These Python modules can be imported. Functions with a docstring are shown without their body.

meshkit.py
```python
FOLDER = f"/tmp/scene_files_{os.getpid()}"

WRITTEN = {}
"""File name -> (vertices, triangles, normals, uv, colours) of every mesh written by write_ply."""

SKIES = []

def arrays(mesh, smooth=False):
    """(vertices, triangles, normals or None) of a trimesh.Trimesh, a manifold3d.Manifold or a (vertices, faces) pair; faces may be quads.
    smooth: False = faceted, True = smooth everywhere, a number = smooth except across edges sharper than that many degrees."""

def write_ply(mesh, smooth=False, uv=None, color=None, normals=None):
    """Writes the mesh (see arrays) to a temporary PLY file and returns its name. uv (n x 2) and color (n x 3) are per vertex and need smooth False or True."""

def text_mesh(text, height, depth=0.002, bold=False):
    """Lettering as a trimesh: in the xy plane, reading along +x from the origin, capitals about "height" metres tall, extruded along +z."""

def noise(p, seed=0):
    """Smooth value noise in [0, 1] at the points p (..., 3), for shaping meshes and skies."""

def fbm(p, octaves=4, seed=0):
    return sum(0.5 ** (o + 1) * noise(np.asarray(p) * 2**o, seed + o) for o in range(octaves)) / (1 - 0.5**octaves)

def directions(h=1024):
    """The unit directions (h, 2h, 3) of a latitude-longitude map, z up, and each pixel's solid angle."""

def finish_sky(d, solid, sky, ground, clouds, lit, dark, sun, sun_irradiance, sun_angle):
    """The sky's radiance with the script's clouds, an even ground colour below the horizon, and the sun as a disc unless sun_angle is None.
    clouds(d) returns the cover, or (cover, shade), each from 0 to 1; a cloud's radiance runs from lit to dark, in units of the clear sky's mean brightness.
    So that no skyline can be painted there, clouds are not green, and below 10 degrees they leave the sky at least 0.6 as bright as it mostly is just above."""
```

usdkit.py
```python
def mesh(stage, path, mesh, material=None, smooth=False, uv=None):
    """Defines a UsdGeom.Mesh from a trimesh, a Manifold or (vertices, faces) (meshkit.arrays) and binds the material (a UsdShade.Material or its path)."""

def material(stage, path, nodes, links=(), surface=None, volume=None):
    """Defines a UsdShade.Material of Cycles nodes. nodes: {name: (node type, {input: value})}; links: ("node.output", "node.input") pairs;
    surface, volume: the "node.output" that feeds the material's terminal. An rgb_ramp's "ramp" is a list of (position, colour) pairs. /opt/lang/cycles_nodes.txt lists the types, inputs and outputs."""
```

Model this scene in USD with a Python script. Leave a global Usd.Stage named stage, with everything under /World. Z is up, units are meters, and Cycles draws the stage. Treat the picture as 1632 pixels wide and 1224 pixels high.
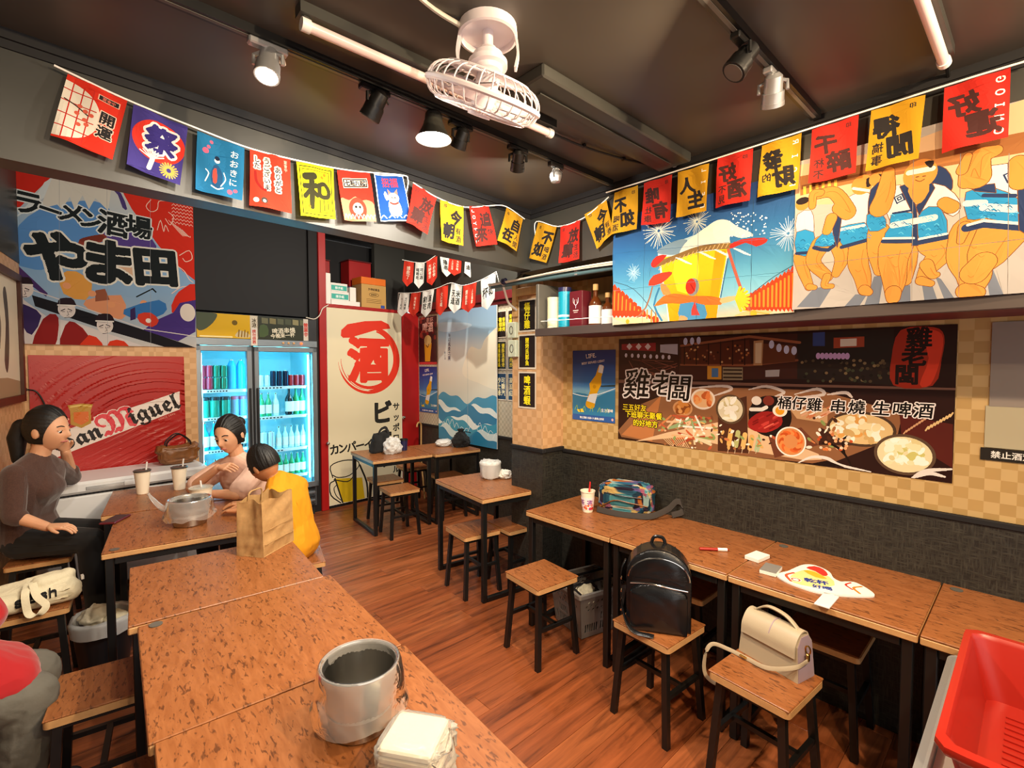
import math, glob, random
import numpy as np, trimesh, usdkit, meshkit
import manifold3d as m3
from shapely.geometry import Polygon, LineString, Point, box as sbox
from shapely.ops import unary_union
from shapely import affinity
import shapely
from pxr import Usd, UsdGeom, UsdLux, Gf, Sdf, UsdShade, Vt

stage = Usd.Stage.CreateInMemory()
UsdGeom.SetStageUpAxis(stage, 'Z'); UsdGeom.SetStageMetersPerUnit(stage, 1.0)
UsdGeom.Xform.Define(stage, '/World'); UsdGeom.Scope.Define(stage, '/World/Looks')
PI = math.pi
T = Sdf.ValueTypeNames

# ------------------------------------------------------------------ camera
FPX, PITCH, YAW, EYE = 775.0, math.radians(-2.3136), math.radians(42.6743), np.array([0, 0, 1.69])
FW = np.array([math.sin(YAW)*math.cos(PITCH), math.cos(YAW)*math.cos(PITCH), math.sin(PITCH)])
RT = np.array([math.cos(YAW), -math.sin(YAW), 0.0]); UP = np.cross(RT, FW)
cam = UsdGeom.Camera.Define(stage, '/World/camera')
cam.CreateHorizontalApertureAttr(36.0); cam.CreateFocalLengthAttr(36.0*FPX/1632)
cam.CreateVerticalApertureAttr(27.0); cam.CreateClippingRangeAttr(Gf.Vec2f(0.03, 200))
cam.AddTransformOp().Set(Gf.Matrix4d(*RT, 0, *UP, 0, *(-FW), 0, *EYE, 1))
EXPOSURE = 0.6
cam.CreateExposureAttr(EXPOSURE)

# ------------------------------------------------------------------ daylight added as neutral fill from the open rear side behind the camera
dome = UsdLux.DomeLight.Define(stage, '/World/daylight')
dome.CreateIntensityAttr(0.30); dome.CreateColorAttr(Gf.Vec3f(1.0, 0.97, 0.93))
WARM, NEUT, COOL = (1.0, 0.74, 0.46), (1.0, 0.90, 0.76), (0.94, 0.97, 1.0)
def aim_matrix(pos, d):
    z = -np.asarray(d, float); z /= np.linalg.norm(z)
    x = np.cross([0, 0, 1.0], z) if abs(z[2]) < .99 else np.array([1.0, 0, 0]); x /= np.linalg.norm(x); y = np.cross(z, x)
    return Gf.Matrix4d(*map(float, x), 0, *map(float, y), 0, *map(float, z), 0, *map(float, pos), 1)
def disk_light(path, pos, d, power, colour, radius=0.03, cone=50, soft=0.6):
    l = UsdLux.DiskLight.Define(stage, path); l.CreateRadiusAttr(radius); l.CreateNormalizeAttr(True)
    l.CreateIntensityAttr(power); l.CreateColorAttr(Gf.Vec3f(*colour)); l.AddTransformOp().Set(aim_matrix(pos, d))
    if cone:
        s = UsdLux.ShapingAPI.Apply(l.GetPrim()); s.CreateShapingConeAngleAttr(cone); s.CreateShapingConeSoftnessAttr(soft)
def rect_light(path, pos, d, w, h, power, colour):
    l = UsdLux.RectLight.Define(stage, path); l.CreateWidthAttr(w); l.CreateHeightAttr(h); l.CreateNormalizeAttr(True)
    l.CreateIntensityAttr(power); l.CreateColorAttr(Gf.Vec3f(*colour)); l.AddTransformOp().Set(aim_matrix(pos, d))

# ------------------------------------------------------------------ naming and tagging
NAMES = {}
def numbered(parent, name):
    k = (parent, name); n = NAMES.get(k, -1) + 1; NAMES[k] = n
    return f'{parent}/{name}' + (f'_{n:03d}' if n else '')
def key(p, **kw):
    for k, v in kw.items():
        if v: p.SetCustomDataByKey(k, v)
    return p
def thing(name, label, cat, loc=(0, 0, 0), rz=0.0, group=None, kind=None):
    x = UsdGeom.Xform.Define(stage, numbered('/World', name))
    c, s = math.cos(rz), math.sin(rz)
    x.AddTransformOp().Set(Gf.Matrix4d(c, s, 0, 0, -s, c, 0, 0, 0, 0, 1, 0, *map(float, loc), 1))
    return key(x.GetPrim(), label=label, category=cat, group=group, kind=kind)
def dup(root, label, loc, rz=0.0, group=None, scale=1.0):
    was = root.GetCustomData(); name = root.GetName()
    while name[-3:].isdigit(): name = name[:-4]
    x = UsdGeom.Xform.Define(stage, numbered('/World', name))
    x.GetPrim().GetReferences().AddInternalReference(root.GetPath()); x.GetPrim().SetInstanceable(True)
    c, s = math.cos(rz)*scale, math.sin(rz)*scale
    x.GetPrim().GetAttribute('xformOp:transform').Set(Gf.Matrix4d(c, s, 0, 0, -s, c, 0, 0, 0, 0, scale, 0, *map(float, loc), 1))
    return key(x.GetPrim(), label=label, category=was['category'], group=group or was.get('group'))
def put(name, mesh, m, parent=None, label=None, cat=None, group=None, kind=None, smooth=30, colours=None):
    base = str(parent.GetPath()) if parent is not None else '/World'
    if isinstance(mesh, list): mesh = trimesh.util.concatenate([as_tm(x) for x in mesh])
    g = usdkit.mesh(stage, numbered(base, name), mesh, LOOK[m] if isinstance(m, str) else m, smooth=False if colours is not None else smooth)
    if colours is not None:
        UsdGeom.PrimvarsAPI(g).CreatePrimvar('displayColor', T.Color3fArray, 'vertex').Set(Vt.Vec3fArray.FromNumpy(np.asarray(colours, np.float32)))
    return key(g.GetPrim(), label=label, category=cat, group=group, kind=kind)
def struct(name, mesh, m, **kw): return put(name, mesh, m, kind='structure', **kw)

# ------------------------------------------------------------------ mesh helpers
def as_tm(x):
    if isinstance(x, trimesh.Trimesh): return x
    v, f, _ = meshkit.arrays(x); return trimesh.Trimesh(v, f, process=False)
def cbox(c, s, bev=0.003, rz=0.0):
    s = np.asarray(s, float)/2; b = min(bev, s.min()*.6); pts = []
    for sx in (-1, 1):
        for sy in (-1, 1):
            for sz in (-1, 1):
                k = np.array([sx, sy, sz])
                for a in range(3):
                    e = s - b; e[a] = s[a]; pts.append(k*e)
    if b <= 0: pts = [k for k in pts]
    h = trimesh.convex.convex_hull(np.array(pts))
    if rz: h.apply_transform(trimesh.transformations.rotation_matrix(rz, [0, 0, 1]))
    h.apply_translation(c); return h
def bx(x0, x1, y0, y1, z0, z1, bev=0.0):
    if bev: return cbox([(x0+x1)/2, (y0+y1)/2, (z0+z1)/2], [abs(x1-x0), abs(y1-y0), abs(z1-z0)], bev)
    m = trimesh.creation.box([abs(x1-x0), abs(y1-y0), abs(z1-z0)]); m.apply_translation([(x0+x1)/2, (y0+y1)/2, (z0+z1)/2]); return m
def tube(pts, r, n=8, closed=False):
    p = np.asarray(pts, float); m = len(p); r = np.broadcast_to(r, (m,)).astype(float)
    t = (np.roll(p, -1, 0) - np.roll(p, 1, 0)) if closed else np.gradient(p, axis=0)
    t /= np.linalg.norm(t, axis=1, keepdims=True) + 1e-12
    u = np.cross(t[0], [0, 0, 1.0] if abs(t[0][2]) < .9 else [1.0, 0, 0]); fr = []
    for k in range(m):
        u = u - t[k]*(u @ t[k]); u /= np.linalg.norm(u) + 1e-12; fr.append((u, np.cross(t[k], u)))
    a = np.arange(n)*2*PI/n
    v = np.concatenate([p[k] + r[k]*(np.cos(a)[:, None]*fr[k][0] + np.sin(a)[:, None]*fr[k][1]) for k in range(m)])
    f = []
    for k in range(m if closed else m-1):
        k2 = (k+1) % m
        for j in range(n):
            j2 = (j+1) % n; f += [[k*n+j, k*n+j2, k2*n+j2], [k*n+j, k2*n+j2, k2*n+j]]
    if not closed:
        for j in range(1, n-1): f += [[0, j+1, j], [(m-1)*n, (m-1)*n+j, (m-1)*n+j+1]]
    return trimesh.Trimesh(v, np.array(f), process=False)
def cyl(p, q, r, r2=None, n=20): return tube([p, q], [r, r if r2 is None else r2], n)
def lathe(prof, n=28, c=(0, 0, 0), wob=None):
    prof = np.asarray(prof, float); a = np.arange(n)*2*PI/n; m = len(prof)
    v = np.stack([np.outer(prof[:, 0], np.cos(a)), np.outer(prof[:, 0], np.sin(a)), np.repeat(prof[:, 1:2], n, 1)], -1).reshape(-1, 3)
    if wob is not None: v = wob(v)
    f = []
    for k in range(m-1):
        for j in range(n):
            j2 = (j+1) % n; f += [[k*n+j, k*n+j2, (k+1)*n+j2], [k*n+j, (k+1)*n+j2, (k+1)*n+j]]
    m_ = trimesh.Trimesh(v + np.asarray(c), np.array(f), process=False); return m_
def extr(poly, h, c=(0, 0, 0)):
    gs = getattr(poly, 'geoms', [poly])
    m = trimesh.util.concatenate([trimesh.creation.extrude_polygon(g, h, engine='earcut') for g in gs if g.area > 1e-9]); m.apply_translation(c); return m
def ribbon(pts, w, th, side=None):
    """A flat strap along pts, w wide and th thick; side: the direction of its width."""
    p = np.asarray(pts, float); t = np.gradient(p, axis=0); t /= np.linalg.norm(t, axis=1, keepdims=True)+1e-12
    s = np.broadcast_to(np.asarray(side if side is not None else [0, 0, 1.0], float), p.shape)
    s = s - t*(s*t).sum(1, keepdims=True); s /= np.linalg.norm(s, axis=1, keepdims=True)+1e-12; n = np.cross(t, s)
    v = np.stack([p+s*w/2+n*th/2, p-s*w/2+n*th/2, p-s*w/2-n*th/2, p+s*w/2-n*th/2], 1).reshape(-1, 3); f = []
    for k in range(len(p)-1):
        for j in range(4):
            j2 = (j+1) % 4; f += [[k*4+j, k*4+j2, k*4+4+j2], [k*4+j, k*4+4+j2, k*4+4+j]]
    e = (len(p)-1)*4; f += [[0, 2, 1], [0, 3, 2], [e, e+1, e+2], [e, e+2, e+3]]
    return trimesh.Trimesh(v, np.array(f), process=False)
def smooth_path(pts, n=8):
    p = np.asarray(pts, float); q = np.vstack([2*p[0]-p[1], p, 2*p[-1]-p[-2]]); out = []
    for i in range(1, len(q)-2):
        for t in np.arange(n)/n:
            a, b, c, d = q[i-1:i+3]
            out.append(.5*((2*b) + (c-a)*t + (2*a-5*b+4*c-d)*t*t + (3*b-a-3*c+d)*t**3))
    out.append(p[-1]); return np.array(out)
def blob(bones, edge=0.02, it=8, sub=()):
    """A continuous body: the union of the hulls of the spheres at both ends of every bone, refined and smoothed."""
    parts = []
    for b in bones:
        sp = [m3.Manifold.sphere(r, 16).translate(tuple(map(float, p))) for p, r in b]
        parts.append(m3.Manifold.batch_hull(sp) if len(sp) > 1 else sp[0])
    m = m3.Manifold.batch_boolean(parts, m3.OpType.Add)
    for s in sub: m = m - s
    m = m.refine_to_length(edge); t = as_tm(m); t.merge_vertices()
    if it: trimesh.smoothing.filter_taubin(t, lamb=.5, nu=.53, iterations=it)
    return t
def warp(m, fn):
    m = m.copy(); m.vertices = fn(np.array(m.vertices)); return m
def dense(m, e=0.02):
    v, f = trimesh.remesh.subdivide_to_size(m.vertices, m.faces, e, max_iter=20); return trimesh.Trimesh(v, f, process=True)
def spin(m, rz=0.0, loc=(0, 0, 0), axis=(0, 0, 1)):
    m = m.copy(); m.apply_transform(trimesh.transformations.rotation_matrix(rz, axis)); m.apply_translation(loc); return m
def rough_blob(c, r, seed, amp=.25, freq=3.0, sub=4, flat=None):
    s = trimesh.creation.icosphere(sub, 1.0); v = np.array(s.vertices)
    k = 1 + amp*(meshkit.fbm(v*freq + seed*7.3, 4, seed) - .5)*2
    v = v*k[:, None]*np.asarray(r) + np.asarray(c)
    if flat is not None: v[:, 2] = np.maximum(v[:, 2], flat)
    return trimesh.Trimesh(v, s.faces, process=False)

# ------------------------------------------------------------------ materials
def lin(c):
    if isinstance(c, str): c = [int(c[i:i+2], 16)/255 for i in (0, 2, 4)]
    c = np.asarray(c, float); return np.where(c <= .04045, c/12.92, ((c+.055)/1.055)**2.4)
LOOK = {}
def mat(name, col, rough=.5, metal=0, noise=None, bump=None, spec=.5, coat=0, emit=None, trans=0, sheen=0, sss=0, alpha=1):
    c = lin(col); nodes, links = {}, []
    pb = dict(base_color=tuple(c), roughness=rough, metallic=metal, specular_ior_level=spec, coat_weight=coat, transmission_weight=trans, sheen_weight=sheen)
    if alpha < 1: pb['alpha'] = alpha
    if sss: pb.update(subsurface_weight=sss, subsurface_scale=.01)
    if emit: pb.update(emission_color=tuple(lin(emit[0])), emission_strength=emit[1])
    if noise or bump: nodes['tc'] = ('texture_coordinate', {})
    if noise:
        sc, amt = noise[:2]; st = noise[2] if len(noise) > 2 else (1, 1, 1)
        c2 = lin(noise[3]) if len(noise) > 3 else c*(1-amt)
        nodes['mp'] = ('mapping', dict(scale=tuple(map(float, st)))); nodes['n'] = ('noise_texture', dict(scale=float(sc), detail=4.0, roughness=.6))
        nodes['r'] = ('rgb_ramp', dict(ramp=[(.3, tuple(c2)), (.7, tuple(np.minimum(c*(1+amt*.5), 1)))]))
        links += [('tc.object', 'mp.vector'), ('mp.vector', 'n.vector'), ('n.fac', 'r.fac'), ('r.color', 'p.base_color')]
    if bump:
        nodes['bn'] = ('noise_texture', dict(scale=float(bump[0]), detail=4.0)); nodes['b'] = ('bump', dict(strength=float(bump[1]), distance=float(bump[2]) if len(bump) > 2 else .003))
        links += [('tc.object', 'bn.vector'), ('bn.fac', 'b.height'), ('b.normal', 'p.normal')]
    nodes['p'] = ('principled_bsdf', pb)
    LOOK[name] = usdkit.material(stage, f'/World/Looks/{name}', nodes, links, surface='p.BSDF'); return LOOK[name]
def print_mat(name, rough=.6, spec=.3, bump=None, sheen=0, through=0):
    nodes = {'a': ('attribute', dict(attribute='displayColor')), 'p': ('principled_bsdf', dict(roughness=rough, specular_ior_level=spec, sheen_weight=sheen))}
    links = [('a.color', 'p.base_color')]
    if bump:
        nodes['tc'] = ('texture_coordinate', {}); nodes['bn'] = ('noise_texture', dict(scale=float(bump[0]), detail=3.0)); nodes['b'] = ('bump', dict(strength=float(bump[1]), distance=.01))
        links += [('tc.object', 'bn.vector'), ('bn.fac', 'b.height'), ('b.normal', 'p.normal')]
    out = 'p.BSDF'
    if through:
        nodes['t'] = ('translucent_bsdf', {}); nodes['mx'] = ('mix_closure', dict(fac=float(through)))
        links += [('a.color', 't.color'), ('p.BSDF', 'mx.closure1'), ('t.BSDF', 'mx.closure2')]; out = 'mx.closure'
    LOOK[name] = usdkit.material(stage, f'/World/Looks/{name}', nodes, links, surface=out)
print_mat('print_paper', .45, .4); print_mat('print_gloss', .25, .5); print_mat('print_cloth', .8, .2, through=.25); print_mat('print_vinyl', .35, .4, bump=(3, .15))
mat('black_paint', '363632', .42, noise=(1.2, .12), bump=(60, .04)); mat('dark_ceiling', '49443d', .45, noise=(.8, .18), bump=(3, .05, .01))
mat('black_wall', '0b0a0d', .7); mat('black_metal', '121212', .38, metal=0, spec=.5); mat('grey_trim', '5a5750', .4)
mat('red_paint', 'a81414', .45, noise=(2, .15)); mat('maroon_paint', '5e1418', .5); mat('red_plastic', 'a02014', .35); mat('white_plastic', 'e9e6e4', .4, sss=.05)
mat('fan_plastic', 'e6dce0', .35); mat('steel', 'b9b7b2', .22, metal=1, noise=(40, .1, (1, 1, .05))); mat('chrome', 'd5d5d5', .12, metal=1); mat('silver_paint', 'b8b9ba', .35, metal=.6)
mat('grey_plastic', '7d7b78', .5); mat('grey_basket', '8c8782', .5); mat('dark_plastic', '1c1c20', .4); mat('edge_band', 'c99a66', .4, noise=(30, .12))
mat('black_leather', '101114', .28, bump=(160, .12), coat=.15); mat('brown_leather', '7a4a20', .42, noise=(12, .3), bump=(60, .25)); mat('cream_leather', 'b5a68d', .42, bump=(220, .08)); mat('mauve_leather', 'a08c98', .45, bump=(220, .08))
mat('gold', 'c9a054', .25, metal=1); mat('canvas', 'dcd2b4', .9, noise=(300, .08), bump=(25, .5, .01)); mat('kraft', 'b08a58', .75, noise=(60, .12), bump=(14, .25)); mat('napkin', 'd8d0ba', .85, bump=(80, .2))
mat('skin', 'd9a27e', .5, sss=.12, noise=(9, .08)); mat('skin_tan', 'b97f57', .5, sss=.12); mat('hair', '0e0b0a', .52, noise=(60, .5), bump=(90, .5)); mat('eye_white', 'eeeae4', .3); mat('iris', '1d120c', .2); mat('lips', 'b0605a', .5)
mat('brown_knit', '4a3027', .95, noise=(120, .25), bump=(200, .4), sheen=.3); mat('black_cloth', '0f0f10', .9, sheen=.1); mat('pink_cloth', 'e2b9a4', .85, bump=(9, .35, .01)); mat('yellow_cloth', 'dc9408', .85, bump=(7, .45, .012)); mat('red_cloth', 'a00a12', .9, bump=(9, .4, .01), sheen=.3); mat('grey_cloth', '5f5c54', .9, noise=(5, .2), bump=(12, .5, .012)); mat('shoe', '241c18', .6)
mat('paper_white', 'f0ebe2', .5); mat('cup_paper', 'efe3cc', .5); mat('lid_dark', '4a4440', .25); mat('straw_white', 'e8e4e0', .3); mat('straw_red', 'c02828', .3)
mat('freezer_white', 'dcdcdc', .3, bump=(30, .02)); mat('cyan_inner', 'b4e2ea', .45); mat('fridge_frame', '97a3ad', .35, metal=.7); mat('fridge_dark', '23262a', .4); mat('wire_white', 'dfe8ea', .4)
mat('oak_frame', '4a2413', .4, noise=(20, .3, (1, 1, .1))); mat('raw_wood', 'c79a5e', .6, noise=(18, .25, (1, 1, .08))); mat('pipe_paint', '4e6a70', .4); mat('cable_white', 'd8d0c0', .5); mat('cable_black', '101010', .5)
mat('bulb', 'ffffff', .3, emit=('fff2dc', 30)); mat('hood_glow', 'ffffff', .3, emit=('fff4e4', 6)); mat('led_cyan', 'ffffff', .3, emit=('7df0ff', 4)); mat('lamp_off', '77736c', .2); mat('tube_off', 'efd9d6', .3); mat('red_led', 'ff3010', .4, emit=('ff3818', 6))
mat('cord_white', 'efece4', .7); mat('plate_white', 'e6e2d4', .4); mat('foam_white', 'e9e3d8', .8); mat('teal_tube', '0f93ae', .35); mat('maroon_box', '5c1620', .45); mat('cream_box', 'e3d7ae', .6); mat('cork', 'c49a5c', .7)
mat('shelf_edge', '3d3330', .5); mat('rust_cloth', '3a3430', .9)
def clear_mat(name, tint, fac, rough, ior=1.45, bump=None):
    """Thin clear plastic or a glass pane: light passes straight through, with a fresnel gloss and some milkiness."""
    nodes = {'t': ('transparent_bsdf', dict(color=tuple(lin(tint)))), 'g': ('glossy_bsdf', dict(color=(1, 1, 1), roughness=rough)), 'd': ('diffuse_bsdf', dict(color=(.85, .85, .83))),
             'f': ('fresnel', dict(IOR=ior)), 'm1': ('mix_closure', dict(fac=fac)), 'm2': ('mix_closure', {})}
    links = [('t.BSDF', 'm1.closure1'), ('d.BSDF', 'm1.closure2'), ('m1.closure', 'm2.closure1'), ('g.BSDF', 'm2.closure2'), ('f.fac', 'm2.fac')]
    if bump:
        nodes['tc'] = ('texture_coordinate', {}); nodes['bn'] = ('noise_texture', dict(scale=float(bump[0]), detail=3.0, distortion=1.0)); nodes['b'] = ('bump', dict(strength=float(bump[1]), distance=.01))
        links += [('tc.object', 'bn.vector'), ('bn.fac', 'b.height'), ('b.normal', 'g.normal'), ('b.normal', 'f.normal')]
    LOOK[name] = usdkit.material(stage, f'/World/Looks/{name}', nodes, links, surface='m2.closure')
clear_mat('pane', 'f2fbff', .0, .03, 1.25); clear_mat('film', 'f6f4f0', .20, .22, 1.18, (22, .5)); clear_mat('bag_film', 'ffffff', .6, .25, 1.25, (30, .6)); clear_mat('clear_plastic', 'eef0ea', .4, .2, 1.45)
for nm, c in (('glass_green', '2f9a5e'), ('glass_dark', '1b2026'), ('glass_clear', 'cfeef0'), ('glass_blue', '2aa7e0'), ('glass_amber', '5a2c10')):
    mat(nm, c, .12, spec=.6, coat=.3)
def wood_top():
    """Printed wood laminate: orange brown with dark flecks along the length."""
    c0, c1, c2 = lin('9c6238'), lin('864f28'), lin('4a2814')
    LOOK['laminate'] = usdkit.material(stage, '/World/Looks/laminate', {
        'tc': ('texture_coordinate', {}), 'm1': ('mapping', dict(scale=(55.0, 11.0, 14.0))), 'm2': ('mapping', dict(scale=(105.0, 30.0, 30.0))), 'oi': ('object_info', {}),
        'n1': ('noise_texture', dict(scale=1.0, detail=4.0, distortion=.8)), 'n2': ('noise_texture', dict(scale=1.0, detail=3.0, distortion=.5)),
        'r1': ('rgb_ramp', dict(ramp=[(.3, tuple(c1)), (.7, tuple(c0))])), 'r2': ('rgb_ramp', dict(ramp=[(.57, (0, 0, 0)), (.65, (1, 1, 1))])),
        'mx': ('mix', dict(mix_type='mix', color2=tuple(c2))), 'k': ('math', dict(math_type='multiply', value2=.75)), 'p': ('principled_bsdf', dict(roughness=.36, specular_ior_level=.45))},
        [('tc.object', 'm1.vector'), ('tc.object', 'm2.vector'), ('m1.vector', 'n1.vector'), ('m2.vector', 'n2.vector'), ('n1.fac', 'r1.fac'), ('n2.fac', 'r2.fac'),
         ('r1.color', 'mx.color1'), ('r2.color', 'k.value1'), ('k.value', 'mx.fac'), ('mx.color', 'p.base_color')], surface='p.BSDF')
wood_top()
def plank_mats():
    for i, (a, b) in enumerate((('8e4e2a', '542914'), ('884826', '4e2512'), ('965430', '5a2e18'), ('824424', '4a2210'))):
        LOOK[f'plank{i}'] = usdkit.material(stage, f'/World/Looks/plank_{i}', {
            'tc': ('texture_coordinate', {}), 'mp': ('mapping', dict(scale=(1.6, 22.0, 4.0), location=(i*3.7, i*1.3, 0))), 'n': ('noise_texture', dict(scale=1.0, detail=6.0, roughness=.65, distortion=.6)),
            'r': ('rgb_ramp', dict(ramp=[(.30, tuple(lin(b))), (.48, tuple(lin(a))), (.68, tuple(lin(a)*1.45))])), 'p': ('principled_bsdf', dict(roughness=.33, specular_ior_level=.5))},
            [('tc.object', 'mp.vector'), ('mp.vector', 'n.vector'), ('n.fac', 'r.fac'), ('r.color', 'p.base_color')], surface='p.BSDF')
plank_mats()
def wall_mats():
    """Gold wallpaper with a printed check; dark woven dado."""
    for nm, a, b, sc in (('wallpaper', 'c9a871', 'b8955c', 1/.047), ('wallpaper_pale', 'c7bda6', 'b5ab95', 1/.03), ('wallpaper_peach', 'd4a87a', 'c79a6a', 1/.05)):
        LOOK[nm] = usdkit.material(stage, f'/World/Looks/{nm}', {
            'tc': ('texture_coordinate', {}), 'mp': ('mapping', dict(scale=(sc, sc, sc), location=(.013, .017, .011))), 'c': ('checker_texture', dict(color1=tuple(lin(a)), color2=tuple(lin(b)), scale=1.0)),
            'n': ('noise_texture', dict(scale=2.0, detail=3.0)), 'fl': ('vector_math', dict(math_type='floor')), 'wn': ('white_noise_texture', dict(dimensions='3D')), 'mx': ('mix', dict(mix_type='multiply', fac=.22)),
            'r': ('rgb_ramp', dict(ramp=[(0, (.6, .6, .6)), (1, (1, 1, 1))])), 'p': ('principled_bsdf', dict(roughness=.42, specular_ior_level=.4))},
            [('tc.object', 'mp.vector'), ('mp.vector', 'c.vector'), ('mp.vector', 'fl.vector1'), ('fl.vector', 'wn.vector'), ('wn.value', 'r.fac'), ('c.color', 'mx.color1'), ('r.color', 'mx.color2'), ('mx.color', 'p.base_color')], surface='p.BSDF')
    LOOK['dado'] = usdkit.material(stage, '/World/Looks/dado', {
        'tc': ('texture_coordinate', {}), 'm1': ('mapping', dict(scale=(160.0, 160.0, 22.0))), 'm2': ('mapping', dict(scale=(22.0, 22.0, 160.0))), 'n1': ('noise_texture', dict(scale=1.0, detail=2.0)), 'n2': ('noise_texture', dict(scale=1.0, detail=2.0)),
        'mx': ('math', dict(math_type='maximum')), 'r': ('rgb_ramp', dict(ramp=[(.42, tuple(lin('1b1916'))), (.75, tuple(lin('3c3a32')))])), 'b': ('bump', dict(strength=.5, distance=.003)), 'p': ('principled_bsdf', dict(roughness=.5))},
        [('tc.object', 'm1.vector'), ('tc.object', 'm2.vector'), ('m1.vector', 'n1.vector'), ('m2.vector', 'n2.vector'), ('n1.fac', 'mx.value1'), ('n2.fac', 'mx.value2'), ('mx.value', 'r.fac'), ('r.color', 'p.base_color'), ('mx.value', 'b.height'), ('b.normal', 'p.normal')], surface='p.BSDF')
wall_mats()

# ------------------------------------------------------------------ printed sheets: a planar partition of coloured polygons, one mesh
FONT = {}
def font(kind, size):
    from PIL import ImageFont
    f = {'cjk': 'Noto Sans CJK Regular.woff2', 'latin': 'Inter.woff2', 'math': 'NotoSansMath-Regular.woff2'}[kind]
    if (kind, size) not in FONT: FONT[kind, size] = ImageFont.truetype(glob.glob(f'/opt/blender-*/*/datafiles/fonts/{f}')[0], size)
    return FONT[kind, size]
GLY = {}
def glyph(ch, kind='cjk', bold=2, size=64):
    """One character as a polygon in em units, centred on the origin."""
    k = (ch, kind, bold, size)
    if k in GLY: return GLY[k]
    from PIL import Image, ImageDraw
    fo = font(kind, size); im = Image.new('L', (size*2, size*2)); ImageDraw.Draw(im).text((size/2, size*1.5), ch, 255, fo, anchor='ls', stroke_width=int(round(bold*.55)))
    on = np.pad(np.asarray(im) > 110, ((0, 0), (1, 1))).astype(np.int8)
    rows, st = np.nonzero(np.diff(on, axis=1) == 1); en = np.nonzero(np.diff(on, axis=1) == -1)[1]
    if len(rows) == 0: GLY[k] = (Polygon(), .3); return GLY[k]
    g = unary_union(shapely.box(st, -rows-1.0, en, -rows+.02)).buffer(.45, join_style=2).buffer(-.45, join_style=2).simplify(.9 if size > 40 else .7)
    adv = fo.getlength(ch)/size
    g = affinity.affine_transform(g, [1/size, 0, 0, 1/size, -.5, 1.5])
    g = affinity.translate(g, -adv/2, -.38 if kind == 'cjk' else -.36)
    GLY[k] = (g.buffer(0), adv); return GLY[k]
def text_poly(s, h, kind='cjk', bold=2, vertical=False, size=64, gap=0.0, sx=1.0):
    out, x = [], 0.0; n = len(s)
    for i, ch in enumerate(s):
        g, adv = glyph(ch, kind, bold, size)
        if vertical: g = affinity.translate(g, 0, ((n-1)/2 - i)*(1+gap))
        else: g = affinity.translate(g, x+adv/2, 0); x += adv+gap
        out.append(g)
    g = unary_union(out)
    if not vertical: g = affinity.translate(g, -(x-gap)/2, 0)
    return affinity.scale(g, h*sx, h, origin=(0, 0))
def smoothed(pts, n=5, closed=True):
    p = np.asarray(pts, float)
    if closed: p = np.vstack([p[-2:], p, p[:2]]); q = smooth_path(p, n); return q[2*n-n:len(q)-2*n]
    return smooth_path(p, n)
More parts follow.
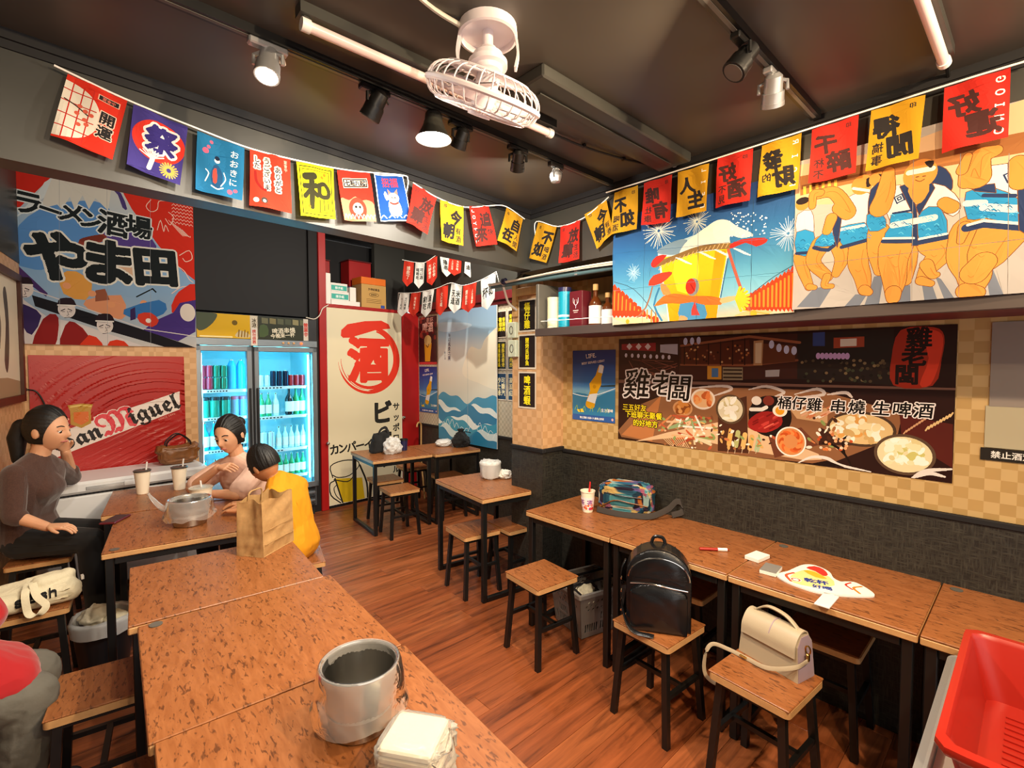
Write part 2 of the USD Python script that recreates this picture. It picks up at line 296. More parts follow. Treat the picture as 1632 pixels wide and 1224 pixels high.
class Art:
    """w x h metres, origin bottom left. quad: four pixel corners (TL, TR, BR, BL) of a photographed sheet, so that traced points can be given as pixels."""
    def __init__(s, w, h, base, quad=None, clip=None):
        s.w, s.h, s.L = w, h, []; s.clip = clip or sbox(0, 0, w, h); s.L.append((s.clip, base)); s.H = None
        if quad is not None:
            A, b = [], []
            for (x, y), (u, v) in zip(quad, ((0, h), (w, h), (w, 0), (0, 0))):
                A += [[x, y, 1, 0, 0, 0, -u*x, -u*y], [0, 0, 0, x, y, 1, -v*x, -v*y]]; b += [u, v]
            s.H = np.append(np.linalg.solve(np.array(A, float), np.array(b, float)), 1).reshape(3, 3)
    def P(s, pts):
        p = np.atleast_2d(np.asarray(pts, float))
        if s.H is None: return p*np.array([s.w, s.h])
        q = np.c_[p, np.ones(len(p))] @ s.H.T; return q[:, :2]/q[:, 2:]
    def shape(s, g, col): s.L.append((g.buffer(0), col)); return s
    def poly(s, pts, col, smooth=0):
        p = s.P(pts); p = smoothed(p, smooth) if smooth else p
        return s.shape(Polygon(p), col)
    def line(s, pts, w, col, smooth=0, cap=1, taper=False):
        p = s.P(pts); p = smoothed(p, smooth, False) if smooth else p
        if taper:
            n = len(p); g = unary_union([LineString(p[i:i+2]).buffer(max(w/2*math.sin(PI*(i+1)/(n+.5))**.7, w*.08)) for i in range(n-1)])
        else: g = LineString(p).buffer(w/2, cap_style=cap, quad_segs=3)
        return s.shape(g, col)
    def circ(s, c, r, col, ry=None, rot=0):
        c = s.P(c)[0]; g = affinity.rotate(affinity.scale(Point(0, 0).buffer(1, quad_segs=8), r, ry or r), rot); return s.shape(affinity.translate(g, *c), col)
    def text(s, t, c, h, col, kind='cjk', bold=2, vertical=False, rot=0, mirror=False, outline=None, size=64, gap=0.0, sx=1.0, shear=0):
        g = text_poly(t, h, kind, bold, vertical, size, gap, sx)
        if shear: g = affinity.skew(g, xs=shear, origin=(0, 0))
        if mirror: g = affinity.scale(g, -1, 1, origin=(0, 0))
        g = affinity.translate(affinity.rotate(g, rot, origin=(0, 0)), *s.P(c)[0])
        if outline: s.shape(g.buffer(outline[0], quad_segs=2).simplify(outline[0]*.15), outline[1])
        return s.shape(g, col)
    def mesh(s, to3d, edge=None, two=False):
        cover = None; V, F, C, n = [], [], [], 0; items = []
        for g, col in reversed(s.L):
            g = g.intersection(s.clip)
            if cover is not None: g = g.difference(cover)
            cover = g if cover is None else cover.union(g)
            items.append((g, col))
        for g, col in items:
            for q in getattr(g, 'geoms', [g]):
                if q.geom_type != 'Polygon' or q.area < 1e-8: continue
                q = shapely.remove_repeated_points(q, 1e-6)
                try: v, f = trimesh.creation.triangulate_polygon(q, engine='earcut')
                except Exception: continue
                if len(f) == 0: continue
                if edge or callable(col):
                    v3, f = trimesh.remesh.subdivide_to_size(np.c_[v, np.zeros(len(v))], f, edge or s.w/12, max_iter=20); v = v3[:, :2]
                c = np.array([lin(col(a/s.w, b/s.h)) for a, b in v]) if callable(col) else np.tile(lin(col), (len(v), 1))
                V.append(v); F.append(np.asarray(f)+n); C.append(c); n += len(v)
        V, F, C = np.vstack(V), np.vstack(F), np.vstack(C)
        return trimesh.Trimesh(to3d(V), F, process=False), C
def grad(*stops):
    """Colour of a printed vertical colour gradient: (v, hex) stops from the bottom up."""
    xs = [a for a, _ in stops]; cs = np.array([[int(c[i:i+2], 16)/255 for i in (0, 2, 4)] for _, c in stops])
    return lambda u, v: [np.interp(v, xs, cs[:, k]) for k in range(3)]
def sheet(o, ux, uy, off=None):
    o, ux, uy = (np.asarray(x, float) for x in (o, ux, uy)); n = np.cross(ux, uy)
    def fn(v):
        p = o + v[:, :1]*ux + v[:, 1:]*uy
        return p if off is None else p + off(v[:, 0], v[:, 1])[:, None]*n
    return fn
HDA = math.radians(3.735); HD = np.array([math.cos(HDA), math.sin(HDA), 0]); HN = np.array([-math.sin(HDA), math.cos(HDA), 0]); UZ = np.array([0, 0, 1.0])
def U(u, v, z): return HD*u + HN*v + UZ*z
def ray(px, py): return FW + RT*(px-816)/FPX - UP*(py-612)/FPX
def at_x(px, py, x): d = ray(px, py); return EYE + d*(x/d[0])
def at_y(px, py, y): d = ray(px, py); return EYE + d*(y/d[1])
def at_z(px, py, z): d = ray(px, py); return EYE + d*((z-EYE[2])/d[2])
def at_v(px, py, v): d = ray(px, py); return EYE + d*(v/(d @ HN))
def ubox(u0, u1, v0, v1, z0, z1, bev=0):
    m = bx(u0, u1, v0, v1, z0, z1, bev); m.apply_transform(trimesh.transformations.rotation_matrix(HDA, [0, 0, 1])); return m
# ================================================================== THE SETTING
CZ, WX, XS, HV = 2.68, 2.77, 2.25, 2.11       # ceiling, right wall, soffit face, header face (along HN)
rng = random.Random(4)
floor = thing('floor', '', '', kind='structure')
put('subfloor', bx(-.95, 3.7, -1.4, 6.3, -.06, -.006), 'black_wall', floor)
PW = .125
for j in range(60):                                   # vinyl planks running across the room, each a piece of its own
    y0 = -1.35 + j*PW
    if y0 > 5.75: break
    x = -.92 - rng.random()*.9
    while x < 3.62:
        a, b = max(x, -.92), min(x+1.22, 3.62)
        if b-a > .03: put('plank', cbox([(a+b)/2, y0+PW/2, -.004], [b-a-.0012, PW-.0012, .008], .0012), f'plank{rng.randrange(4)}', floor, smooth=False)
        x += 1.22
struct('ceiling', bx(-.95, 2.9, -1.4, 2.32, CZ, CZ+.08), 'dark_ceiling')
struct('ceiling', bx(-.95, 3.7, 2.05, 6.3, 3.27, 3.35), 'black_wall')
struct('wall_header', [ubox(-1.0, 2.393, HV, HV+.11, 2.302, 3.27)], 'black_paint')
struct('trim_1', [ubox(-1.0, 2.38, HV-.018, HV, CZ-.03, CZ), ubox(-1.0, 2.38, HV-.008, HV, CZ-.055, CZ-.03)], 'black_wall')
struct('wall_soffit', bx(XS, 2.9, -1.4, 2.36, 2.295, CZ), 'black_paint')
struct('trim_2', [bx(XS-.018, XS, -1.4, 2.26, CZ-.03, CZ), bx(XS-.008, XS, -1.4, 2.26, CZ-.055, CZ-.03)], 'black_wall')
struct('wall_right', bx(WX, 2.9, -1.4, 2.76, 1.05, 2.68), 'wallpaper')
struct('trim_3', [bx(WX-.012, WX, -1.4, 2.435, 0, 1.035)], 'dado')
struct('trim_4', [bx(WX-.024, WX, -1.4, 2.42, 1.03, 1.056, .004), bx(2.525, 2.549, 2.411, 2.76, 1.045, 1.075, .004), bx(2.549, 2.76, 2.411, 2.435, 1.045, 1.075, .004)], 'black_wall')
struct('wall_column', bx(2.549, 2.9, 2.435, 2.76, 1.06, 2.30), 'wallpaper_peach')
struct('trim_5', bx(2.541, 2.9, 2.427, 2.76, 0, 1.05), 'dado')
struct('wall_return', bx(2.6, 3.62, 2.70, 2.76, 0, 3.3), 'black_paint')
struct('wall_far', bx(3.5, 3.62, 2.7, 5.75, .90, 2.34), 'wallpaper_pale')
struct('trim_6', bx(3.49, 3.62, 2.7, 5.75, 0, .89), 'dado')
struct('trim_7', bx(3.475, 3.5, 2.7, 5.68, .88, .91, .004), 'black_wall')
struct('trim_8', [bx(3.44, 3.62, 2.76, 5.66, 2.38, 2.47, .004), bx(3.47, 3.62, 2.76, 5.66, 2.335, 2.38, .004)], 'maroon_paint')
struct('wall_far_upper', bx(3.5, 3.62, 2.7, 6.2, 2.47, 3.3), 'black_paint')
struct('wall_back', ubox(-.9, 1.245, 5.2, 5.32, 0, 3.3), 'wallpaper_peach')
struct('trim_9', ubox(1.2, 2.52, 6.0, 6.06, 0, 3.3), 'black_wall')
struct('wall_alcove', ubox(1.2, 2.46, 5.46, 5.5, 2.22, 3.3), 'black_wall')
WLA = math.atan2(.134, 1.0)                            # the left wall turns a little out of square
def wl(l, o, z): return np.array([-.215 - math.sin(WLA)*l - math.cos(WLA)*o, 5.25 - math.cos(WLA)*l + math.sin(WLA)*o, z])
def wlbox(l0, l1, o0, o1, z0, z1): return trimesh.convex.convex_hull(np.array([wl(l, o, z) for l in (l0, l1) for o in (o0, o1) for z in (z0, z1)]))
struct('wall_left', wlbox(-.1, 1.8, 0, .06, 0, 2.44), 'wallpaper_peach'); struct('wall_left_upper', wlbox(-.1, 1.8, -.004, .06, 2.44, 3.3), 'black_paint')
struct('trim_10', bx(-.95, -.45, 3.41, 3.46, 0, 3.3), 'wallpaper_peach')
struct('wall_left_near', bx(-.95, -.85, -1.4, 3.46, 0, 3.3), 'black_paint')
struct('wall_panel', [ubox(3.6, 3.93, 5.4, 5.5, 0, 2.36)], 'red_paint')
struct('wall_back_upper', ubox(3.42, 3.93, 5.75, 5.82, 2.2, 3.3), 'black_paint')
struct('trim_11', ubox(2.40, 2.50, 5.42, 6.0, 0, 3.3), 'black_wall')

# red cupboard with the sake door
cup = thing('cupboard', 'tall red cupboard built around the cream door with the red brush circle', 'cupboard')
struct('trim_12', ubox(2.50, 2.585, 5.39, 6.0, 0, 3.26, .004), 'red_paint')
put('top_board', ubox(2.585, 3.62, 5.39, 6.0, 2.345, 2.385, .004), 'red_paint', cup)
struct('trim_13', ubox(2.585, 3.62, 5.98, 6.02, 2.385, 3.26), 'black_wall')
put('plinth', ubox(2.585, 3.62, 5.42, 5.46, 0, .05), 'black_wall', cup)
for a, b, z, lb in ((2.60, 2.80, 2.95, 'dark red storage box at the left, behind the teal cartons'), (3.05, 3.36, 3.0, 'red storage box behind the orange box, up at the dark ceiling')):
    t = thing('storage_box', lb, 'box', U((a+b)/2, 5.84, 2.3855), HDA); put('box', cbox([0, 0, (z-2.39)/2], [b-a, .22, z-2.39], .006), 'red_paint', t, smooth=False); put('lid', cbox([0, 0, z-2.39+.008], [b-a+.01, .23, .016], .004), 'maroon_paint', t, smooth=False)
put('door_knob', as_tm(trimesh.creation.icosphere(2, .022)).apply_translation(U(2.57, 5.37, .78)), 'chrome', cup)
put('door_knob', as_tm(trimesh.creation.icosphere(2, .022)).apply_translation(U(3.60, 5.37, 1.0)), 'chrome', cup)

# display shelf under the soffit
sh = thing('display_shelf', 'dark wall shelf under the black soffit, holding the bottles and gift boxes', 'shelf', (0, 0, 0))
put('board', bx(XS, 2.77, -.6, 2.2, 1.88, 1.908, .003), 'maroon_paint', sh)
put('front_edge', bx(XS-.012, XS, -.6, 2.21, 1.868, 1.918, .003), 'shelf_edge', sh)
put('side_panel', bx(XS, 2.76, 2.19, 2.215, 1.9, 2.205, .003), 'grey_trim', sh)
put('back_panel', bx(2.755, 2.769, -.6, 2.19, 1.908, 2.29), 'raw_wood', sh)
# ================================================================== CEILING
def track(name, label, x0, x1, y, rz=0, w=.035):
    t = thing(name, label, 'track', (0, 0, 0))
    put('rail', [bx(x0, x1, y-w/2, y+w/2, CZ-.028, CZ)], 'black_metal', t)
    put('slot', [bx(x0+.02, x1-.02, y-.006, y+.006, CZ-.03, CZ-.028)], 'grey_trim', t)
    return t
track('light_track', 'long black ceiling track carrying the hooded lamp and the caged bulb, nearer the bunting wall', -.7, 2.2, 1.6)
track('light_track', 'black ceiling track with the white spotlight, nearer the camera', -.7, 2.2, .625)
track('light_track', 'added unseen black ceiling track above and behind the near left table', -.8, 2.2, -.55)  # unseen third track, added to carry the extra lamps behind the camera
def spot(x, y, aim, label, body='black_metal', power=0, colour=WARM, cone=42, drop=.062, L=.08, r=.034, lit=False, z=CZ-.028, kind='spotlight'):
    t = thing(kind, label, 'lamp', (x, y, z), group=None)
    d = np.asarray(aim, float) - np.array([x, y, z-drop]); d /= np.linalg.norm(d)
    o = np.array([0, 0, -drop])
    put('adapter', cbox([0, 0, -.010], [.11, .03, .02], .004), body, t)
    s = np.cross(d, [0, 0, 1.0]); s = s/np.linalg.norm(s) if np.linalg.norm(s) > .1 else np.array([1.0, 0, 0])
    put('bracket', [tube([s*0+[0, 0, -.01], [0, 0, -.018], s*(r+.008)+o*.55, s*(r+.008)+o], .006, 6), tube([[0, 0, -.018], -s*(r+.008)+o*.55, -s*(r+.008)+o], .006, 6)], body, t)
    a, b = o - d*L*.55, o + d*L*.5
    lb = put('lamp_body', [tube([a-d*.012, a, o, o, b, b], [r*.45, r*.8, r*.85, r, r*1.02, r*.9], 20)], body, t)
    put('rim', tube([b-d*.01, b+d*.004], [r*1.06, r*1.06], 20), body, lb)
    put('power_lead', tube(smooth_path([[.04, 0, -.018], a*.5+np.array([.05, .02, -.02]), a], 5), .004, 5), 'cable_black' if body == 'black_metal' else 'cable_white', t)
    put('lens', tube([b+d*.004, b+d*.006], r*.86, 20), 'bulb' if lit else 'lamp_off', lb)
    if power: disk_light(str(t.GetPath())+'/light', b+d*.012, d, power, colour, r*.8, cone)
    return t
P1 = 5.0
spot(.478, 1.6, (.12, 1.15, .75), 'glaring lit spotlight at the left end of the far ceiling track', 'silver_paint', P1*.7, NEUT, 50, lit=True)
spot(.824, 1.6, (.15, 2.9, .4), 'black spotlight turned away to the left, beside the fan guard', 'black_metal', P1*.35, NEUT, 40)
spot(1.195, 1.6, (1.2, 3.4, 0), 'small black spotlight hanging just right of the hooded lamp', 'black_metal', P1*.4, NEUT, 45, L=.06, r=.03)
spot(1.51, 1.6, (2.5, 2.9, .7), 'small black spotlight turned right, between the hooded lamp and the caged bulb', 'black_metal', P1*.7, NEUT, 45, L=.07, r=.03)
spot(1.505, .625, (.45, 1.5, .75), 'black spotlight pointing left, next to the white one', 'black_metal', P1*.8, WARM, 48)
spot(1.75, .625, (2.7, 1.0, 1.2), 'white spotlight tilted towards the festival banners', 'silver_paint', P1*.3, WARM, 50)
# lamps of the third track, unseen, added to light the tables and floor
spot(.2, -.55, (.5, 1.3, .75), 'added unseen black spotlight above the near left table, at the left of its track', power=P1*.9, colour=WARM, cone=55)
spot(1.1, -.55, (1.6, 2.2, 0), 'added unseen black spotlight above the aisle, in the middle of its track', power=P1*1.9, colour=WARM, cone=60)
spot(1.9, -.55, (2.2, .9, .55), 'added unseen black spotlight above the right tables, at the right of its track', power=P1*.65, colour=WARM, cone=46)
# hooded pendant
h = thing('hooded_lamp', 'lit dark bell-shaped lamp with a glowing white mouth under the fan', 'lamp', (1.067, 1.6, CZ-.028))
put('stem', cyl([0, 0, 0], [0, 0, -.03], .028), 'black_metal', h)
put('hood', lathe([(0, -.006), (.032, -.008), (.034, -.03), (.044, -.06), (.064, -.098), (.068, -.102), (.062, -.098), (.042, -.062), (.03, -.04), (0, -.036)], 32), 'black_paint', h)
put('glow_ring', lathe([(.061, -.094), (.04, -.078), (0, -.074)], 32), 'hood_glow', h)
disk_light(str(h.GetPath())+'/light', (0, 0, -.09), (0, 0, -1), P1*.8, NEUT, .055, 65)
# caged bulb
c = thing('caged_bulb', 'unlit silver bulb in a wire holder at the right end of the far track', 'lamp', (1.76, 1.6, CZ-.028))
put('adapter', cbox([0, 0, -.012], [.09, .03, .024], .004), 'black_metal', c)
put('bulb', lathe([(0, -.024), (.015, -.026), (.016, -.036), (.028, -.05), (.03, -.064), (.026, -.072), (.022, -.088), (0, -.09)], 24), 'silver_paint', c)
for k in range(4):
    a = k*PI/2+.4; put('cage_wire', tube([[.014*math.cos(a), .014*math.sin(a), -.026], [.034*math.cos(a), .034*math.sin(a), -.05], [.03*math.cos(a), .03*math.sin(a), -.075]], .002, 5), 'chrome', c)
# back-room lamps hidden behind the header
spot(2.3, 3.2, (3.2, 5.7, 1.3), 'black spotlight on the back room ceiling, aimed at the cream door', power=P1*1.7, colour=NEUT, cone=50, z=3.26)
spot(.6, 3.0, (.5, 5.1, 2.0), 'black spotlight on the back room ceiling, aimed at the shop banner', power=P1*.85, colour=NEUT, cone=55, z=3.26)
spot(2.9, 3.6, (3.4, 4.4, 1.3), 'black spotlight on the back room ceiling, aimed at the sea poster', power=P1*1.0, colour=NEUT, cone=60, z=3.26)

# ceiling fan with a round wire guard
fan = thing('ceiling_fan', 'pinkish white ceiling fan with a tilted round wire guard', 'fan', (.945, 1.13, CZ))
put('canopy', lathe([(0, 0), (.085, 0), (.088, -.03), (.08, -.032), (.078, -.015), (0, -.012)], 32), 'fan_plastic', fan)
for k in (0, 1):
    s = 1 if k else -1
    put('yoke_arm', ribbon(smooth_path([[s*.06, -s*.055, -.02], [s*.066, -s*.06, -.075], [s*.06, -s*.055, -.12]], 4), .026, .007, [1, 1, 0]), 'fan_plastic', fan)
put('motor', lathe([(0, -.06), (.026, -.062), (.03, -.07), (.044, -.08), (.05, -.10), (.058, -.101), (.058, -.115), (.044, -.118), (.04, -.13), (0, -.135)], 32), 'fan_plastic', fan)
put('neck', cyl([0, 0, 0], [0, 0, -.07], .016), 'fan_plastic', fan)
ax = np.array([.03, .54, -1.0]); ax /= np.linalg.norm(ax)
e1 = np.cross(ax, [0, 1, 0]); e1 /= np.linalg.norm(e1); e2 = np.cross(ax, e1)
FC = np.array([0, 0, -.15]); R = .17
def ring(r, h, w, n=48):
    a = np.arange(n)*2*PI/n; return tube(FC + ax*h + r*(np.cos(a)[:, None]*e1 + np.sin(a)[:, None]*e2), w, 7, True)
put('guard_band', ring(R, .045, .009), 'fan_plastic', fan)
put('guard_ring', ring(R*.8, .085, .005), 'fan_plastic', fan); put('guard_ring', ring(R*.72, -.01, .004), 'fan_plastic', fan)
put('guard_ring', ring(R*.3, .088, .004), 'fan_plastic', fan)
for k in range(30):
    a = k*2*PI/30; dr = np.cos(a)*e1 + np.sin(a)*e2
    put('guard_wire', tube(smooth_path([FC + dr*R*.18 - ax*.012, FC + dr*R*.75 - ax*.008, FC + dr*R*.98 + ax*.02, FC + dr*R*.99 + ax*.06, FC + dr*R*.8 + ax*.085, FC + dr*R*.12 + ax*.09], 3), .0024, 5), 'fan_plastic', fan, smooth=True)
put('hub', tube([FC - ax*.02, FC + ax*.1], .035, 20), 'fan_plastic', fan)
for k in range(3):
    a0 = k*2*PI/3+.4; P = []
    for i in range(7):
        for j in range(7):
            r = .03 + .12*i/6; a = a0 + (j/6-.5)*(.5 + .75*math.sin(PI*min(i/6, .8))); h = .038 + (j/6-.5)*.05
            P.append(FC + ax*h + r*(math.cos(a)*e1 + math.sin(a)*e2))
    F = [[i*7+j, i*7+j+1, i*7+j+8] for i in range(6) for j in range(6)] + [[i*7+j, i*7+j+8, i*7+j+7] for i in range(6) for j in range(6)]
    P = np.array(P); put('blade', trimesh.Trimesh(np.vstack([P, P+ax*.003]), np.vstack([F, np.array(F)[:, ::-1]+49]), process=False), 'fan_plastic', fan, smooth=True)
put('power_lead', tube(smooth_path([[-.08, .03, -.015], [-.16, .04, -.004], [-.27, .02, .0]], 4), .007, 6), 'cable_white', fan)
# unlit fluorescent battens
def batten(x0, y0, x1, y1, label):
    t = thing('fluorescent_tube', label, 'lamp', (0, 0, 0)); a, b = np.array([x0, y0, CZ]), np.array([x1, y1, CZ]); d = (b-a)/np.linalg.norm(b-a)
    put('housing', ribbon([a-[0, 0, .015], b-[0, 0, .015]], .045, .03, [-d[1], d[0], 0]), 'black_paint', t)
    put('tube', cyl(a+d*.02-[0, 0, .05], b-d*.02-[0, 0, .05], .0145), 'tube_off', t)
    for p in (a+d*.02, b-d*.02): put('end_cap', cyl(p-[0, 0, .05]-d*.012, p-[0, 0, .05]+d*.012, .018), 'white_plastic' , t); put('holder', cbox(p-[0, 0, .03], [.02, .02, .05], .003), 'black_paint', t)
batten(.50, 1.41, 1.50, 1.38, 'unlit pinkish fluorescent tube crossing behind the fan')
batten(1.10, .24, 2.06, .23, 'unlit fluorescent tube on the ceiling at the right edge, pointing at the festival banner')
du = thing('ceiling_duct', 'low black boxed duct on the ceiling to the right of the fan', 'duct', (0, 0, 0))
put('box', bx(1.18, 2.18, 1.13, 1.30, CZ-.045, CZ, .006), 'black_paint', du)
put('cover_strip', bx(1.24, 2.12, 1.20, 1.23, CZ-.054, CZ-.05), 'black_paint', du)
ca = thing('ceiling_cable', 'thin black cable clipped along the ceiling beside the caged bulb', 'cable', (0, 0, 0))
put('cable', tube(smooth_path([[1.52, 1.44, CZ-.008], [1.75, 1.42, CZ-.012], [2.0, 1.38, CZ-.008], [2.235, 1.32, CZ-.01], [2.24, 1.3, CZ-.1]], 6), .005, 6), 'cable_black', ca)
for x, y in ((1.75, 1.42), (2.0, 1.38), (2.2, 1.33)): put('clip', cbox([x, y, CZ-.008], [.014, .02, .016], .003), 'cable_black', ca)
t = thing('tube_cable', 'short black cable from the right fluorescent tube to the bunting wall', 'cable'); put('cable', tube(smooth_path([[2.07, .23, CZ-.03], [2.16, .235, CZ-.012], [2.243, .24, CZ-.02], [2.243, .24, CZ-.09]], 5), .006, 6), 'cable_black', t)
bk = thing('wall_bracket', 'small silver ceiling fixing at the top of the bunting wall, right of the duct', 'bracket', (2.19, 1.22, CZ))
put('plate', cbox([0, 0, -.004], [.03, .03, .008], .002), 'black_metal', bk); put('stub', cyl([0, 0, -.008], [0, 0, -.04], .009), 'silver_paint', bk)
# ================================================================== TABLES AND STOOLS
def table(label, cx, cy, rz, w, l, along='y', group=None, plate=None, H=.75):
    """Laminate top on two black square-tube loops, one under each end of its length."""
    t = thing('dining_table', label, 'table', (cx, cy, 0), rz, group)
    sx, sy = (w, l) if along == 'y' else (l, w)
    top = put('tabletop', cbox([0, 0, H-.004], [sx-.002, sy-.002, .008], .0025), 'laminate', t, smooth=False)
    put('table_edge', cbox([0, 0, H-.021], [sx-.001, sy-.001, .028], .004), 'edge_band', top, smooth=False)
    e = .034
    def P(a, b): return (a, b) if along == 'y' else (b, a)      # a across, b along
    for s in (-1, 1):
        b = s*(l/2-.03)
        for k in (-1, 1):
            x, y = P(k*(w/2-.03), b); put('leg', bx(x-e/2, x+e/2, y-e/2, y+e/2, .0, H-.035, .003), 'black_metal', t, smooth=False)
        for z, nm in ((.017, 'floor_bar'), (H-.052, 'top_bar')):
            x0, y0 = P(-(w/2-.05), b-e/2); x1, y1 = P(w/2-.05, b+e/2); put(nm, bx(x0, x1, y0, y1, z-e/2, z+e/2, .003), 'black_metal', t, smooth=False)
    for k in (-1, 1):
        x0, y0 = P(k*(w/2-.03)-e/2, -(l/2-.05)); x1, y1 = P(k*(w/2-.03)+e/2, l/2-.05); put('side_rail', bx(x0, x1, y0, y1, H-.069, H-.035, .003), 'black_metal', t, smooth=False)
    if plate:
        for p in plate: put('number_tag', lathe([(0, H+.0005), (.021, H+.0005), (.021, H+.003), (.018, H+.0035), (0, H+.0035)], 20, (p[0], p[1], 0)), 'grey_trim', top)
    return t
D = math.radians
table('near left wooden table holding the steel jug and the wrapped napkins', .455, 1.10, D(-4), .68, .68)
table('bare wooden table in the left row, between the steel jug and the paper bag tables', .49, 1.795, D(-3.4), .685, .70, plate=[(-.29, .325)])
table('wooden table in the left row with the kraft paper bag standing on it', .512, 2.475, D(-5), .685, .64)
table('wooden table with the wrapped steel bowl and the phone, beside the seated woman', .52, 3.455, D(-8), .72, .76, plate=[(-.31, -.345)])
table('wooden table with the paper cups, right against the white chest freezer', .55, 4.225, D(-8), .72, .72)
table('far wooden table with the black bag, by the cream door', 2.54, 4.655, D(-6), .66, .645, 'x')
table('far wooden table with the black drawstring pouch, under the sea poster', 3.145, 4.55, D(-6), .66, .56, 'x')
table('square wooden table with the white plastic bundle, standing by the wall column', 2.467, 2.925, D(-7.4), .607, .735)
for y0, y1, lb in ((1.565, 2.215, 'right wall table with the patterned bag and the cup with a red straw'), (.925, 1.56, 'right wall table with the red marker pen'),
                   (.26, .92, 'right wall table with the round paper fan and the white notes'), (-.40, .255, 'right wall table cut by the picture edge, above the red basket')):
    table(lb, 2.462, (y0+y1)/2, 0, .60, y1-y0, plate=[(.25, .28)] if y0 < .9 else None)
st = []
def make_stool(label, loc, rz):
    t = thing('stool', label, 'stool', loc, rz); H = .46; w = .31
    seat = put('seat', cbox([0, 0, H-.004], [w-.002, w-.002, .008], .0025), 'laminate', t, smooth=False)
    sq = sbox(-w/2+.02, -w/2+.02, w/2-.02, w/2-.02).buffer(.02, quad_segs=4)
    put('seat_edge', extr(sq, .026, (0, 0, H-.033)), 'edge_band', seat)
    for sx in (-1, 1):
        for sy in (-1, 1):
            put('leg', ribbon([[sx*.118, sy*.118, H-.045], [sx*.146, sy*.146, .0]], .027, .027, [1, 0, 0]), 'black_metal', t, smooth=False)
    put('seat_frame', [bx(-.13, .13, k*.118-.012, k*.118+.012, H-.058, H-.033) for k in (-1, 1)] + [bx(k*.118-.012, k*.118+.012, -.13, .13, H-.058, H-.033) for k in (-1, 1)], 'black_metal', t, smooth=False)
    for k in (-1, 1): put('rung', bx(-.128, .128, k*.131-.01, k*.131+.01, .2, .22), 'black_metal', t, smooth=False)
    put('rung', bx(-.01, .01, -.131, .131, .2, .22), 'black_metal', t, smooth=False)
    return t
s0 = make_stool('free wooden stool standing beside the grey shopping basket', (2.036, 1.954, 0), D(-6))
for lb, x, y, rz in (('wooden stool carrying the black leather backpack', 2.06, 1.2, -4), ('wooden stool carrying the cream handbag', 2.02, .705, -5),
                     ('dark stool tucked under the paper fan table', 2.575, .63, 0), ('dark stool tucked under the marker pen table, behind the black backpack', 2.565, 1.31, 0),
                     ('wooden stool under the near side of the square table by the column', 2.235, 2.86, -8), ('wooden stool under the wall side of the square table by the column', 2.55, 2.745, -6),
                     ('wooden stool in front of the far table with the black bag', 2.435, 4.30, -7), ('grey lit stool under the far table with the black bag', 2.53, 4.77, -8),
                     ('wooden stool against the red wall behind the far tables', 3.10, 5.15, -8), ('wooden stool under the far table with the drawstring pouch', 3.13, 4.45, -8),
                     ('wooden stool half under the left row, beside the grey trousers', .085, 2.42, -8), ('wooden stool carrying the canvas tote bag', -.15, 3.48, -6),
                     ('wooden stool barely showing under the left row at the bottom edge', .20, 1.72, -5)):
    dup(s0, lb, (x, y, 0), D(rz))
# ================================================================== FLAGS, BANNERS, POSTERS
RED, YEL, INK, WHT = 'c62c22', 'c8941f', '2a2626', 'f1eee6'
def flag_art(kind, w, h):
    a = Art(w, h, {'r': RED, 'y': YEL}.get(kind[0], kind[0])); return a
def big_small(a, big, small, col, mir=False, eng=None, seal=True):
    m = (lambda u: 1-u) if mir else (lambda u: u); W, H = a.w, a.h
    if eng:
        for i, ch in enumerate(eng): a.text(ch, (m(.14), .88-.76*i/max(len(eng)-1, 1)), H*.13, WHT, 'latin', 3, mirror=mir, rot=-90)
    if seal: a.text('印', (m(.2), .88), H*.09, col, bold=1, mirror=mir, size=40)
    a.text(big[0], (m(.68), .66), H*.36, col, bold=5, mirror=mir, shear=8); a.text(big[1], (m(.38), .30), H*.38, col, bold=5, mirror=mir, shear=8)
    for i, ch in enumerate(small): a.text(ch, (m(.80), .34-.20*i), H*.17, col, bold=2, mirror=mir, size=48)
def F_open(a):
    a.shape(Point(.03*a.w, .47*a.h).buffer(.44*a.h, quad_segs=10).intersection(sbox(0, 0, a.w, a.h)), 'e9dfcd')
    for u in (.13, .3, .46): a.line([(u, .03), (u, .9)], .003, RED)
    for v in (.2, .4, .6, .78): a.line([(0, v), (.56, v)], .003, RED)
    a.line([(.05, .62), (.25, .58), (.45, .5)], .004, '4a3a30', 4)
    for u, v in ((.3, .6), (.4, .55), (.42, .42), (.34, .32), (.5, .52), (.28, .48), (.46, .36)): a.circ((u, v), a.h*.03, 'd9604a')
    a.shape(affinity.translate(sbox(-.19*a.w, -.045*a.h, .19*a.w, .045*a.h), .72*a.w, .86*a.h), 'f0b9a0'); a.shape(affinity.translate(sbox(-.17*a.w, -.035*a.h, .17*a.w, .035*a.h), .72*a.w, .86*a.h), INK); a.text('宴會中', (.72, .86), a.h*.055, 'c96a58', bold=1, size=40)
    a.text('開運', (.76, .46), a.h*.2, INK, vertical=True, bold=4, gap=.12, outline=(.003, 'f0cdb8'))
def F_fest(a):
    a.shape(affinity.scale(Point(.52*a.w, .56*a.h).buffer(1, quad_segs=10), .49*a.w, .33*a.h), 'e23a2c'); a.text('祭', (.56, .6), a.h*.44, '3a2f7c', bold=5, outline=(.008, WHT))
    a.line([(.4, .1), (.44, .26)], .014, WHT)
    for k in range(9): a.line([(.42, .26), (.2+.055*k, .40-.004*(k-4)**2)], .004, WHT)
    for k in range(18):
        t = k*2*PI/18; a.line([(.76+.06*math.cos(t), .17+.045*math.sin(t)), (.76+.17*math.cos(t), .17+.12*math.sin(t))], .005, 'd9b45a')
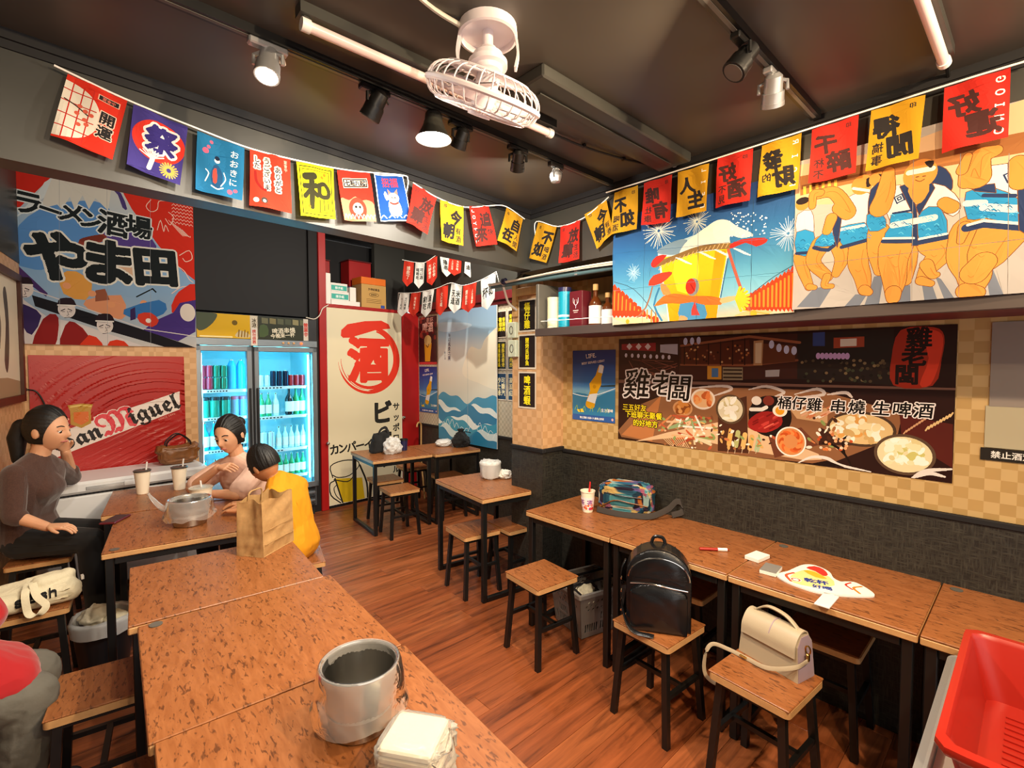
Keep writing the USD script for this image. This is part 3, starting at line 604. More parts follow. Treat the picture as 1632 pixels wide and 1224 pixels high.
def F_blue(a):
    for i, ch in enumerate('おおきに'): a.text(ch, (.78, .8-.17*i), a.h*.14, WHT, bold=1)
    a.poly([(.38, .12), (.3, .3), (.36, .5), (.46, .52), (.56, .36), (.52, .12)], '1d4f78', 3); a.poly([(.36, .2), (.34, .4), (.42, .46), (.44, .22)], 'd9483c', 2); a.circ((.43, .6), a.h*.045, 'f0e2d8'); a.circ((.43, .645), a.h*.04, '14243c')
    a.line([(.2, .2), (.26, .34), (.2, .4)], .004, WHT, 3); a.line([(.52, .16), (.62, .3), (.58, .42)], .004, WHT, 3); a.line([(.33, .14), (.45, .1), (.57, .14)], .005, WHT, 3)
    for u, v, r in ((.24, .8, .03), (.18, .72, .05), (.72, .1, .045), (.84, .14, .035), (.3, .9, .03)): a.circ((u, v), a.h*r, 'd8607c')
def F_thanks(a):
    for i, (s, u, v) in enumerate((('ありがと', .66, .55), ('うございま', .40, .62), ('した', .17, .80))): a.text(s, (u, v), a.h*.115, INK, vertical=True, bold=2, outline=(.006, 'f4ddc8'), gap=.02)
    a.text('宴會中', (.87, .84), a.h*.07, 'e8a898', vertical=True, bold=1, size=40)
    a.line([(.12, .62), (.14, .46), (.25, .35), (.36, .32)], .01, '9a2018', 4); a.circ((.14, .12), a.h*.045, 'e8d6c8'); a.circ((.32, .13), a.h*.055, '4a4038'); a.circ((.32, .12), a.h*.03, 'd8c8b8')
def F_wa(a):
    o = Polygon(a.P([(.06, .05), (.94, .05), (.94, .95), (.06, .95)])); a.shape(o.difference(o.buffer(-.003)), '4a4418'); o2 = o.buffer(-.012); a.shape(o2.difference(o2.buffer(-.002)), '4a4418')
    a.line([(.18, .58), (.48, .60)], .022, '3a3820', 0); a.line([(.36, .7), (.36, .40), (.34, .2)], .022, '3a3820'); a.line([(.36, .55), (.16, .38)], .018, '3a3820'); a.line([(.38, .5), (.5, .42)], .018, '3a3820'); a.line([(.22, .76), (.42, .78)], .03, '3a3820')
    a.line([(.56, .62), (.58, .42), (.8, .42), (.84, .54), (.72, .66), (.56, .62)], .018, '3a3820', 3)
    for u, v in ((.74, .84), (.66, .78), (.26, .2)): a.circ((u, v), a.h*.03, 'd08018')
    for i in range(3): a.line([(.56+.12*i, .34), (.56+.12*i, .12+.03*i)], .005, '6a6420')
def F_dharma(a):
    g = affinity.rotate(sbox(-.36*a.w, -.08*a.h, .36*a.w, .08*a.h), 4); g = affinity.translate(g, .5*a.w, .77*a.h); a.shape(g.buffer(.004), 'f0d8c0').shape(g, '3a2018').shape(g.buffer(-.004), 'f0d8c0'); a.text('七転八起', (.5, .77), a.h*.12, INK, bold=3, rot=4)
    a.poly([(0, 0), (1, 0), (1, .35), (.8, .45), (.6, .42), (.45, .5), (.25, .42), (0, .44)], 'e88a6a', 3); a.circ((.5, .26), a.h*.2, 'd9402e', a.h*.22); a.circ((.5, .26), a.h*.12, 'f0cdb4'); a.circ((.44, .29), a.h*.025, INK); a.circ((.56, .29), a.h*.025, INK)
    for k in range(9): a.line([(.05+.11*k, .05), (.10+.11*k, .14), (.16+.11*k, .06)], .004, 'f6d6c0', 3)
def F_cat(a):
    o = sbox(0, 0, a.w, a.h); a.shape(o.difference(o.buffer(-.006)), 'e8eef4'); a.text('招福', (.48, .83), a.h*.2, 'd8405c', bold=4)
    a.poly([(.36, .14), (.34, .4), (.5, .46), (.7, .4), (.72, .14)], 'f0e4cc', 3); a.circ((.53, .5), a.h*.14, 'f0e4cc', a.h*.12); a.poly([(.38, .56), (.38, .7), (.48, .62)], 'e08070'); a.poly([(.58, .62), (.68, .7), (.68, .56)], 'e08070'); a.poly([(.28, .44), (.22, .58), (.3, .64), (.36, .5)], 'f0e4cc', 2)
    a.line([(.46, .5), (.49, .52), (.51, .5)], .003, INK); a.line([(.56, .5), (.59, .52), (.61, .5)], .003, INK); a.line([(.4, .4), (.53, .37), (.66, .4)], .008, 'd03c34', 3)
    for k in range(4): a.line([(.05+.24*k, .08), (.14+.24*k, .13), (.22+.24*k, .07)], .006, 'dce8f4', 3)
CLOTH = 'print_cloth'
def flag_on(parent, plane, quad, draw, label, bulge=.008, seed=0, aspect=None):
    """A cloth flag sewn to its cord; its corners are given on a real plane."""
    c = np.array([plane(*p) for p in quad])                      # TL TR BR BL
    w = (np.linalg.norm(c[1]-c[0])+np.linalg.norm(c[2]-c[3]))/2; h = (np.linalg.norm(c[3]-c[0])+np.linalg.norm(c[2]-c[1]))/2
    n = np.cross(c[1]-c[0], c[3]-c[0]); n /= np.linalg.norm(n); n = n if n @ (EYE - c[0]) > 0 else -n
    a = draw(w, h); ph = seed*1.7
    def to3d(v):
        u, t = v[:, 0]/w, v[:, 1]/h; u_, t_ = u[:, None], t[:, None]
        p = (c[3]*(1-u_)+c[2]*u_)*(1-t_) + (c[0]*(1-u_)+c[1]*u_)*t_
        return p + n*(bulge*(1-t)*(1+np.sin(u*5+ph)) + .004*np.sin(u*9+t*4+ph))[:, None]
    m, C = a.mesh(to3d, edge=max(w, h)/7); return put('flag', m, CLOTH, parent, label=label, colours=C)
def on_header(px, py): return at_v(px, py, HV-.03)
def on_soffit(px, py): return at_x(px, py, XS-.03)
def on_soffit_front(px, py): return at_x(px, py, XS-.052)
def on_header_front(px, py): return at_v(px, py, HV-.048)
def mk(base, fn, *a, **k):
    def d(w, h):
        art = Art(w, h, base); fn(art, *a, **k); return art
    return d
def bunting(label, cords, flags, group=None):
    t = thing('bunting', label, 'bunting', group=group)
    for c in cords: put('cord', tube(smooth_path(c, 5), .0035, 6), 'cord_white', t)
    for i, (pl, q, d, lb) in enumerate(flags): flag_on(t, pl, q, d, lb, seed=i)
    return t
def yel(*a, **k): return mk(YEL, big_small, *a, col=INK, **k)
def red(*a, **k): return mk(RED, big_small, *a, col='4a2a28', **k)
hp = lambda *ps: [on_header(*p) for p in ps]; sp = lambda *ps: [on_soffit(*p) for p in ps]; fp_ = lambda *ps: [on_soffit_front(*p) for p in ps]; hq = lambda *ps: [on_header_front(*p) for p in ps]
bunting('long bunting on the black header with mixed red, purple, blue and yellow festival flags', [hp((86, 104), (200, 158), (320, 207), (400, 237), (480, 257), (560, 272), (640, 279), (650, 286), (649, 300), (645, 320), (651, 352))], [
    (on_header, [(108, 117), (203, 161), (179, 255), (80, 217)], mk('d8321f', F_open), 'red flag with a white paper window and the word 開運'),
    (on_header, [(213, 166), (299, 203), (286, 296), (200, 264)], mk('453a86', F_fest), 'purple flag with a red fan and a big 祭'),
    (on_header, [(314, 209), (390, 236), (384, 321), (311, 302)], mk('1f6f9c', F_blue), 'blue flag reading おおきに beside a kimono figure'),
    (on_header, [(398, 238), (463, 253), (464, 341), (398, 327)], mk('d63a24', F_thanks), 'red flag with three columns of outlined hiragana'),
    (on_header, [(473, 257), (531, 269), (535, 350), (477, 345)], mk('e2cf1e', F_wa), 'lemon yellow flag with a brushed 和'),
    (on_header, [(537, 271), (589, 276), (598, 354), (546, 352)], mk('cf3322', F_dharma), 'red flag headed 七転八起'),
    (on_header, [(595, 277), (643, 280), (653, 353), (607, 353)], mk('1c50a4', F_cat), 'blue flag with a white beckoning cat')])
bunting('short red and yellow bunting crossing the corner between the black header and the right wall', [hq((658, 291), (697, 315), (740, 330), (779, 328), (806, 329), (836, 349)), sp((853, 378), (855, 353), (889, 361), (925, 350), (950, 332), (970, 314))], [
    (on_header_front, [(659, 291), (696, 315), (681, 374), (646, 355)], red('放肆', '生活'), 'red flag with dark 放肆'),
    (on_header_front, [(702, 318), (738, 329), (737, 392), (700, 384)], yel('今朝', '有酒'), 'yellow flag reading 今朝'),
    (on_header_front, [(747, 329), (779, 328), (790, 390), (758, 393)], red('追來', '快', eng='JOYFUL', seal=False), 'red flag with JOYFUL in yellow white letters'),
    (on_header_front, [(807, 330), (834, 349), (822, 401), (793, 383)], yel('自在', '人間'), 'yellow flag reading 自在'),
    (on_soffit, [(857, 354), (888, 361), (871, 419), (846, 412)], yel('不如', '喝酒'), 'yellow flag reading 不如'),
    (on_soffit, [(893, 362), (925, 350), (925, 413), (893, 420)], red('放肆', '生活'), 'red flag with faint dark 放肆'),
    (on_soffit, [(932, 342), (966, 319), (981, 371), (951, 397)], yel('今朝', '有酒'), 'tilted yellow flag reading 今朝')])
bunting('long straight red and yellow bunting over the festival banners, its lettering mirrored', [fp_((966, 307), (1080, 272), (1200, 234), (1300, 202), (1420, 164), (1540, 126), (1640, 96))], [
    (on_soffit_front, [(979, 307), (1017, 295), (1015, 365), (975, 375)], yel('不如', '喝酒', mir=True), 'yellow flag with mirrored 不如'),
    (on_soffit_front, [(1026, 292), (1072, 278), (1069, 354), (1025, 360)], red('唯有', '杜康', mir=True), 'red flag with mirrored 唯有'),
    (on_soffit_front, [(1081, 275), (1130, 260), (1128, 337), (1078, 347)], yel('人生', '', mir=True, eng='LIFE', seal=False), 'yellow flag with mirrored 人生'),
    (on_soffit_front, [(1144, 253), (1200, 236), (1196, 320), (1140, 332)], red('好酒', '不見', mir=True), 'red flag with mirrored 好酒'),
    (on_soffit_front, [(1214, 232), (1278, 212), (1272, 301), (1209, 316)], yel('發財', '的', mir=True, eng='RICH', seal=False), 'yellow flag with mirrored 發財'),
    (on_soffit_front, [(1294, 207), (1369, 183), (1365, 276), (1290, 294)], red('千醉', '杯不', mir=True), 'red flag with mirrored 千杯不醉'),
    (on_soffit_front, [(1389, 177), (1475, 150), (1465, 254), (1379, 273)], yel('得閒', '搞事', mir=True), 'yellow flag with mirrored 得閒'),
    (on_soffit_front, [(1505, 140), (1611, 107), (1607, 219), (1501, 245)], red('好運', '', mir=True, eng='GOING', seal=False), 'large red flag with mirrored black characters')])
def pennant(white, cols):
    def d(w, h):
        clip = Polygon([(0, h), (w, h), (w, h*.22), (w/2, 0), (0, h*.22)]); a = Art(w, h, WHT if white else 'd43a28', clip=clip); c = '34342f' if white else 'f2dcc4'
        for i, s in enumerate(cols):
            n = len(cols); a.text(s, (.5+(.5-(i+.5)/n)*.8, .56), min(.5*h/len(s), .36*w if n > 1 else .5*w), c, vertical=True, bold=2, size=40, gap=.05)
        return a
    return d
def back_bunting(label, v0, v1, items, cord, ends=(), group=None):
    """Pennants on a cord through the back room: item = (TL px, TR px, tip px, art)."""
    t = thing('pennant_bunting', label, 'bunting', group=group); x0, x1 = cord[0][0], cord[-1][0]
    pl = lambda px, py: at_v(px, py, v0+(v1-v0)*(px-x0)/(x1-x0))
    put('cord', tube(smooth_path([pl(*p) for p in cord], 4), .004, 5), 'cord_white', t)
    for e in ends: put('tie', tube([pl(*cord[e[0]]), e[1]], .003, 5), 'cord_white', t)
    for i, (tl, tr, ln, sh, d, lb) in enumerate(items): flag_on(t, pl, [tl, tr, (tr[0]+sh, tr[1]+ln), (tl[0]+sh, tl[1]+ln)], d, lb, seed=i, bulge=.006)
back_bunting('upper pennant string, partly hidden behind the black header', 5.0, 4.0, [
    ((644, 416), (660, 418), 40, -3, pennant(0, ['想乾了']), 'red pennant'), ((662, 418), (677, 418), 42, -2, pennant(1, ['可以酒', '喝喝吃']), 'white pennant'), ((680, 416), (697, 408), 43, 0, pennant(0, ['小酌怡情', '大醉養生']), 'red pennant'),
    ((701, 406), (716, 409), 34, 4, pennant(1, ['擼串']), 'white pennant'), ((716, 408), (736, 411), 30, -2, pennant(0, ['今天不喝', '人生白活']), 'red pennant'), ((741, 413), (760, 416), 28, -1, pennant(1, ['酒', '逢'][::1]), 'white pennant'), ((768, 418), (788, 422), 16+12, 2, pennant(0, ['快樂']), 'red pennant')],
    [(641, 414), (662, 418), (678, 418), (699, 405), (716, 408), (740, 412), (765, 417), (790, 423)])
back_bunting('lower pennant string in front of the cream door and sea poster', 5.1, 3.2, [
    ((637, 468), (653, 467), 37, -4, pennant(1, ['大口喝酒', '大口吃肉']), 'white pennant'), ((655, 467), (671, 466), 38, -4, pennant(0, ['天大地大']), 'red pennant'), ((674, 465), (692, 461), 43, -4, pennant(1, ['酒肉', '創吃']), 'white pennant'),
    ((696, 460), (714, 454), 46, -2, pennant(0, ['大口喝']), 'red pennant'), ((719, 452), (737, 455), 46, -4, pennant(1, ['米酒', '天逢']), 'white pennant'), ((738, 456), (760, 450), 45, -2, pennant(0, ['人生得意', '須盡歡']), 'red pennant'), ((767, 447), (790, 434), 53, 0, pennant(1, ['乾', '杯']), 'large white pennant at the end of the string')],
    [(635, 467), (655, 467), (676, 464), (697, 459), (718, 451), (738, 455), (765, 447), (791, 433)], [(0, U(3.53, 5.384, 2.365)), (-1, (2.285, 2.60, 2.235))])

# ------------------------------------------------------------------ shop banner at the back left
def yamada():
    Q = [(90, -37), (1212, 212), (1237, 1199), (139, 1175)]; w, h = 1.13, 1.42
    a = Art(w, h, 'aebfd0', Q)
    a.shape(sbox(0, 0, w, h), grad((0, 'c9c6c2'), (.3, '8fb0cf'), (.55, '86b0d8'), (.75, 'b9c6cf'), (1, 'd7d4c8')))
    a.poly([(60, 380), (330, 120), (380, -60), (40, -60)], 'cf2a1c'); a.poly([(78, 400), (230, 240), (280, 160), (330, 130), (300, 240), (150, 350)], 'd6e0e2')
    a.poly([(78, 640), (120, 430), (330, 300), (600, 280), (700, 360), (640, 520), (430, 560), (300, 700), (180, 700)], '5c92cf', 3); a.poly([(330, 128), (700, 200), (680, 340), (600, 260), (560, 330), (520, 240), (470, 330), (440, 250), (390, 330), (360, 300), (250, 330), (300, 200)], 'd8d6cb')
    a.poly([(700, 60), (1300, 60), (1300, 830), (1150, 720), (1000, 560), (900, 420), (830, 330), (780, 240)], 'd6301f'); a.poly([(690, 190), (760, 230), (800, 330), (770, 320), (740, 240)], '4a3a78', 2)
    a.poly([(640, 400), (860, 480), (960, 520), (980, 600), (820, 620), (660, 520)], '56418a', 2)
    # dragon lines on the red field
    for L in ([(950, 270), (920, 310), (950, 345), (990, 330), (1000, 280), (1060, 280)], [(990, 460), (1010, 400), (1030, 470), (1040, 430), (1060, 470)], [(1060, 350), (1090, 380), (1070, 430), (1040, 390)]): a.line(L, .006, 'f0cbb8', 3)
    for k in range(7): a.line([(1060+14*k, 400+10*k), (1120+12*k, 470+6*k), (1150+8*k, 500)], .004, 'f0cbb8', 3)
    for i in range(7):
        for j in range(6): a.line([(1080+22*j, 285+22*i+j*4), (1091+22*j, 275+22*i+j*4), (1102+22*j, 287+22*i+j*4)], .004, 'f0d0c0')
    for L in ([(1130, 620), (1190, 590), (1210, 640), (1170, 660), (1150, 640)], [(1120, 690), (1160, 720), (1190, 770), (1215, 790)], [(1080, 860), (1140, 820), (1210, 815)]): a.line(L, .007, 'f0cbb8', 3)
    a.poly([(1100, 880), (1150, 830), (1230, 800), (1230, 960), (1080, 980)], 'd6301f', 2); a.poly([(1000, 1020), (1090, 980), (1130, 920), (1230, 900), (1230, 1100), (1120, 1160), (900, 1090)], '4a3580'); a.circ((1180, 980), .06, 'e6dccf', .08)
    # village
    a.poly([(380, 740), (480, 720), (580, 800), (540, 900), (400, 860)], 'e2a24c', 2); a.poly([(540, 900), (760, 870), (790, 1000), (720, 1020), (560, 960)], 'e29a70', 2)
    a.poly([(600, 840), (660, 830), (690, 900), (600, 910)], '9a5a40'); a.poly([(520, 600), (580, 580), (590, 700), (530, 720)], 'e2a27c', 2); a.poly([(500, 520), (650, 485), (660, 530), (520, 560)], '8e3a2c', 2); a.poly([(600, 690), (860, 700), (840, 780), (640, 760)], 'd8b090', 2)
    for p in ((330, 740), (580, 860), (905, 920), (420, 810), (700, 930)): a.circ(p, .025, 'e8a070')
    a.poly([(780, 960), (1000, 900), (1050, 960), (980, 1010), (820, 1010)], '3a78b8', 2); a.poly([(870, 990), (950, 980), (1000, 1030), (960, 1070), (880, 1040)], 'd8402c', 2); a.circ((935, 1030), .02, 'efe6da'); a.poly([(820, 960), (850, 945), (855, 1020), (820, 1030)], '3a2a5a')
    # diagonal beam and the crew
    a.poly([(78, 650), (300, 860), (290, 880), (78, 720)], '4a3068'); a.poly([(200, 870), (370, 920), (880, 1080), (1230, 1200), (1160, 1230), (700, 1100), (220, 940)], '1c1a20'); a.line([(180, 830), (560, 960), (900, 1080), (1230, 1130)], .008, 'd8d0cc')
    a.poly([(82, 720), (150, 900), (300, 1010), (470, 1040), (900, 1190), (900, 1240), (82, 1240)], 'd6cfce')
    a.poly([(110, 930), (180, 940), (260, 1000), (200, 1120), (140, 1060)], '3a2a5c', 2); a.poly([(78, 1000), (120, 990), (170, 1240), (78, 1240)], '6a4a94')
    a.poly([(190, 1230), (270, 1020), (350, 990), (370, 1060), (330, 1230)], '8e2020', 2); a.poly([(370, 1230), (410, 1060), (470, 1040), (560, 1130), (520, 1230)], '8e2020', 2); a.poly([(480, 1240), (560, 1120), (640, 1170), (640, 1240)], 'd83c22', 2); a.poly([(670, 1240), (690, 1160), (780, 1160), (830, 1240)], 'd83c22', 2)
    for (x, y) in ((150, 830), (420, 960), (660, 1060)):
        a.circ((x, y), .052, 'e0d6d0', .066); a.poly([(x-58, y-40), (x-40, y-70), (x+30, y-72), (x+55, y-40), (x+50, y-22), (x-55, y-22)], '2a1c24', 2); a.line([(x-55, y-28), (x+52, y-24)], .012, 'e8e2da')
        for k in (-1, 1): a.line([(x+k*22-14, y+2-6*k), (x+k*22+10, y+2+4*k)], .006, '2a1c24'); a.line([(x+k*22-8, y+14), (x+k*22+8, y+14)], .004, '2a1c24')
        a.line([(x+4, y+10), (x+12, y+34), (x, y+38)], .003, '2a1c24'); a.line([(x-14, y+52), (x+18, y+48)], .004, '2a1c24')
    a.poly([(500, 520), (560, 500), (640, 490), (650, 520), (540, 540)], '7a3226', 2)
    for ch, p, s, r in (('ラ', (170, 285), 150, -5), ('ー', (320, 335), 120, -12), ('メ', (450, 350), 140, -8), ('ン', (580, 390), 140, -6), ('酒', (715, 420), 165, -4), ('場', (875, 440), 150, -2)):
        a.text(ch, p, s/980*h*.86, '1d2426', bold=3, rot=r, outline=(.010, 'dde3e2'))
    a.text('や', (365, 625), .395, '1c2224', bold=9, rot=-6, outline=(.014, 'e6e2d6'), size=96); a.text('ま', (682, 660), .385, '1c2224', bold=9, rot=-2, outline=(.014, 'e6e2d6'), size=96); a.text('田', (980, 690), .325, '1c2224', bold=10, rot=3, outline=(.014, 'e6e2d6'), size=96)
    a.line([(860, 880), (960, 830), (980, 850)], .012, '1d2426', taper=True)
    for x in (372, 672, 945): a.line([(x, 0), (x+4, 1230)], .002, 'a0a4a8')
    off = lambda u, t: .006*np.sin(u*14)+.004*np.sin(t*9+u*4)+.006
    m, C = a.mesh(sheet(U(.115, 5.19, 1.845), HD, UZ, off), edge=.16)
    put('shop_banner', m, CLOTH, label='large cloth banner with big black brushed characters over a blue mountain and red dragon', cat='banner', colours=C)
yamada()
def sanmig():
    Q = [(205, 85), (1435, 80), (1450, 880), (590, 945)]; w, h = 1.0, .96
    a = Art(w, h, 'a81c17'); 
    a.poly([(.08, .345), (.96, .675), (.96, .505), (.08, .145)], 'e6d9d0')
    a.line([(.12, .47), (.21, .475)], .018, 'e8a090'); a.line([(.37, .475), (.45, .48)], .018, 'e8a090'); a.poly([(.225, .43), (.225, .54), (.21, .59), (.29, .60), (.365, .59), (.35, .54), (.35, .43), (.29, .395)], 'b5862c', 1); a.poly([(.245, .45), (.245, .53), (.335, .53), (.335, .45), (.29, .42)], 'd0661c'); a.line([(.23, .575), (.29, .585), (.35, .575)], .012, 'd8b860')
    fr = lambda s: ''.join(chr(0x1D56C + ord(c) - 65) if c.isupper() else chr(0x1D586 + ord(c) - 97) for c in s)
    a.text(fr('San'), (.26, .315), .17, '1c1414', 'math', 2, rot=20); a.text(fr('M'), (.515, .435), .24, 'd8404a', 'math', 2, rot=20, outline=(.006, 'e6d9d0')); a.text(fr('iguel'), (.765, .525), .19, '1c1414', 'math', 2, rot=20); a.circ((.935, .545), .013, '1c1414')
    a.text('SINCE 1890', (.86, .445), .022, 'e0a090', 'latin', 0, rot=20, size=40)
    def rel(u, v):
        u, v = u/w, v/h; r = np.hypot(u-.8, v-.1); k = np.exp(-((u-.6)/.35)**2-((v-.72)/.2)**2)
        return .004 + .010*k*(np.abs(((r*11) % 1)-.5) < .16) + .005*np.exp(-((u-.75)/.3)**2-((v-.18)/.15)**2)*(np.abs((((u*.5-v)*18) % 1)-.5) < .2) + .003*np.sin(u*11+v*6)*(v < .4)
    m, C = a.mesh(sheet(U(.143, 5.19, .80), HD, UZ, rel), edge=.022)
    put('beer_banner', m, 'print_vinyl', label='red wrinkled vinyl beer banner with a white diagonal band of blackletter words above the freezer', cat='banner', colours=C)
    for u in (.15, 1.135): put('banner_nail', lathe([(0, 0), (.012, .002), (.006, .008), (0, .009)], 12), 'gold') if 0 else None
sanmig()
def sake_door():
    w, h = .995, 2.30; a = Art(w, h, 'ddd2b2', [(520.5, 489), (639, 500), (641.6, 780.6), (525.5, 806)])
    def px(x, y): return (500+x/2.783, 380+y/2.783)
    R_ = 'd8331c'; c = a.P(px(250, 535))[0]
    for r0, r1, t0, t1 in ((.355, .42, 100, -95), (.33, .375, 75, -150), (.395, .43, 20, -165), (.375, .385, 180, 260), (.41, .418, 185, 275)):
        t = np.radians(np.linspace(t0, t1, 30)); q = np.linspace(0, 1, 30); wd = np.sin(PI*np.clip(q*1.02, .04, 1))**.4
        o = c + ((r0+r1)/2 + (r1-r0)/2*wd)[:, None]*np.c_[np.cos(t), np.sin(t)]; i = c + ((r0+r1)/2 - (r1-r0)/2*wd)[:, None]*np.c_[np.cos(t), np.sin(t)]
        a.shape(Polygon(np.vstack([o, i[::-1]])), R_)
    a.poly([px(120, 430), px(150, 380), px(300, 365), px(340, 400), px(280, 405), px(160, 440)], R_, 2)
    a.shape(affinity.translate(text_poly('酒', .56, bold=9, size=96), c[0]-.01, c[1]+.0), R_)
    for i, ch in enumerate('サッポロビール'): a.text(ch, px(366, 745+46*i), .105, '26241f', bold=3)
    a.text('ビール', px(305, 870), .30, '26241f', bold=7, vertical=True, size=96, gap=-.05)
    for i, ch in enumerate('カンパーイ'): a.text(ch, px(92+38*i, 935-6*i), .13, '26241f', bold=3, rot=6)
    a.poly([px(95, 1065), px(215, 1060), px(228, 1160), px(130, 1170)], 'c9a818'); a.line([px(85, 1060), px(75, 1010), px(130, 985), px(190, 985), px(200, 1010), px(160, 1050), px(110, 1060), px(85, 1050)], .012, '26241f', 3)
    a.line([px(90, 1070), px(150, 1078), px(175, 1055), px(185, 1030)], .012, '26241f', 3); a.line([px(205, 1005), px(235, 1080), px(240, 1150)], .022, '26241f', 3); a.line([px(95, 1065), px(130, 1175)], .018, '26241f'); a.line([px(92, 1075), px(72, 1090), px(78, 1140), px(120, 1172)], .014, '26241f', 3); a.line([px(100, 1095), px(90, 1110), px(100, 1140), px(120, 1160)], .01, '26241f', 3)
    m, C = a.mesh(sheet(U(2.59, 5.395, .045), HD, UZ))
    put('door_print', m, 'print_paper', cup, label='cream door print with a red brush circle around 酒 and a beer mug', colours=C)
    put('door', ubox(2.588, 3.59, 5.397, 5.43, .04, 2.345), 'paper_white', cup)
sake_door()
# ------------------------------------------------------------------ festival banners on the right soffit, over the shelf
def cloth_on_soffit(name, label, art, y_left, z0, seed):
    off = lambda u, t: .012 + .006*np.sin(u*13+seed)*(1.2-t/art.h) + .003*np.sin(t*22+u*9+seed) + .004*np.exp(-((u % .22)-.11)**2/.0002)*.4
    m, C = art.mesh(sheet([XS-.012, y_left, z0], [0, -1.0, 0], UZ, off), edge=.09); put(name, m, CLOTH, label=label, cat='banner', colours=C)
def beer_fest():
    w, h = .905, .575; a = Art(w, h, '3a70a8', [(85, 292), (1522, -87), (1496, 1017), (78, 1118)])
    a.shape(sbox(0, 0, w, h), grad((0, 'cfc2a4'), (.12, '8cc0d4'), (.35, '5aa4c8'), (.65, '2f6ca4'), (1, '28427c')))
    def burst(c, r, n, col, seed):
        g = random.Random(seed)
        for k in range(n):
            t = k*2*PI/n + g.random()*.2; q = r*(.6+.4*g.random()); p = a.P(c)[0]
            a.shape(LineString([p + q*.12*np.array([math.cos(t), math.sin(t)]), p + q*np.array([math.cos(t), math.sin(t)])]).buffer(.0012), col)
    burst((440, 380), .10, 46, 'e8ecdc', 1); burst((740, 310), .07, 34, 'd0d8c8', 2); burst((1450, 400), .075, 34, 'b8cce0', 3); burst((250, 710), .05, 26, 'a8d0e0', 4)
    # lanterns
    for k in range(11): x = 95+32*k; y0 = 820+22*k+k*k*.6; a.poly([(x-20, y0), (x+18, y0+4), (x+20, 1040+2*k), (x-18, 1035+k)], 'd8401c', 2); a.line([(x, y0+30), (x, 1000)], .008, 'f08830')
    for k in range(12): x = 1130+32*k; y0 = 900-19*k; a.poly([(x-20, y0), (x+18, y0-8), (x+20, 990-2*k), (x-18, 1000-k)], 'd8401c', 2); a.line([(x, y0+24), (x, 970)], .008, 'f08830')
    a.line([(90, 780), (250, 840), (420, 1040)], .003, '3a5060', 3); a.line([(1170, 870), (1330, 740), (1520, 630)], .003, '3a5060', 3)
    # glass of beer
    a.poly([(430, 560), (560, 470), (760, 400), (1000, 395), (990, 560), (890, 1090), (510, 1090)], 'b8d4dc'); a.poly([(440, 520), (560, 460), (660, 450), (620, 560), (440, 560)], '7c98ac', 2)
    a.shape(Polygon(a.P([(450, 590), (980, 520), (890, 1085), (520, 1090)])), grad((0, 'e0980c'), (.4, 'eebc1c'), (.7, 'f0cc20'))); a.poly([(560, 590), (740, 570), (730, 830), (580, 850)], 'f2d82c', 2); a.poly([(880, 540), (970, 530), (880, 1060), (830, 1060)], 'e49a10')
    a.poly([(600, 570), (640, 480), (760, 390), (820, 350), (900, 300), (980, 300), (1060, 350), (1180, 410), (1090, 440), (1000, 420), (1000, 500), (940, 520), (760, 540)], 'efeada', 3)
    g = random.Random(8)
    for k in range(60): a.circ((990+g.random()*290, 240+g.random()*190), .0022+.002*g.random(), 'eef2ee')
    a.line([(415, 650), (560, 590), (760, 520), (1000, 500)], .026, '8a6a3c', 3)
    for k in range(16): x = 440+35*k; y = 640-11*k+(k-8)**2*.5; a.line([(x, y+14), (x+22, y-22)], .004, 'c8a870')
    a.poly([(1000, 490), (1090, 450), (1270, 435), (1280, 470), (1200, 505), (1120, 475), (1010, 520)], 'c43028', 2); a.poly([(380, 640), (420, 580), (500, 570), (440, 640), (400, 670)], 'c43028', 2)
    for x0, y0 in ((570, 590), (880, 530), (1030, 520), (760, 550)):
        for k in range(5): a.line([(x0+18*k, y0+9*k), (x0+18*k+50, y0+9*k+14)], .006, 'f2efe4')
    a.line([(985, 530), (1030, 680), (1090, 850), (1150, 1000)], .013, 'b85a48', 2); a.line([(980, 600), (930, 900)], .006, '3a6a8c')
    a.poly([(360, 810), (400, 730), (520, 700), (540, 720), (460, 790)], 'd8402c', 2); a.line([(390, 820), (340, 980), (260, 1080)], .008, '9a6a50', 2); a.line([(440, 830), (400, 960), (460, 1080)], .01, '3a7ca8', 2)
    # masked dancer with a fan
    a.poly([(400, 970), (470, 890), (560, 870), (640, 880), (700, 890), (800, 890), (940, 910), (930, 960), (790, 960), (690, 1000), (600, 950), (480, 950)], 'e0702c', 2); a.poly([(600, 950), (800, 960), (790, 1100), (610, 1100)], '4a90c0', 2)
    a.poly([(470, 880), (450, 800), (490, 800), (530, 870)], 'e09050', 2); a.poly([(930, 910), (1040, 890), (1060, 915), (940, 950)], 'e6b080', 2); a.circ((705, 820), .034, '8a8a8c', .042); a.circ((690, 815), .027, 'd03020', .037); a.line([(690, 800), (720, 850)], .006, 'a01c14')
    for k in range(9): t = math.radians(-70+18*k); a.line([(1050, 915), (1050+100*math.cos(t), 915-95*math.sin(t))], .012, 'f0c030')
    a.poly([(690, 1000), (720, 930), (740, 1000), (760, 1040), (690, 1040)], 'd8403c'); a.poly([(600, 1040), (660, 1060), (640, 1100), (590, 1100)], 'e09a68', 2)
    a.poly([(70, 1060), (330, 1060), (400, 1110), (200, 1110)], 'e0c898'); a.circ((205, 1090), .012, 'e0a830'); a.poly([(1040, 1040), (1170, 1000), (1330, 1010), (1200, 1060), (1060, 1070)], 'e8b880', 2); a.circ((1180, 1025), .014, 'e8b030'); a.line([(1100, 1000), (1300, 1030)], .004, 'd8a040')
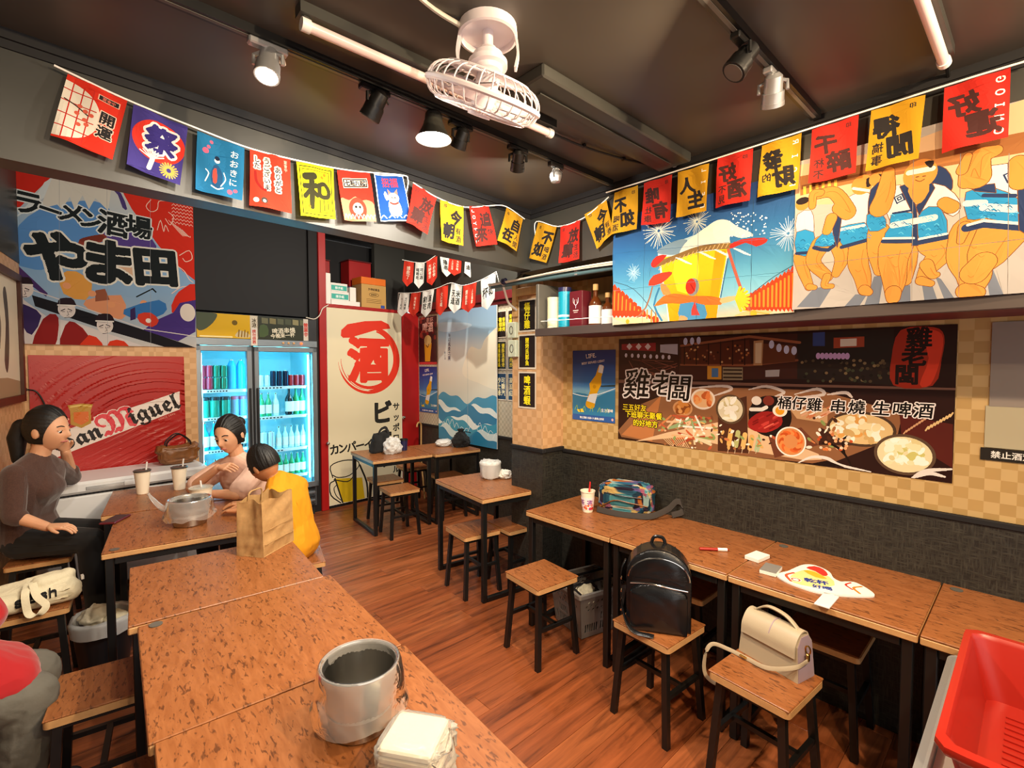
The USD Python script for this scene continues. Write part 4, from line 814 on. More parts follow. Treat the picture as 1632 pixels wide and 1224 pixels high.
    for x in (345, 760, 1180): a.line([(x, 0), (x-30, 1100)], .0015, '30506c')
    a.line([(100, 560), (1520, 420)], .0015, '30608c'); a.line([(80, 850), (1510, 690)], .0015, '3a708c')
    cloth_on_soffit('festival_banner', 'blue festival banner with a giant foaming beer glass, fireworks and red lanterns', a, 1.60, 1.905, 0)
beer_fest()
def matsuri():
    w, h = .74, .60; a = Art(w, h, 'b4aca4', [(81, 123), (1958, -394), (1895, 991), (58, 1128)]); w2 = 1.0
    SK, SO, WH, NV, BL, LN = 'd88c40', 'b87030', 'dcd9d4', '26365c', '2a8cc4', '7a4a24'
    a.poly([(0, 160), (700, 40), (2700, -700), (2700, 300), (0, 420)], 'd9b48c'); a.poly([(60, 900), (1700, 620), (2700, 450), (2700, 1300), (40, 1300)], 'aaa6a4')
    a.poly([(110, 220), (1700, -100), (2700, -330), (2700, -150), (1700, 40), (110, 330)], '9a6438'); a.poly([(120, 280), (560, 190), (560, 210), (120, 320)], '7a4a28'); a.poly([(110, 350), (760, 190), (1200, 110), (1200, 60), (110, 310)], 'a86e3c')
    for k in range(6): a.poly([(130+42*k, 290-9*k), (150+42*k, 286-9*k), (150+42*k, 340-9*k), (130+42*k, 344-9*k)], 'e4b848')
    for pts in ([(200, 980), (330, 960), (240, 1110), (90, 1110)], [(480, 1020), (560, 1020), (500, 1110), (400, 1110)], [(610, 900), (680, 890), (640, 1100), (540, 1100)], [(800, 960), (860, 960), (860, 1090), (700, 1090)], [(940, 960), (1010, 960), (1050, 1080), (960, 1090)], [(1030, 900), (1070, 920), (1180, 1080), (1100, 1080)], [(1370, 860), (1420, 850), (1500, 1040), (1400, 1050)], [(1200, 1030), (1340, 1030), (1380, 1060), (1200, 1070)]): a.poly(pts, '6c7484', 1)
    def limb(pts, ws, col=SK):
        p = a.P(smooth_path(np.array(pts, float), 6)); ww = np.interp(np.linspace(0, 1, len(p)), np.linspace(0, 1, len(ws)), ws); g = unary_union([LineString(p[i:i+2]).buffer(ww[i], quad_segs=4) for i in range(len(p)-1)])
        a.shape(g.buffer(.002), LN); a.shape(g, col)
        if col == SK and len(p) > 8: a.shape(LineString(p[2:-3]+np.array([ww[2]*.35, 0])).buffer(.0011), SO)
    def P(pts, col, sm=2): q = Polygon(smoothed(a.P(pts), sm) if sm else a.P(pts)).buffer(0); a.shape(q.buffer(.002), LN); a.shape(q, col)
    # far left carrier
    limb([(110, 770), (130, 860), (170, 970)], [.024, .02, .014]); limb([(170, 970), (205, 975)], [.012, .008]); P([(90, 480), (180, 450), (200, 540), (190, 620), (90, 620)], WH); P([(88, 600), (200, 600), (200, 740), (88, 750)], BL); a.line([(88, 745), (205, 735)], .012, NV); a.circ((125, 405), .026, SK); a.circ((125, 385), .024, '2a2020', .014)
    # second carrier, arm up
    limb([(250, 680), (200, 800), (290, 900)], [.032, .024, .018]); limb([(290, 900), (270, 960), (320, 965)], [.013, .01, .008]); limb([(370, 690), (390, 780), (350, 880)], [.026, .022, .012]); limb([(520, 680), (500, 800), (530, 900), (540, 990)], [.036, .032, .026, .018]); limb([(540, 990), (570, 1005)], [.018, .012])
    P([(340, 490), (420, 370), (520, 330), (600, 350), (560, 480), (540, 560), (360, 590)], WH); P([(330, 580), (540, 530), (590, 640), (400, 690), (380, 640), (330, 690), (205, 690), (260, 610)], BL); a.line([(205, 705), (300, 720), (370, 650)], .014, NV, 2); a.line([(390, 700), (600, 640)], .014, NV); a.line([(330, 590), (540, 550)], .011, WH); P([(330, 480), (390, 470), (360, 700), (330, 600)], NV, 1)
    limb([(370, 430), (430, 460), (340, 330), (200, 350)], [.022, .026, .02, .014]); limb([(190, 420), (200, 340), (250, 330)], [.012, .014, .012]); limb([(320, 500), (290, 590)], [.018, .014]); a.circ((530, 275), .034, SK, .036); a.line([(470, 300), (575, 315)], .01, WH); a.poly([(560, 235), (590, 230), (590, 280), (560, 290)], '2a2020', 2); a.circ((635, 235), .026, SK); a.poly([(640, 200), (670, 205), (660, 225)], '2a2020')
    P([(590, 310), (680, 240), (690, 260), (600, 480), (570, 460)], NV); limb([(640, 600), (630, 720), (650, 860)], [.034, .028, .016]); P([(560, 480), (660, 470), (690, 560), (580, 590)], BL)
    # big central carrier
    limb([(840, 680), (840, 800), (830, 930)], [.03, .026, .014]); limb([(760, 690), (740, 800), (750, 920), (740, 1010)], [.05, .042, .034, .022]); limb([(740, 1010), (740, 1045)], [.024, .02]); limb([(1010, 670), (1060, 740), (980, 850), (940, 920)], [.042, .034, .022, .015]); limb([(930, 930), (1000, 950)], [.014, .009]); limb([(970, 820), (1010, 890), (1040, 890)], [.018, .012, .008])
    P([(1020, 150), (1100, 170), (1145, 250), (1130, 330), (1060, 300), (1000, 260)], NV)
    P([(700, 330), (790, 280), (900, 420), (1020, 270), (1160, 340), (1200, 430), (1150, 490), (1060, 450), (1060, 520), (720, 520)], WH); P([(730, 480), (870, 470), (880, 640), (680, 640), (720, 560)], BL); P([(920, 470), (1060, 430), (1110, 620), (920, 650)], BL); P([(790, 290), (840, 270), (900, 440), (910, 690), (870, 690), (880, 480)], NV, 1); P([(1000, 260), (1025, 300), (920, 480), (900, 430)], NV, 1); a.poly([(850, 290), (990, 280), (960, 370), (905, 410), (860, 360)], SK, 2)
    a.line([(740, 550), (1020, 500)], .022, WH); a.line([(675, 640), (880, 640)], .009, WH); a.line([(672, 660), (880, 660)], .014, NV); a.line([(920, 670), (1115, 630)], .016, NV); a.line([(920, 645), (1105, 610)], .008, WH); a.line([(740, 470), (870, 450)], .007, NV); a.text('回', (785, 370), .03, NV, rot=20, size=40)
    limb([(650, 430), (690, 330), (710, 190)], [.032, .028, .016]); limb([(1140, 430), (1090, 400)], [.02, .017]); a.circ((925, 205), .047, SK, .052); a.line([(850, 195), (1010, 165)], .018, 'e0d8c8'); a.poly([(955, 120), (1020, 110), (1010, 150), (990, 160)], '2a2020', 2); a.line([(900, 225), (915, 222)], .004, LN); a.line([(945, 220), (962, 217)], .004, LN); a.line([(895, 245), (925, 255), (955, 240)], .003, LN, 3)
    # right carrier, arms up to the beam
    limb([(1290, 600), (1250, 760), (1290, 880), (1280, 980)], [.06, .052, .042, .026]); limb([(1240, 1000), (1310, 1010)], [.026, .02]); limb([(1480, 600), (1400, 720), (1360, 790)], [.06, .05, .036]); limb([(1290, 880), (1360, 800)], [.034, .03]); limb([(1230, 560), (1200, 660)], [.016, .008])
    P([(1230, 290), (1330, 170), (1450, 140), (1570, 150), (1590, 360), (1430, 340), (1260, 300)], WH); P([(1240, 330), (1430, 300), (1600, 380), (1640, 480), (1590, 540), (1370, 500), (1250, 510)], BL); P([(1260, 290), (1430, 270), (1440, 330), (1300, 320)], NV, 1); a.line([(1240, 405), (1360, 400)], .02, WH); a.line([(1360, 430), (1632, 440)], .024, WH); a.line([(1360, 350), (1570, 350)], .012, NV); a.line([(1240, 570), (1360, 540), (1632, 560)], .026, NV); a.line([(1250, 550), (1360, 520), (1632, 540)], .009, WH); P([(1590, 290), (1700, 270), (1700, 640), (1600, 580)], NV, 1); a.text('回', (1545, 215), .034, NV, rot=20, size=40)
    limb([(1240, 260), (1270, 170), (1310, 230), (1330, 90), (1440, 40)], [.02, .028, .034, .026, .014]); limb([(1210, 180), (1250, 80)], [.014, .01]); limb([(1610, 250), (1590, 120)], [.026, .02])
    gg = random.Random(12)
    for x0, x1, y0, y1 in ((95, 195, 620, 730), (230, 330, 620, 690), (400, 580, 560, 650), (570, 680, 490, 570), (735, 870, 480, 640), (930, 1090, 470, 630), (1260, 1590, 400, 520)):
        for k in range(int((x1-x0)/11)): x, y = x0+gg.random()*(x1-x0), y0+gg.random()*(y1-y0); a.line([(x-16, y), (x, y-9), (x+14, y+3)], .0022, gg.choice(['1a6494', '1f78b0', '56b4dc']), 2)
    for x, y in ((760, 830), (720, 770), (1290, 700), (1340, 760), (500, 860), (230, 830), (1020, 760), (840, 770), (1270, 900), (620, 740)): a.line([(x-18, y-6), (x, y+8), (x+20, y-2)], .0018, SO, 3)
    for x in (880, 1200, 1530): a.line([(x, 60), (x-12, 1120)], .0016, '8c8884')
    a.line([(80, 830), (700, 760), (1632, 640)], .0016, '7c7874')
    cloth_on_soffit('festival_banner', 'festival banner with barefoot men in blue and white coats carrying a beam', a, .70, 1.915, 2)
matsuri()

# ------------------------------------------------------------------ restaurant poster on the gold wallpaper
def shop_poster():
    w, h = 1.695, .675; a = Art(w, h, '2a1512', [(48, 128), (1592, 45), (1575, 770), (45, 578)]); g = random.Random(3)
    a.poly([(40, 310), (1590, 335), (1590, 345), (40, 325)], '7a5648')
    a.poly([(48, 128), (318, 122), (318, 305), (45, 302)], '3a1a18'); a.poly([(320, 120), (860, 95), (870, 300), (320, 310)], '43221a'); a.poly([(860, 95), (1300, 70), (1300, 325), (860, 300)], '2c211c')
    a.poly([(60, 150), (215, 142), (215, 180), (60, 176)], 'a02830')
    for k in range(3): p = a.P((95+42*k, 160))[0]; a.shape(affinity.translate(affinity.rotate(sbox(-.016, -.016, .016, .016), 45), *p), 'e8e0e0')
    a.poly([(235, 150), (315, 146), (315, 195), (235, 185)], 'c0c0cc')
    for k in range(8): a.circ((80+28*k, 200+k), .010, 'e0dce8', .014)
    for k in range(26): a.line([(70+g.random()*240, 215+g.random()*75)]*1+[(80+g.random()*240, 225+g.random()*70)], .004, g.choice(['6a3428', '8a5040', '241010']))
    a.line([(330, 155), (640, 110), (870, 135)], .014, '9a5c3c'); a.line([(330, 240), (640, 240), (860, 215)], .012, '8a5034'); a.poly([(330, 165), (640, 125), (650, 235), (330, 238)], '5c2c1c'); a.poly([(690, 140), (850, 150), (850, 220), (690, 235)], '6a3a22')
    for k in range(6): a.line([(345+55*k, 160-8*k), (345+55*k, 238)], .006, '2a1410')
    for k in range(40): a.circ((340+g.random()*300, 150+g.random()*80), .006, g.choice(['d8a868', 'c07840', '8a4a30', 'e0c8a0', '301814']))
    a.poly([(660, 130), (705, 125), (700, 240), (660, 240)], 'b88a5c'); a.poly([(668, 140), (698, 137), (695, 230), (668, 230)], 'e0c8a0')
    for x, y in ((742, 145), (776, 160), (810, 168), (845, 172), (350, 135), (380, 133), (410, 130)): a.circ((x, y), .013, 'ccd2ec', .022)
    a.poly([(450, 245), (515, 245), (515, 305), (450, 305)], 'c88a2c'); a.poly([(470, 255), (500, 255), (500, 295), (470, 295)], '4a70a0'); a.poly([(520, 250), (612, 250), (612, 308), (520, 308)], '8a7a60')
    for k in range(3): a.line([(525, 262+17*k), (606, 262+17*k)], .008, '2a1a14')
    a.poly([(715, 262), (780, 258), (778, 290), (715, 292)], 'a8a0a0'); a.poly([(1025, 112), (1165, 105), (1165, 152), (1025, 160)], 'a8482c'); a.poly([(1055, 118), (1130, 114), (1130, 148), (1055, 152)], 'e8dcc8'); a.poly([(930, 90), (985, 86), (985, 150), (930, 150)], '3a4a84')
    for k in range(8): a.circ((955+19*k, 195), .010, 'd0a8d8', .016)
    for k in range(60): a.circ((880+g.random()*420, 210+g.random()*105), .007, g.choice(['5a4a34', '6a5a3c', '3a2c20', '8a7450', '241a14', '484a34']))
    a.poly([(1330, 75), (1480, 60), (1530, 100), (1520, 200), (1480, 325), (1300, 325), (1290, 200)], 'a8301c', 3); a.poly([(1420, 80), (1490, 75), (1525, 110), (1510, 220), (1470, 320), (1420, 320), (1460, 200)], 'd84028', 3)
    for ch, x, y in (('雞', 1415, 105), ('老', 1395, 190), ('闆', 1360, 275)): a.text(ch, (x, y), .092, '241210', bold=3)
    # lower half: table of food
    a.poly([(45, 540), (150, 420), (330, 345), (420, 340), (960, 350), (1300, 440), (1340, 470), (1320, 560), (1000, 690), (500, 640), (60, 570)], '8a5c3c'); a.poly([(60, 560), (240, 380), (200, 590)], 'b87444'); a.poly([(120, 590), (320, 570), (500, 600), (900, 670), (960, 640), (700, 550), (500, 500)], 'd8b48c', 2)
    a.poly([(500, 420), (630, 380), (640, 640), (500, 630)], '4a2a1c'); a.poly([(730, 560), (880, 520), (960, 600), (760, 660)], '6a3a28'); a.poly([(830, 440), (1000, 430), (1000, 500), (860, 480)], 'c89c70'); a.poly([(970, 520), (1120, 600), (960, 600)], '3a2018'); a.poly([(1330, 460), (1575, 500), (1575, 700), (1340, 560)], '54201a')
    for L in ([(380, 345), (520, 335), (560, 350), (480, 380)], [(640, 350), (720, 335), (800, 360), (760, 380)], [(850, 370), (950, 345), (980, 370), (860, 385)], [(1000, 370), (1080, 360), (1110, 380)]): a.line(L, .016, 'cfc0b8', 4, taper=True)
    def bowl(x, y, r, ry, fill, n, cols, rim='5a4030'):
        a.circ((x, y), r+.012, rim, ry+.012); a.circ((x, y), r, fill, ry); p = a.P((x, y))[0]
        for k in range(n):
            t, q = g.random()*2*PI, math.sqrt(g.random())*.82; a.shape(affinity.translate(affinity.rotate(affinity.scale(Point(0, 0).buffer(1, quad_segs=3), .012+.018*g.random(), .009+.01*g.random()), g.random()*180), p[0]+r*q*math.cos(t), p[1]+ry*q*math.sin(t)), g.choice(cols))
    bowl(338, 438, .052, .036, 'b06a30', 14, ['c8803c', '8a4a20', 'd89858'], 'c89060'); bowl(430, 395, .062, .050, 'd8a878', 14, ['d87840', 'e09858', 'b85828'], 'e0d0c0')
    bowl(555, 440, .070, .072, 'dcd0b0', 26, ['f0ead8', 'e0d4a8', 'c8b888', 'f4f0e4'], '5a4632')
    a.circ((735, 470), .108, '1c1412', .11); a.poly([(640, 490), (700, 450), (780, 460), (790, 510), (720, 545), (650, 530)], '9c2420', 3)
    for k in range(16): x, y = 650+g.random()*125, 470+g.random()*60; a.line([(x, y), (x+22, y-12)], .008, g.choice(['c84038', '7a1816', 'd86050', 'b02c28']))
    a.circ((675, 400), .026, 'e0d4c8', .024); a.circ((730, 400), .028, '7a3024', .026); a.circ((782, 445), .036, 'f0e8d8', .032); a.circ((782, 445), .022, 'e8a024'); a.line([(650, 440), (700, 440), (720, 430)], .02, 'e8e0d4')
    for k in range(24): t = g.random()*2*PI; q = 40+60*g.random(); a.line([(390, 570), (390+q*math.cos(t), 570-q*.55*math.sin(t))], .011, g.choice(['c86038', 'e0a878', '8a9a58', 'd8c8a0', 'a84028', 'e8d0b0']))
    for k in range(10): a.line([(240+11*k, 565), (300+8*k, 622)], .004, 'd8b888')
    for k in range(18): a.line([(230+g.random()*240, 480+g.random()*60), (250+g.random()*240, 470+g.random()*70)], .012, g.choice(['c87848', 'e0b088', '8aa070', 'b85838', 'e8e0d0']))
    for k, c in enumerate(('e0a858', 'b0b070', 'e0b068', 'd8a860', 'a8b890')): a.line([(560+32*k, 535+10*k), (550+32*k, 600+6*k)], .026, c); a.line([(550+32*k, 600+6*k), (545+32*k, 640)], .003, 'd8c0a0')
    a.circ((832, 585), .073, 'efe6dc', .078); a.circ((832, 585), .066, 'd08850', .070)
    for k in range(16): t = k*2*PI/16; p = a.P((832, 585))[0]; a.shape(affinity.translate(affinity.rotate(affinity.scale(Point(0, 0).buffer(1, quad_segs=3), .02, .010), math.degrees(t)+60), p[0]+.045*math.cos(t), p[1]+.048*math.sin(t)), g.choice(['d8642c', 'e88848', 'c05020']))
    bowl(1150, 525, .125, .072, 'd8b880', 46, ['f0e4c0', 'e8d8a8', 'd89c50', 'f4ecd8', 'c8a468'], '4a3628'); bowl(1352, 640, .098, .080, 'e0d4a8', 40, ['f2ecd4', 'd8c890', 'f6f2e4', 'c8c070', 'e8dcae'], '5a4434')
    for k in range(26): x, y = 870+g.random()*140, 430+g.random()*50; a.line([(x, y), (x+20, y-10)], .007, g.choice(['e8e0d4', 'd8a080', 'c87850', 'f0ece0']))
    for k in range(150):
        x, y = 230+g.random()*820, 470+g.random()*150
        if 590 < x < 860 and 400 < y < 560 or 500 < x < 620 and y < 500 or 760 < x < 905: continue
        q = a.P((x, y))[0]; a.shape(affinity.translate(affinity.rotate(affinity.scale(Point(0, 0).buffer(1, quad_segs=2), .006+.012*g.random(), .004+.005*g.random()), g.random()*180), *q), g.choice(['c87848', 'e0b088', '8a9a58', 'b85838', 'e8e0d0', 'd8a860', '7a4a30', 'a86a3c', 'f0e4d0', '4a2a1c']))
    a.line([(1115, 700), (1080, 640), (1030, 600), (980, 590)], .012, '1c100c', 3, taper=True); a.line([(1080, 640), (1070, 580), (1090, 560)], .009, '1c100c', 3)
    for k in range(26): a.circ((960+g.random()*150, 560+g.random()*60), .007, g.choice(['d87840', 'e8a878', 'c05028', 'e8d0b8']))
    for k in range(9): a.line([(1450+14*k, 530-8*k), (1462+14*k, 512-8*k)], .006, 'd8b880'); a.line([(1350+12*k, 545-8*k), (1362+12*k, 530-8*k)], .005, 'c89870')
    for L in ([(860, 685), (930, 655), (1000, 660), (1060, 690), (1200, 720)], [(1380, 755), (1450, 715), (1570, 705)], [(1400, 745), (1470, 725), (1540, 740)]): a.line(L, .016, 'e0d8d0', 5, taper=True)
    a.poly([(900, 690), (1000, 670), (1080, 700), (1000, 695)], '1c100e')
    for ch, x, y, s in (('雞', 130, 325, .20), ('老', 250, 325, .16), ('闆', 322, 345, .165)): a.text(ch, (x, y), s, '15100e', bold=2, shear=6, outline=(.010, 'e4dcd8'), size=96)
    for i, (s, x, y) in enumerate((('三五好友', 118, 436), ('下班聊天聚餐', 158, 470), ('的好地方', 168, 508))): a.text(s, (x, y), .046, 'f0d820', bold=2, outline=(.004, '2a1a10'), size=48)
    for ch, x, y in (('桶', 805, 408), ('仔', 870, 410), ('雞', 940, 415), ('串', 1048, 422), ('燒', 1133, 425), ('生', 1245, 430), ('啤', 1340, 435), ('酒', 1440, 438)): a.text(ch, (x, y), .070, '15100e', bold=2, shear=5, outline=(.005, 'e4dcd8'))
    m, C = a.mesh(sheet([WX-.004, 1.933, 1.184], [0, -1.0, 0], UZ))
    put('restaurant_poster', m, 'print_gloss', label='long brown restaurant poster of food bowls and a red lantern on the gold wallpaper', cat='poster', colours=C)
shop_poster()
def beer_ad(o, ux, w, h, label):
    a = Art(w, h, '1c4a94', [(982, 650), (1208, 622), (1222, 1038), (1000, 1042)])
    a.shape(sbox(0, 0, w, h), grad((0, '2c5c9c'), (.08, '2c5c9c'), (.09, '3a8a94'), (.2, '2f7f9c'), (.42, '7ab0cc'), (.5, '3a78b8'), (.75, '23509c'), (1, '1a2c78')))
    a.poly([(985, 900), (1060, 890), (1120, 905), (1222, 850), (1222, 1010), (1000, 1010)], '2f7ca8', 2); a.line([(985, 895), (1060, 905), (1120, 890), (1220, 840)], .006, 'd8e8f0', 4); a.poly([(1140, 835), (1215, 822), (1215, 832), (1140, 842)], '203a40')
    a.poly([(1066, 940), (1085, 870), (1080, 830), (1110, 780), (1125, 720), (1152, 725), (1140, 790), (1142, 830), (1122, 880), (1112, 960), (1090, 972), (1070, 962)], 'e0a818', 2); a.poly([(1122, 760), (1128, 715), (1150, 720), (1146, 765)], 'e8eef0', 1); a.poly([(1084, 890), (1126, 880), (1114, 940), (1070, 930)], 'dfe6ea', 1); a.circ((1107, 845), .014, 'c89010')
    for k in range(5): a.line([(1010+40*k, 985), (1020+40*k, 960), (1025+40*k, 985)], .005, '8ab85c', 2)
    a.poly([(1020, 985), (1050, 975), (1060, 995), (1030, 998)], 'e8d040', 1); a.line([(1035, 978), (1040, 996)], .006, '1c1c1c'); a.poly([(1000, 1010), (1222, 1004), (1222, 1040), (1000, 1042)], '2a5aa0')
    a.text('LIFE.', (1080, 670), h*.075, WHT, 'latin', 4, rot=5); a.text('BEST SERVED LIGHT', (1092, 706), h*.04, WHT, 'latin', 3, rot=6); a.text('生力清啤', (1178, 972), h*.05, WHT, bold=2, size=48); a.text('禁止酒駕 未滿十八歲禁止飲酒', (1100, 1024), h*.032, WHT, bold=1, size=40); a.circ((1208, 1020), h*.018, 'e0b0a8')
    m, C = a.mesh(sheet(o, ux, UZ)); put('beer_poster', m, 'print_gloss', label=label, cat='poster', colours=C, group=None)
beer_ad([WX-.004, 2.338, 1.285], [0, -1.0, 0], .378, .505, 'blue beer poster with a tilted yellow bottle beside the wall column')
beer_ad([3.5-.004, 5.62, 1.06], [0, -1.0, 0], .42, .60, 'small blue beer poster with a yellow bottle on the far wall by the red panel')
def red_ad():
    w, h = .42, .62; a = Art(w, h, '3a1418'); g = random.Random(5)
    for k in range(40): a.circ((g.random(), .5+.5*g.random()), .02+.02*g.random(), g.choice(['6a1c1c', '8c2a20', '2a1010', 'b04838', '4a2420']))
    a.poly([(.34, .06), (.62, .06), (.72, .45), (.3, .45)], 'd89a20'); a.circ((.5, .5), .085, 'c8a868', .07); a.line([(.42, .4), (.5, .36), (.56, .42)], .012, '2a1410', 3); a.text('啤酒', (.5, .78), .13, 'e0b0a0', bold=3); a.text('乾杯', (.62, .92), .08, 'c89080', bold=2); a.poly([(0, 0), (1, 0), (1, .05), (0, .05)], 'c83838')
    m, C = a.mesh(sheet([3.5-.004, 5.62, 1.69], [0, -1.0, 0], UZ)); put('beer_poster', m, 'print_gloss', label='dark red beer poster with a full golden glass, above the small blue one', cat='poster', colours=C)
red_ad()
def sea_print():
    """A plain sea under a pale sky: a generic print in place of the picture shown."""
    w, h = 1.12, 1.573; a = Art(w, h, 'b8ccd4'); a.shape(sbox(0, 0, w, h), grad((0, 'a4c0c8'), (.25, 'c6ccc4'), (.5, 'dcd8c6'), (.72, 'cfd6d2'), (.82, '8fb2ca'), (1, '7f9db8')))
    a.poly([(.45, .52), (.52, .66), (.60, .72), (.75, .7), (.84, .78), (1.1, .84), (1.1, .44), (.7, .46)], 'e4dec8', 4); a.poly([(.0, .86), (.3, .84), (.6, .87), (.5, .9), (.0, .92)], 'a8c0d0', 4)
    for i, (v, c) in enumerate(((.34, '3f8fb4'), (.27, 'dfe9e6'), (.25, '2a7aa4'), (.18, 'e4ece8'), (.155, '3a96b4'), (.09, 'cfe2e4'), (.06, '2f80a8'))):
        p = [(-.05, -.05)] + [(x, v + .028*math.sin(x*9+i*1.3) + .016*math.sin(x*21+i)) for x in np.linspace(-.05, 1.05, 30)] + [(1.05, -.05)]; a.poly(p, c)
    for k in range(12): a.line([(.06+.08*k, .10+.03*math.sin(k)), (.10+.08*k, .14+.03*math.sin(k)), (.14+.08*k, .11)], .006, 'eef4f2', 3)
    o = Polygon(a.P([(.185, .62), (.235, .62), (.235, .84), (.185, .84)])); a.shape(o.difference(o.buffer(-.003)), '5a6a78'); a.text('海辺風景之圖', (.21, .73), .05, '4a5866', vertical=True, bold=1, size=40, gap=.1); a.text('春の海', (.13, .66), .035, '5a6a78', vertical=True, bold=0, size=40)
    a.line([(.535, 0), (.535, 1)], .004, '9aaab0')
    m, C = a.mesh(sheet([3.462, 5.12, .76], [0, -1.0, 0], UZ)); t = thing('sea_poster', 'tall pale blue sea poster with white wave crests on the far wall', 'poster')
    put('print', m, 'print_gloss', t, colours=C); put('backing_board', bx(3.463, 3.474, 4.0, 5.12, .76, 2.333), 'paper_white', t)
sea_print()
def menu(o, ux, w, h, cols, bg, fg, label, big=False, border='d8ccb8'):
    a = Art(w, h, border); a.shape(sbox(.012, .012, w-.012, h-.012), bg); n = len(cols)
    for i, s in enumerate(cols): a.text(s, (.5 if n == 1 else 1-(i+.5)/n*.86-.07, .5), (h*.86/len(s))*.92 if big else min(h*.8/len(s), w*.8/n), fg, vertical=True, bold=4 if big else 2, size=64 if big else 40, gap=.02)
    m, C = a.mesh(sheet(o, ux, UZ)); return put('menu_sign', m, 'print_gloss', label=label, cat='sign', colours=C)
xc = 2.549-.004
for s, z0, z1 in (('桶仔雞', 1.932, 2.175), ('鹽烤吳郭魚', 1.655, 1.915), ('啤酒蝦', 1.36, 1.635)): menu([xc, 2.69, z0], [0, -1.0, 0], .19, z1-z0, [s], '221c1a', 'f0e020', {'桶': 'dark sign on the column with three yellow characters, topmost of three', '鹽': 'dark sign on the column with five yellow characters, the middle one', '啤': 'dark sign on the column with three yellow characters, lowest of three'}[s[0]], True)
for r, (z0, z1, bg) in enumerate(((1.975, 2.27, '241a16'), (1.63, 1.945, '1e2420'), (1.30, 1.60, '1c3a5c'))):
    for c, y in ((0, 4.13), (1, 3.86)):
        rows = [['香腸烤', '雞翅串', '牛舌燒', '豆腐皮'], ['骨肉秀珍', '杏鮑菇烤', '玉米筍串', '青椒香菇']] if r == 0 else [['鹽酥溪蝦烤', '蒜頭雞湯鍋', '炒海瓜子蛤'], ['三杯中卷烤', '芥末章魚片', '塔香螺肉炒']] if r == 1 else [['可樂汽', '沙士綠', '烏龍茶'], ['生啤酒', '梅酒清', '高粱紅']]
        menu([3.5-.004, y, z0], [0, -1.0, 0], .25, z1-z0, rows[c], bg, 'f0d830' if r < 2 else 'e8dcb0', 'small %s menu sheet on the far wall, %s column, %s row' % (('brown black', 'green black', 'blue')[r], ('left', 'right')[c], ('top', 'middle', 'bottom')[r]))
# right edge: grey notices and the dark strip
nt = thing('notice_sheet', 'two grey notices taped to the gold wallpaper at the right edge', 'notice')
a = Art(.36, .34, '8d8278'); a.text('Drink responsibly', (.62, .86), .022, '3a302a', 'latin', 0, size=40); a.text('未滿十八歲', (.6, .68), .024, '2a221e', bold=2, size=40)
m, C = a.mesh(sheet([WX-.005, .135, 1.52], [0, -1, 0], UZ)); put('upper_sheet', m, 'print_paper', nt, colours=C)
a = Art(.36, .17, 'b0a688'); a.poly([(.55, .0), (.66, .0), (.66, 1), (.58, 1)], '7a3020'); m, C = a.mesh(sheet([WX-.004, .145, 1.352], [0, -1, 0], UZ)); put('lower_sheet', m, 'print_paper', nt, colours=C)
a = Art(.44, .05, '2a2622'); a.text('禁止酒駕 未滿十八歲禁止飲酒', (.52, .5), .030, 'e4e0d8', bold=2, size=48); m, C = a.mesh(sheet([WX-.007, .155, 1.30], [0, -1, 0], UZ)); put('warning_strip', m, 'print_gloss', label='dark strip sign reading 禁止酒駕 below the grey notices', cat='sign', colours=C)
# framed ink picture on the left wall
fr = thing('framed_picture', 'brown wooden frame with a pale brushed ink picture on the left wall', 'picture')
y0, y1, z0, z1 = -.90, -.16, 1.42, 2.34
def wlx(a, b, c, d, e, f, bev): return wlbox(-d, -c, -b, -a, e, f)
x = 0
put('frame', [wlx(x, x+.03, y0, y1, z1-.05, z1, .004), wlx(x, x+.03, y0, y1, z0, z0+.05, .004), wlx(x, x+.03, y0, y0+.05, z0, z1, .004), wlx(x, x+.03, y1-.05, y1, z0, z1, .004)], 'oak_frame', fr, smooth=False)
a = Art(y1-y0-.1, z1-z0-.1, 'd8cdb4'); a.poly([(.4, .3), (.5, .6), (.44, .85), (.55, .9), (.62, .7), (.6, .4), (.5, .2)], '4a443c', 3); a.line([(.2, .8), (.3, .6), (.25, .4)], .03, '6a6458', 4, taper=True); a.poly([(0, 0), (1, 0), (1, .12), (0, .16)], 'a08868', 2)
m, C = a.mesh(sheet(wl(-y0-.05, -.008, z0+.05), [math.sin(WLA), math.cos(WLA), 0], UZ)); put('picture', m, 'print_paper', fr, colours=C)
# ================================================================== FRIDGE, FREEZER
fg = thing('display_fridge', 'tall two-door glass display fridge glowing cyan, full of bottles and cans', 'fridge')
u0, u1, v0, v1 = 1.262, 2.425, 5.30, 5.92
put('shell', [ubox(u0, u0+.05, v0+.06, v1, .1, 2.19), ubox(u1-.05, u1, v0+.06, v1, .1, 2.19), ubox(u0, u1, v0+.06, v1, 1.9, 2.19), ubox(u0, u1, v0+.06, v1, .1, .34), ubox(u0, u1, v1-.03, v1, .1, 2.19)], 'fridge_frame', fg, smooth=False)
put('liner', [ubox(u0+.05, u0+.055, v0+.07, v1-.03, .34, 1.9), ubox(u1-.055, u1-.05, v0+.07, v1-.03, .34, 1.9), ubox(u0+.05, u1-.05, v1-.036, v1-.03, .34, 1.9), ubox(u0+.05, u1-.05, v0+.07, v1-.03, .34, .345), ubox(u0+.05, u1-.05, v0+.07, v1-.03, 1.895, 1.9)], 'cyan_inner', fg, smooth=False)
put('header_panel', ubox(u0, u1, v0, v0+.06, 1.93, 2.19, .006), 'fridge_dark', fg, smooth=False)
put('control_strip', ubox(u0, u1, v0-.008, v0+.05, 1.875, 1.945, .004), 'fridge_frame', fg, smooth=False)
put('indicator_light', as_tm(trimesh.creation.icosphere(2, .012)).apply_translation(U(2.25, v0-.012, 1.915)), 'red_led', fg)
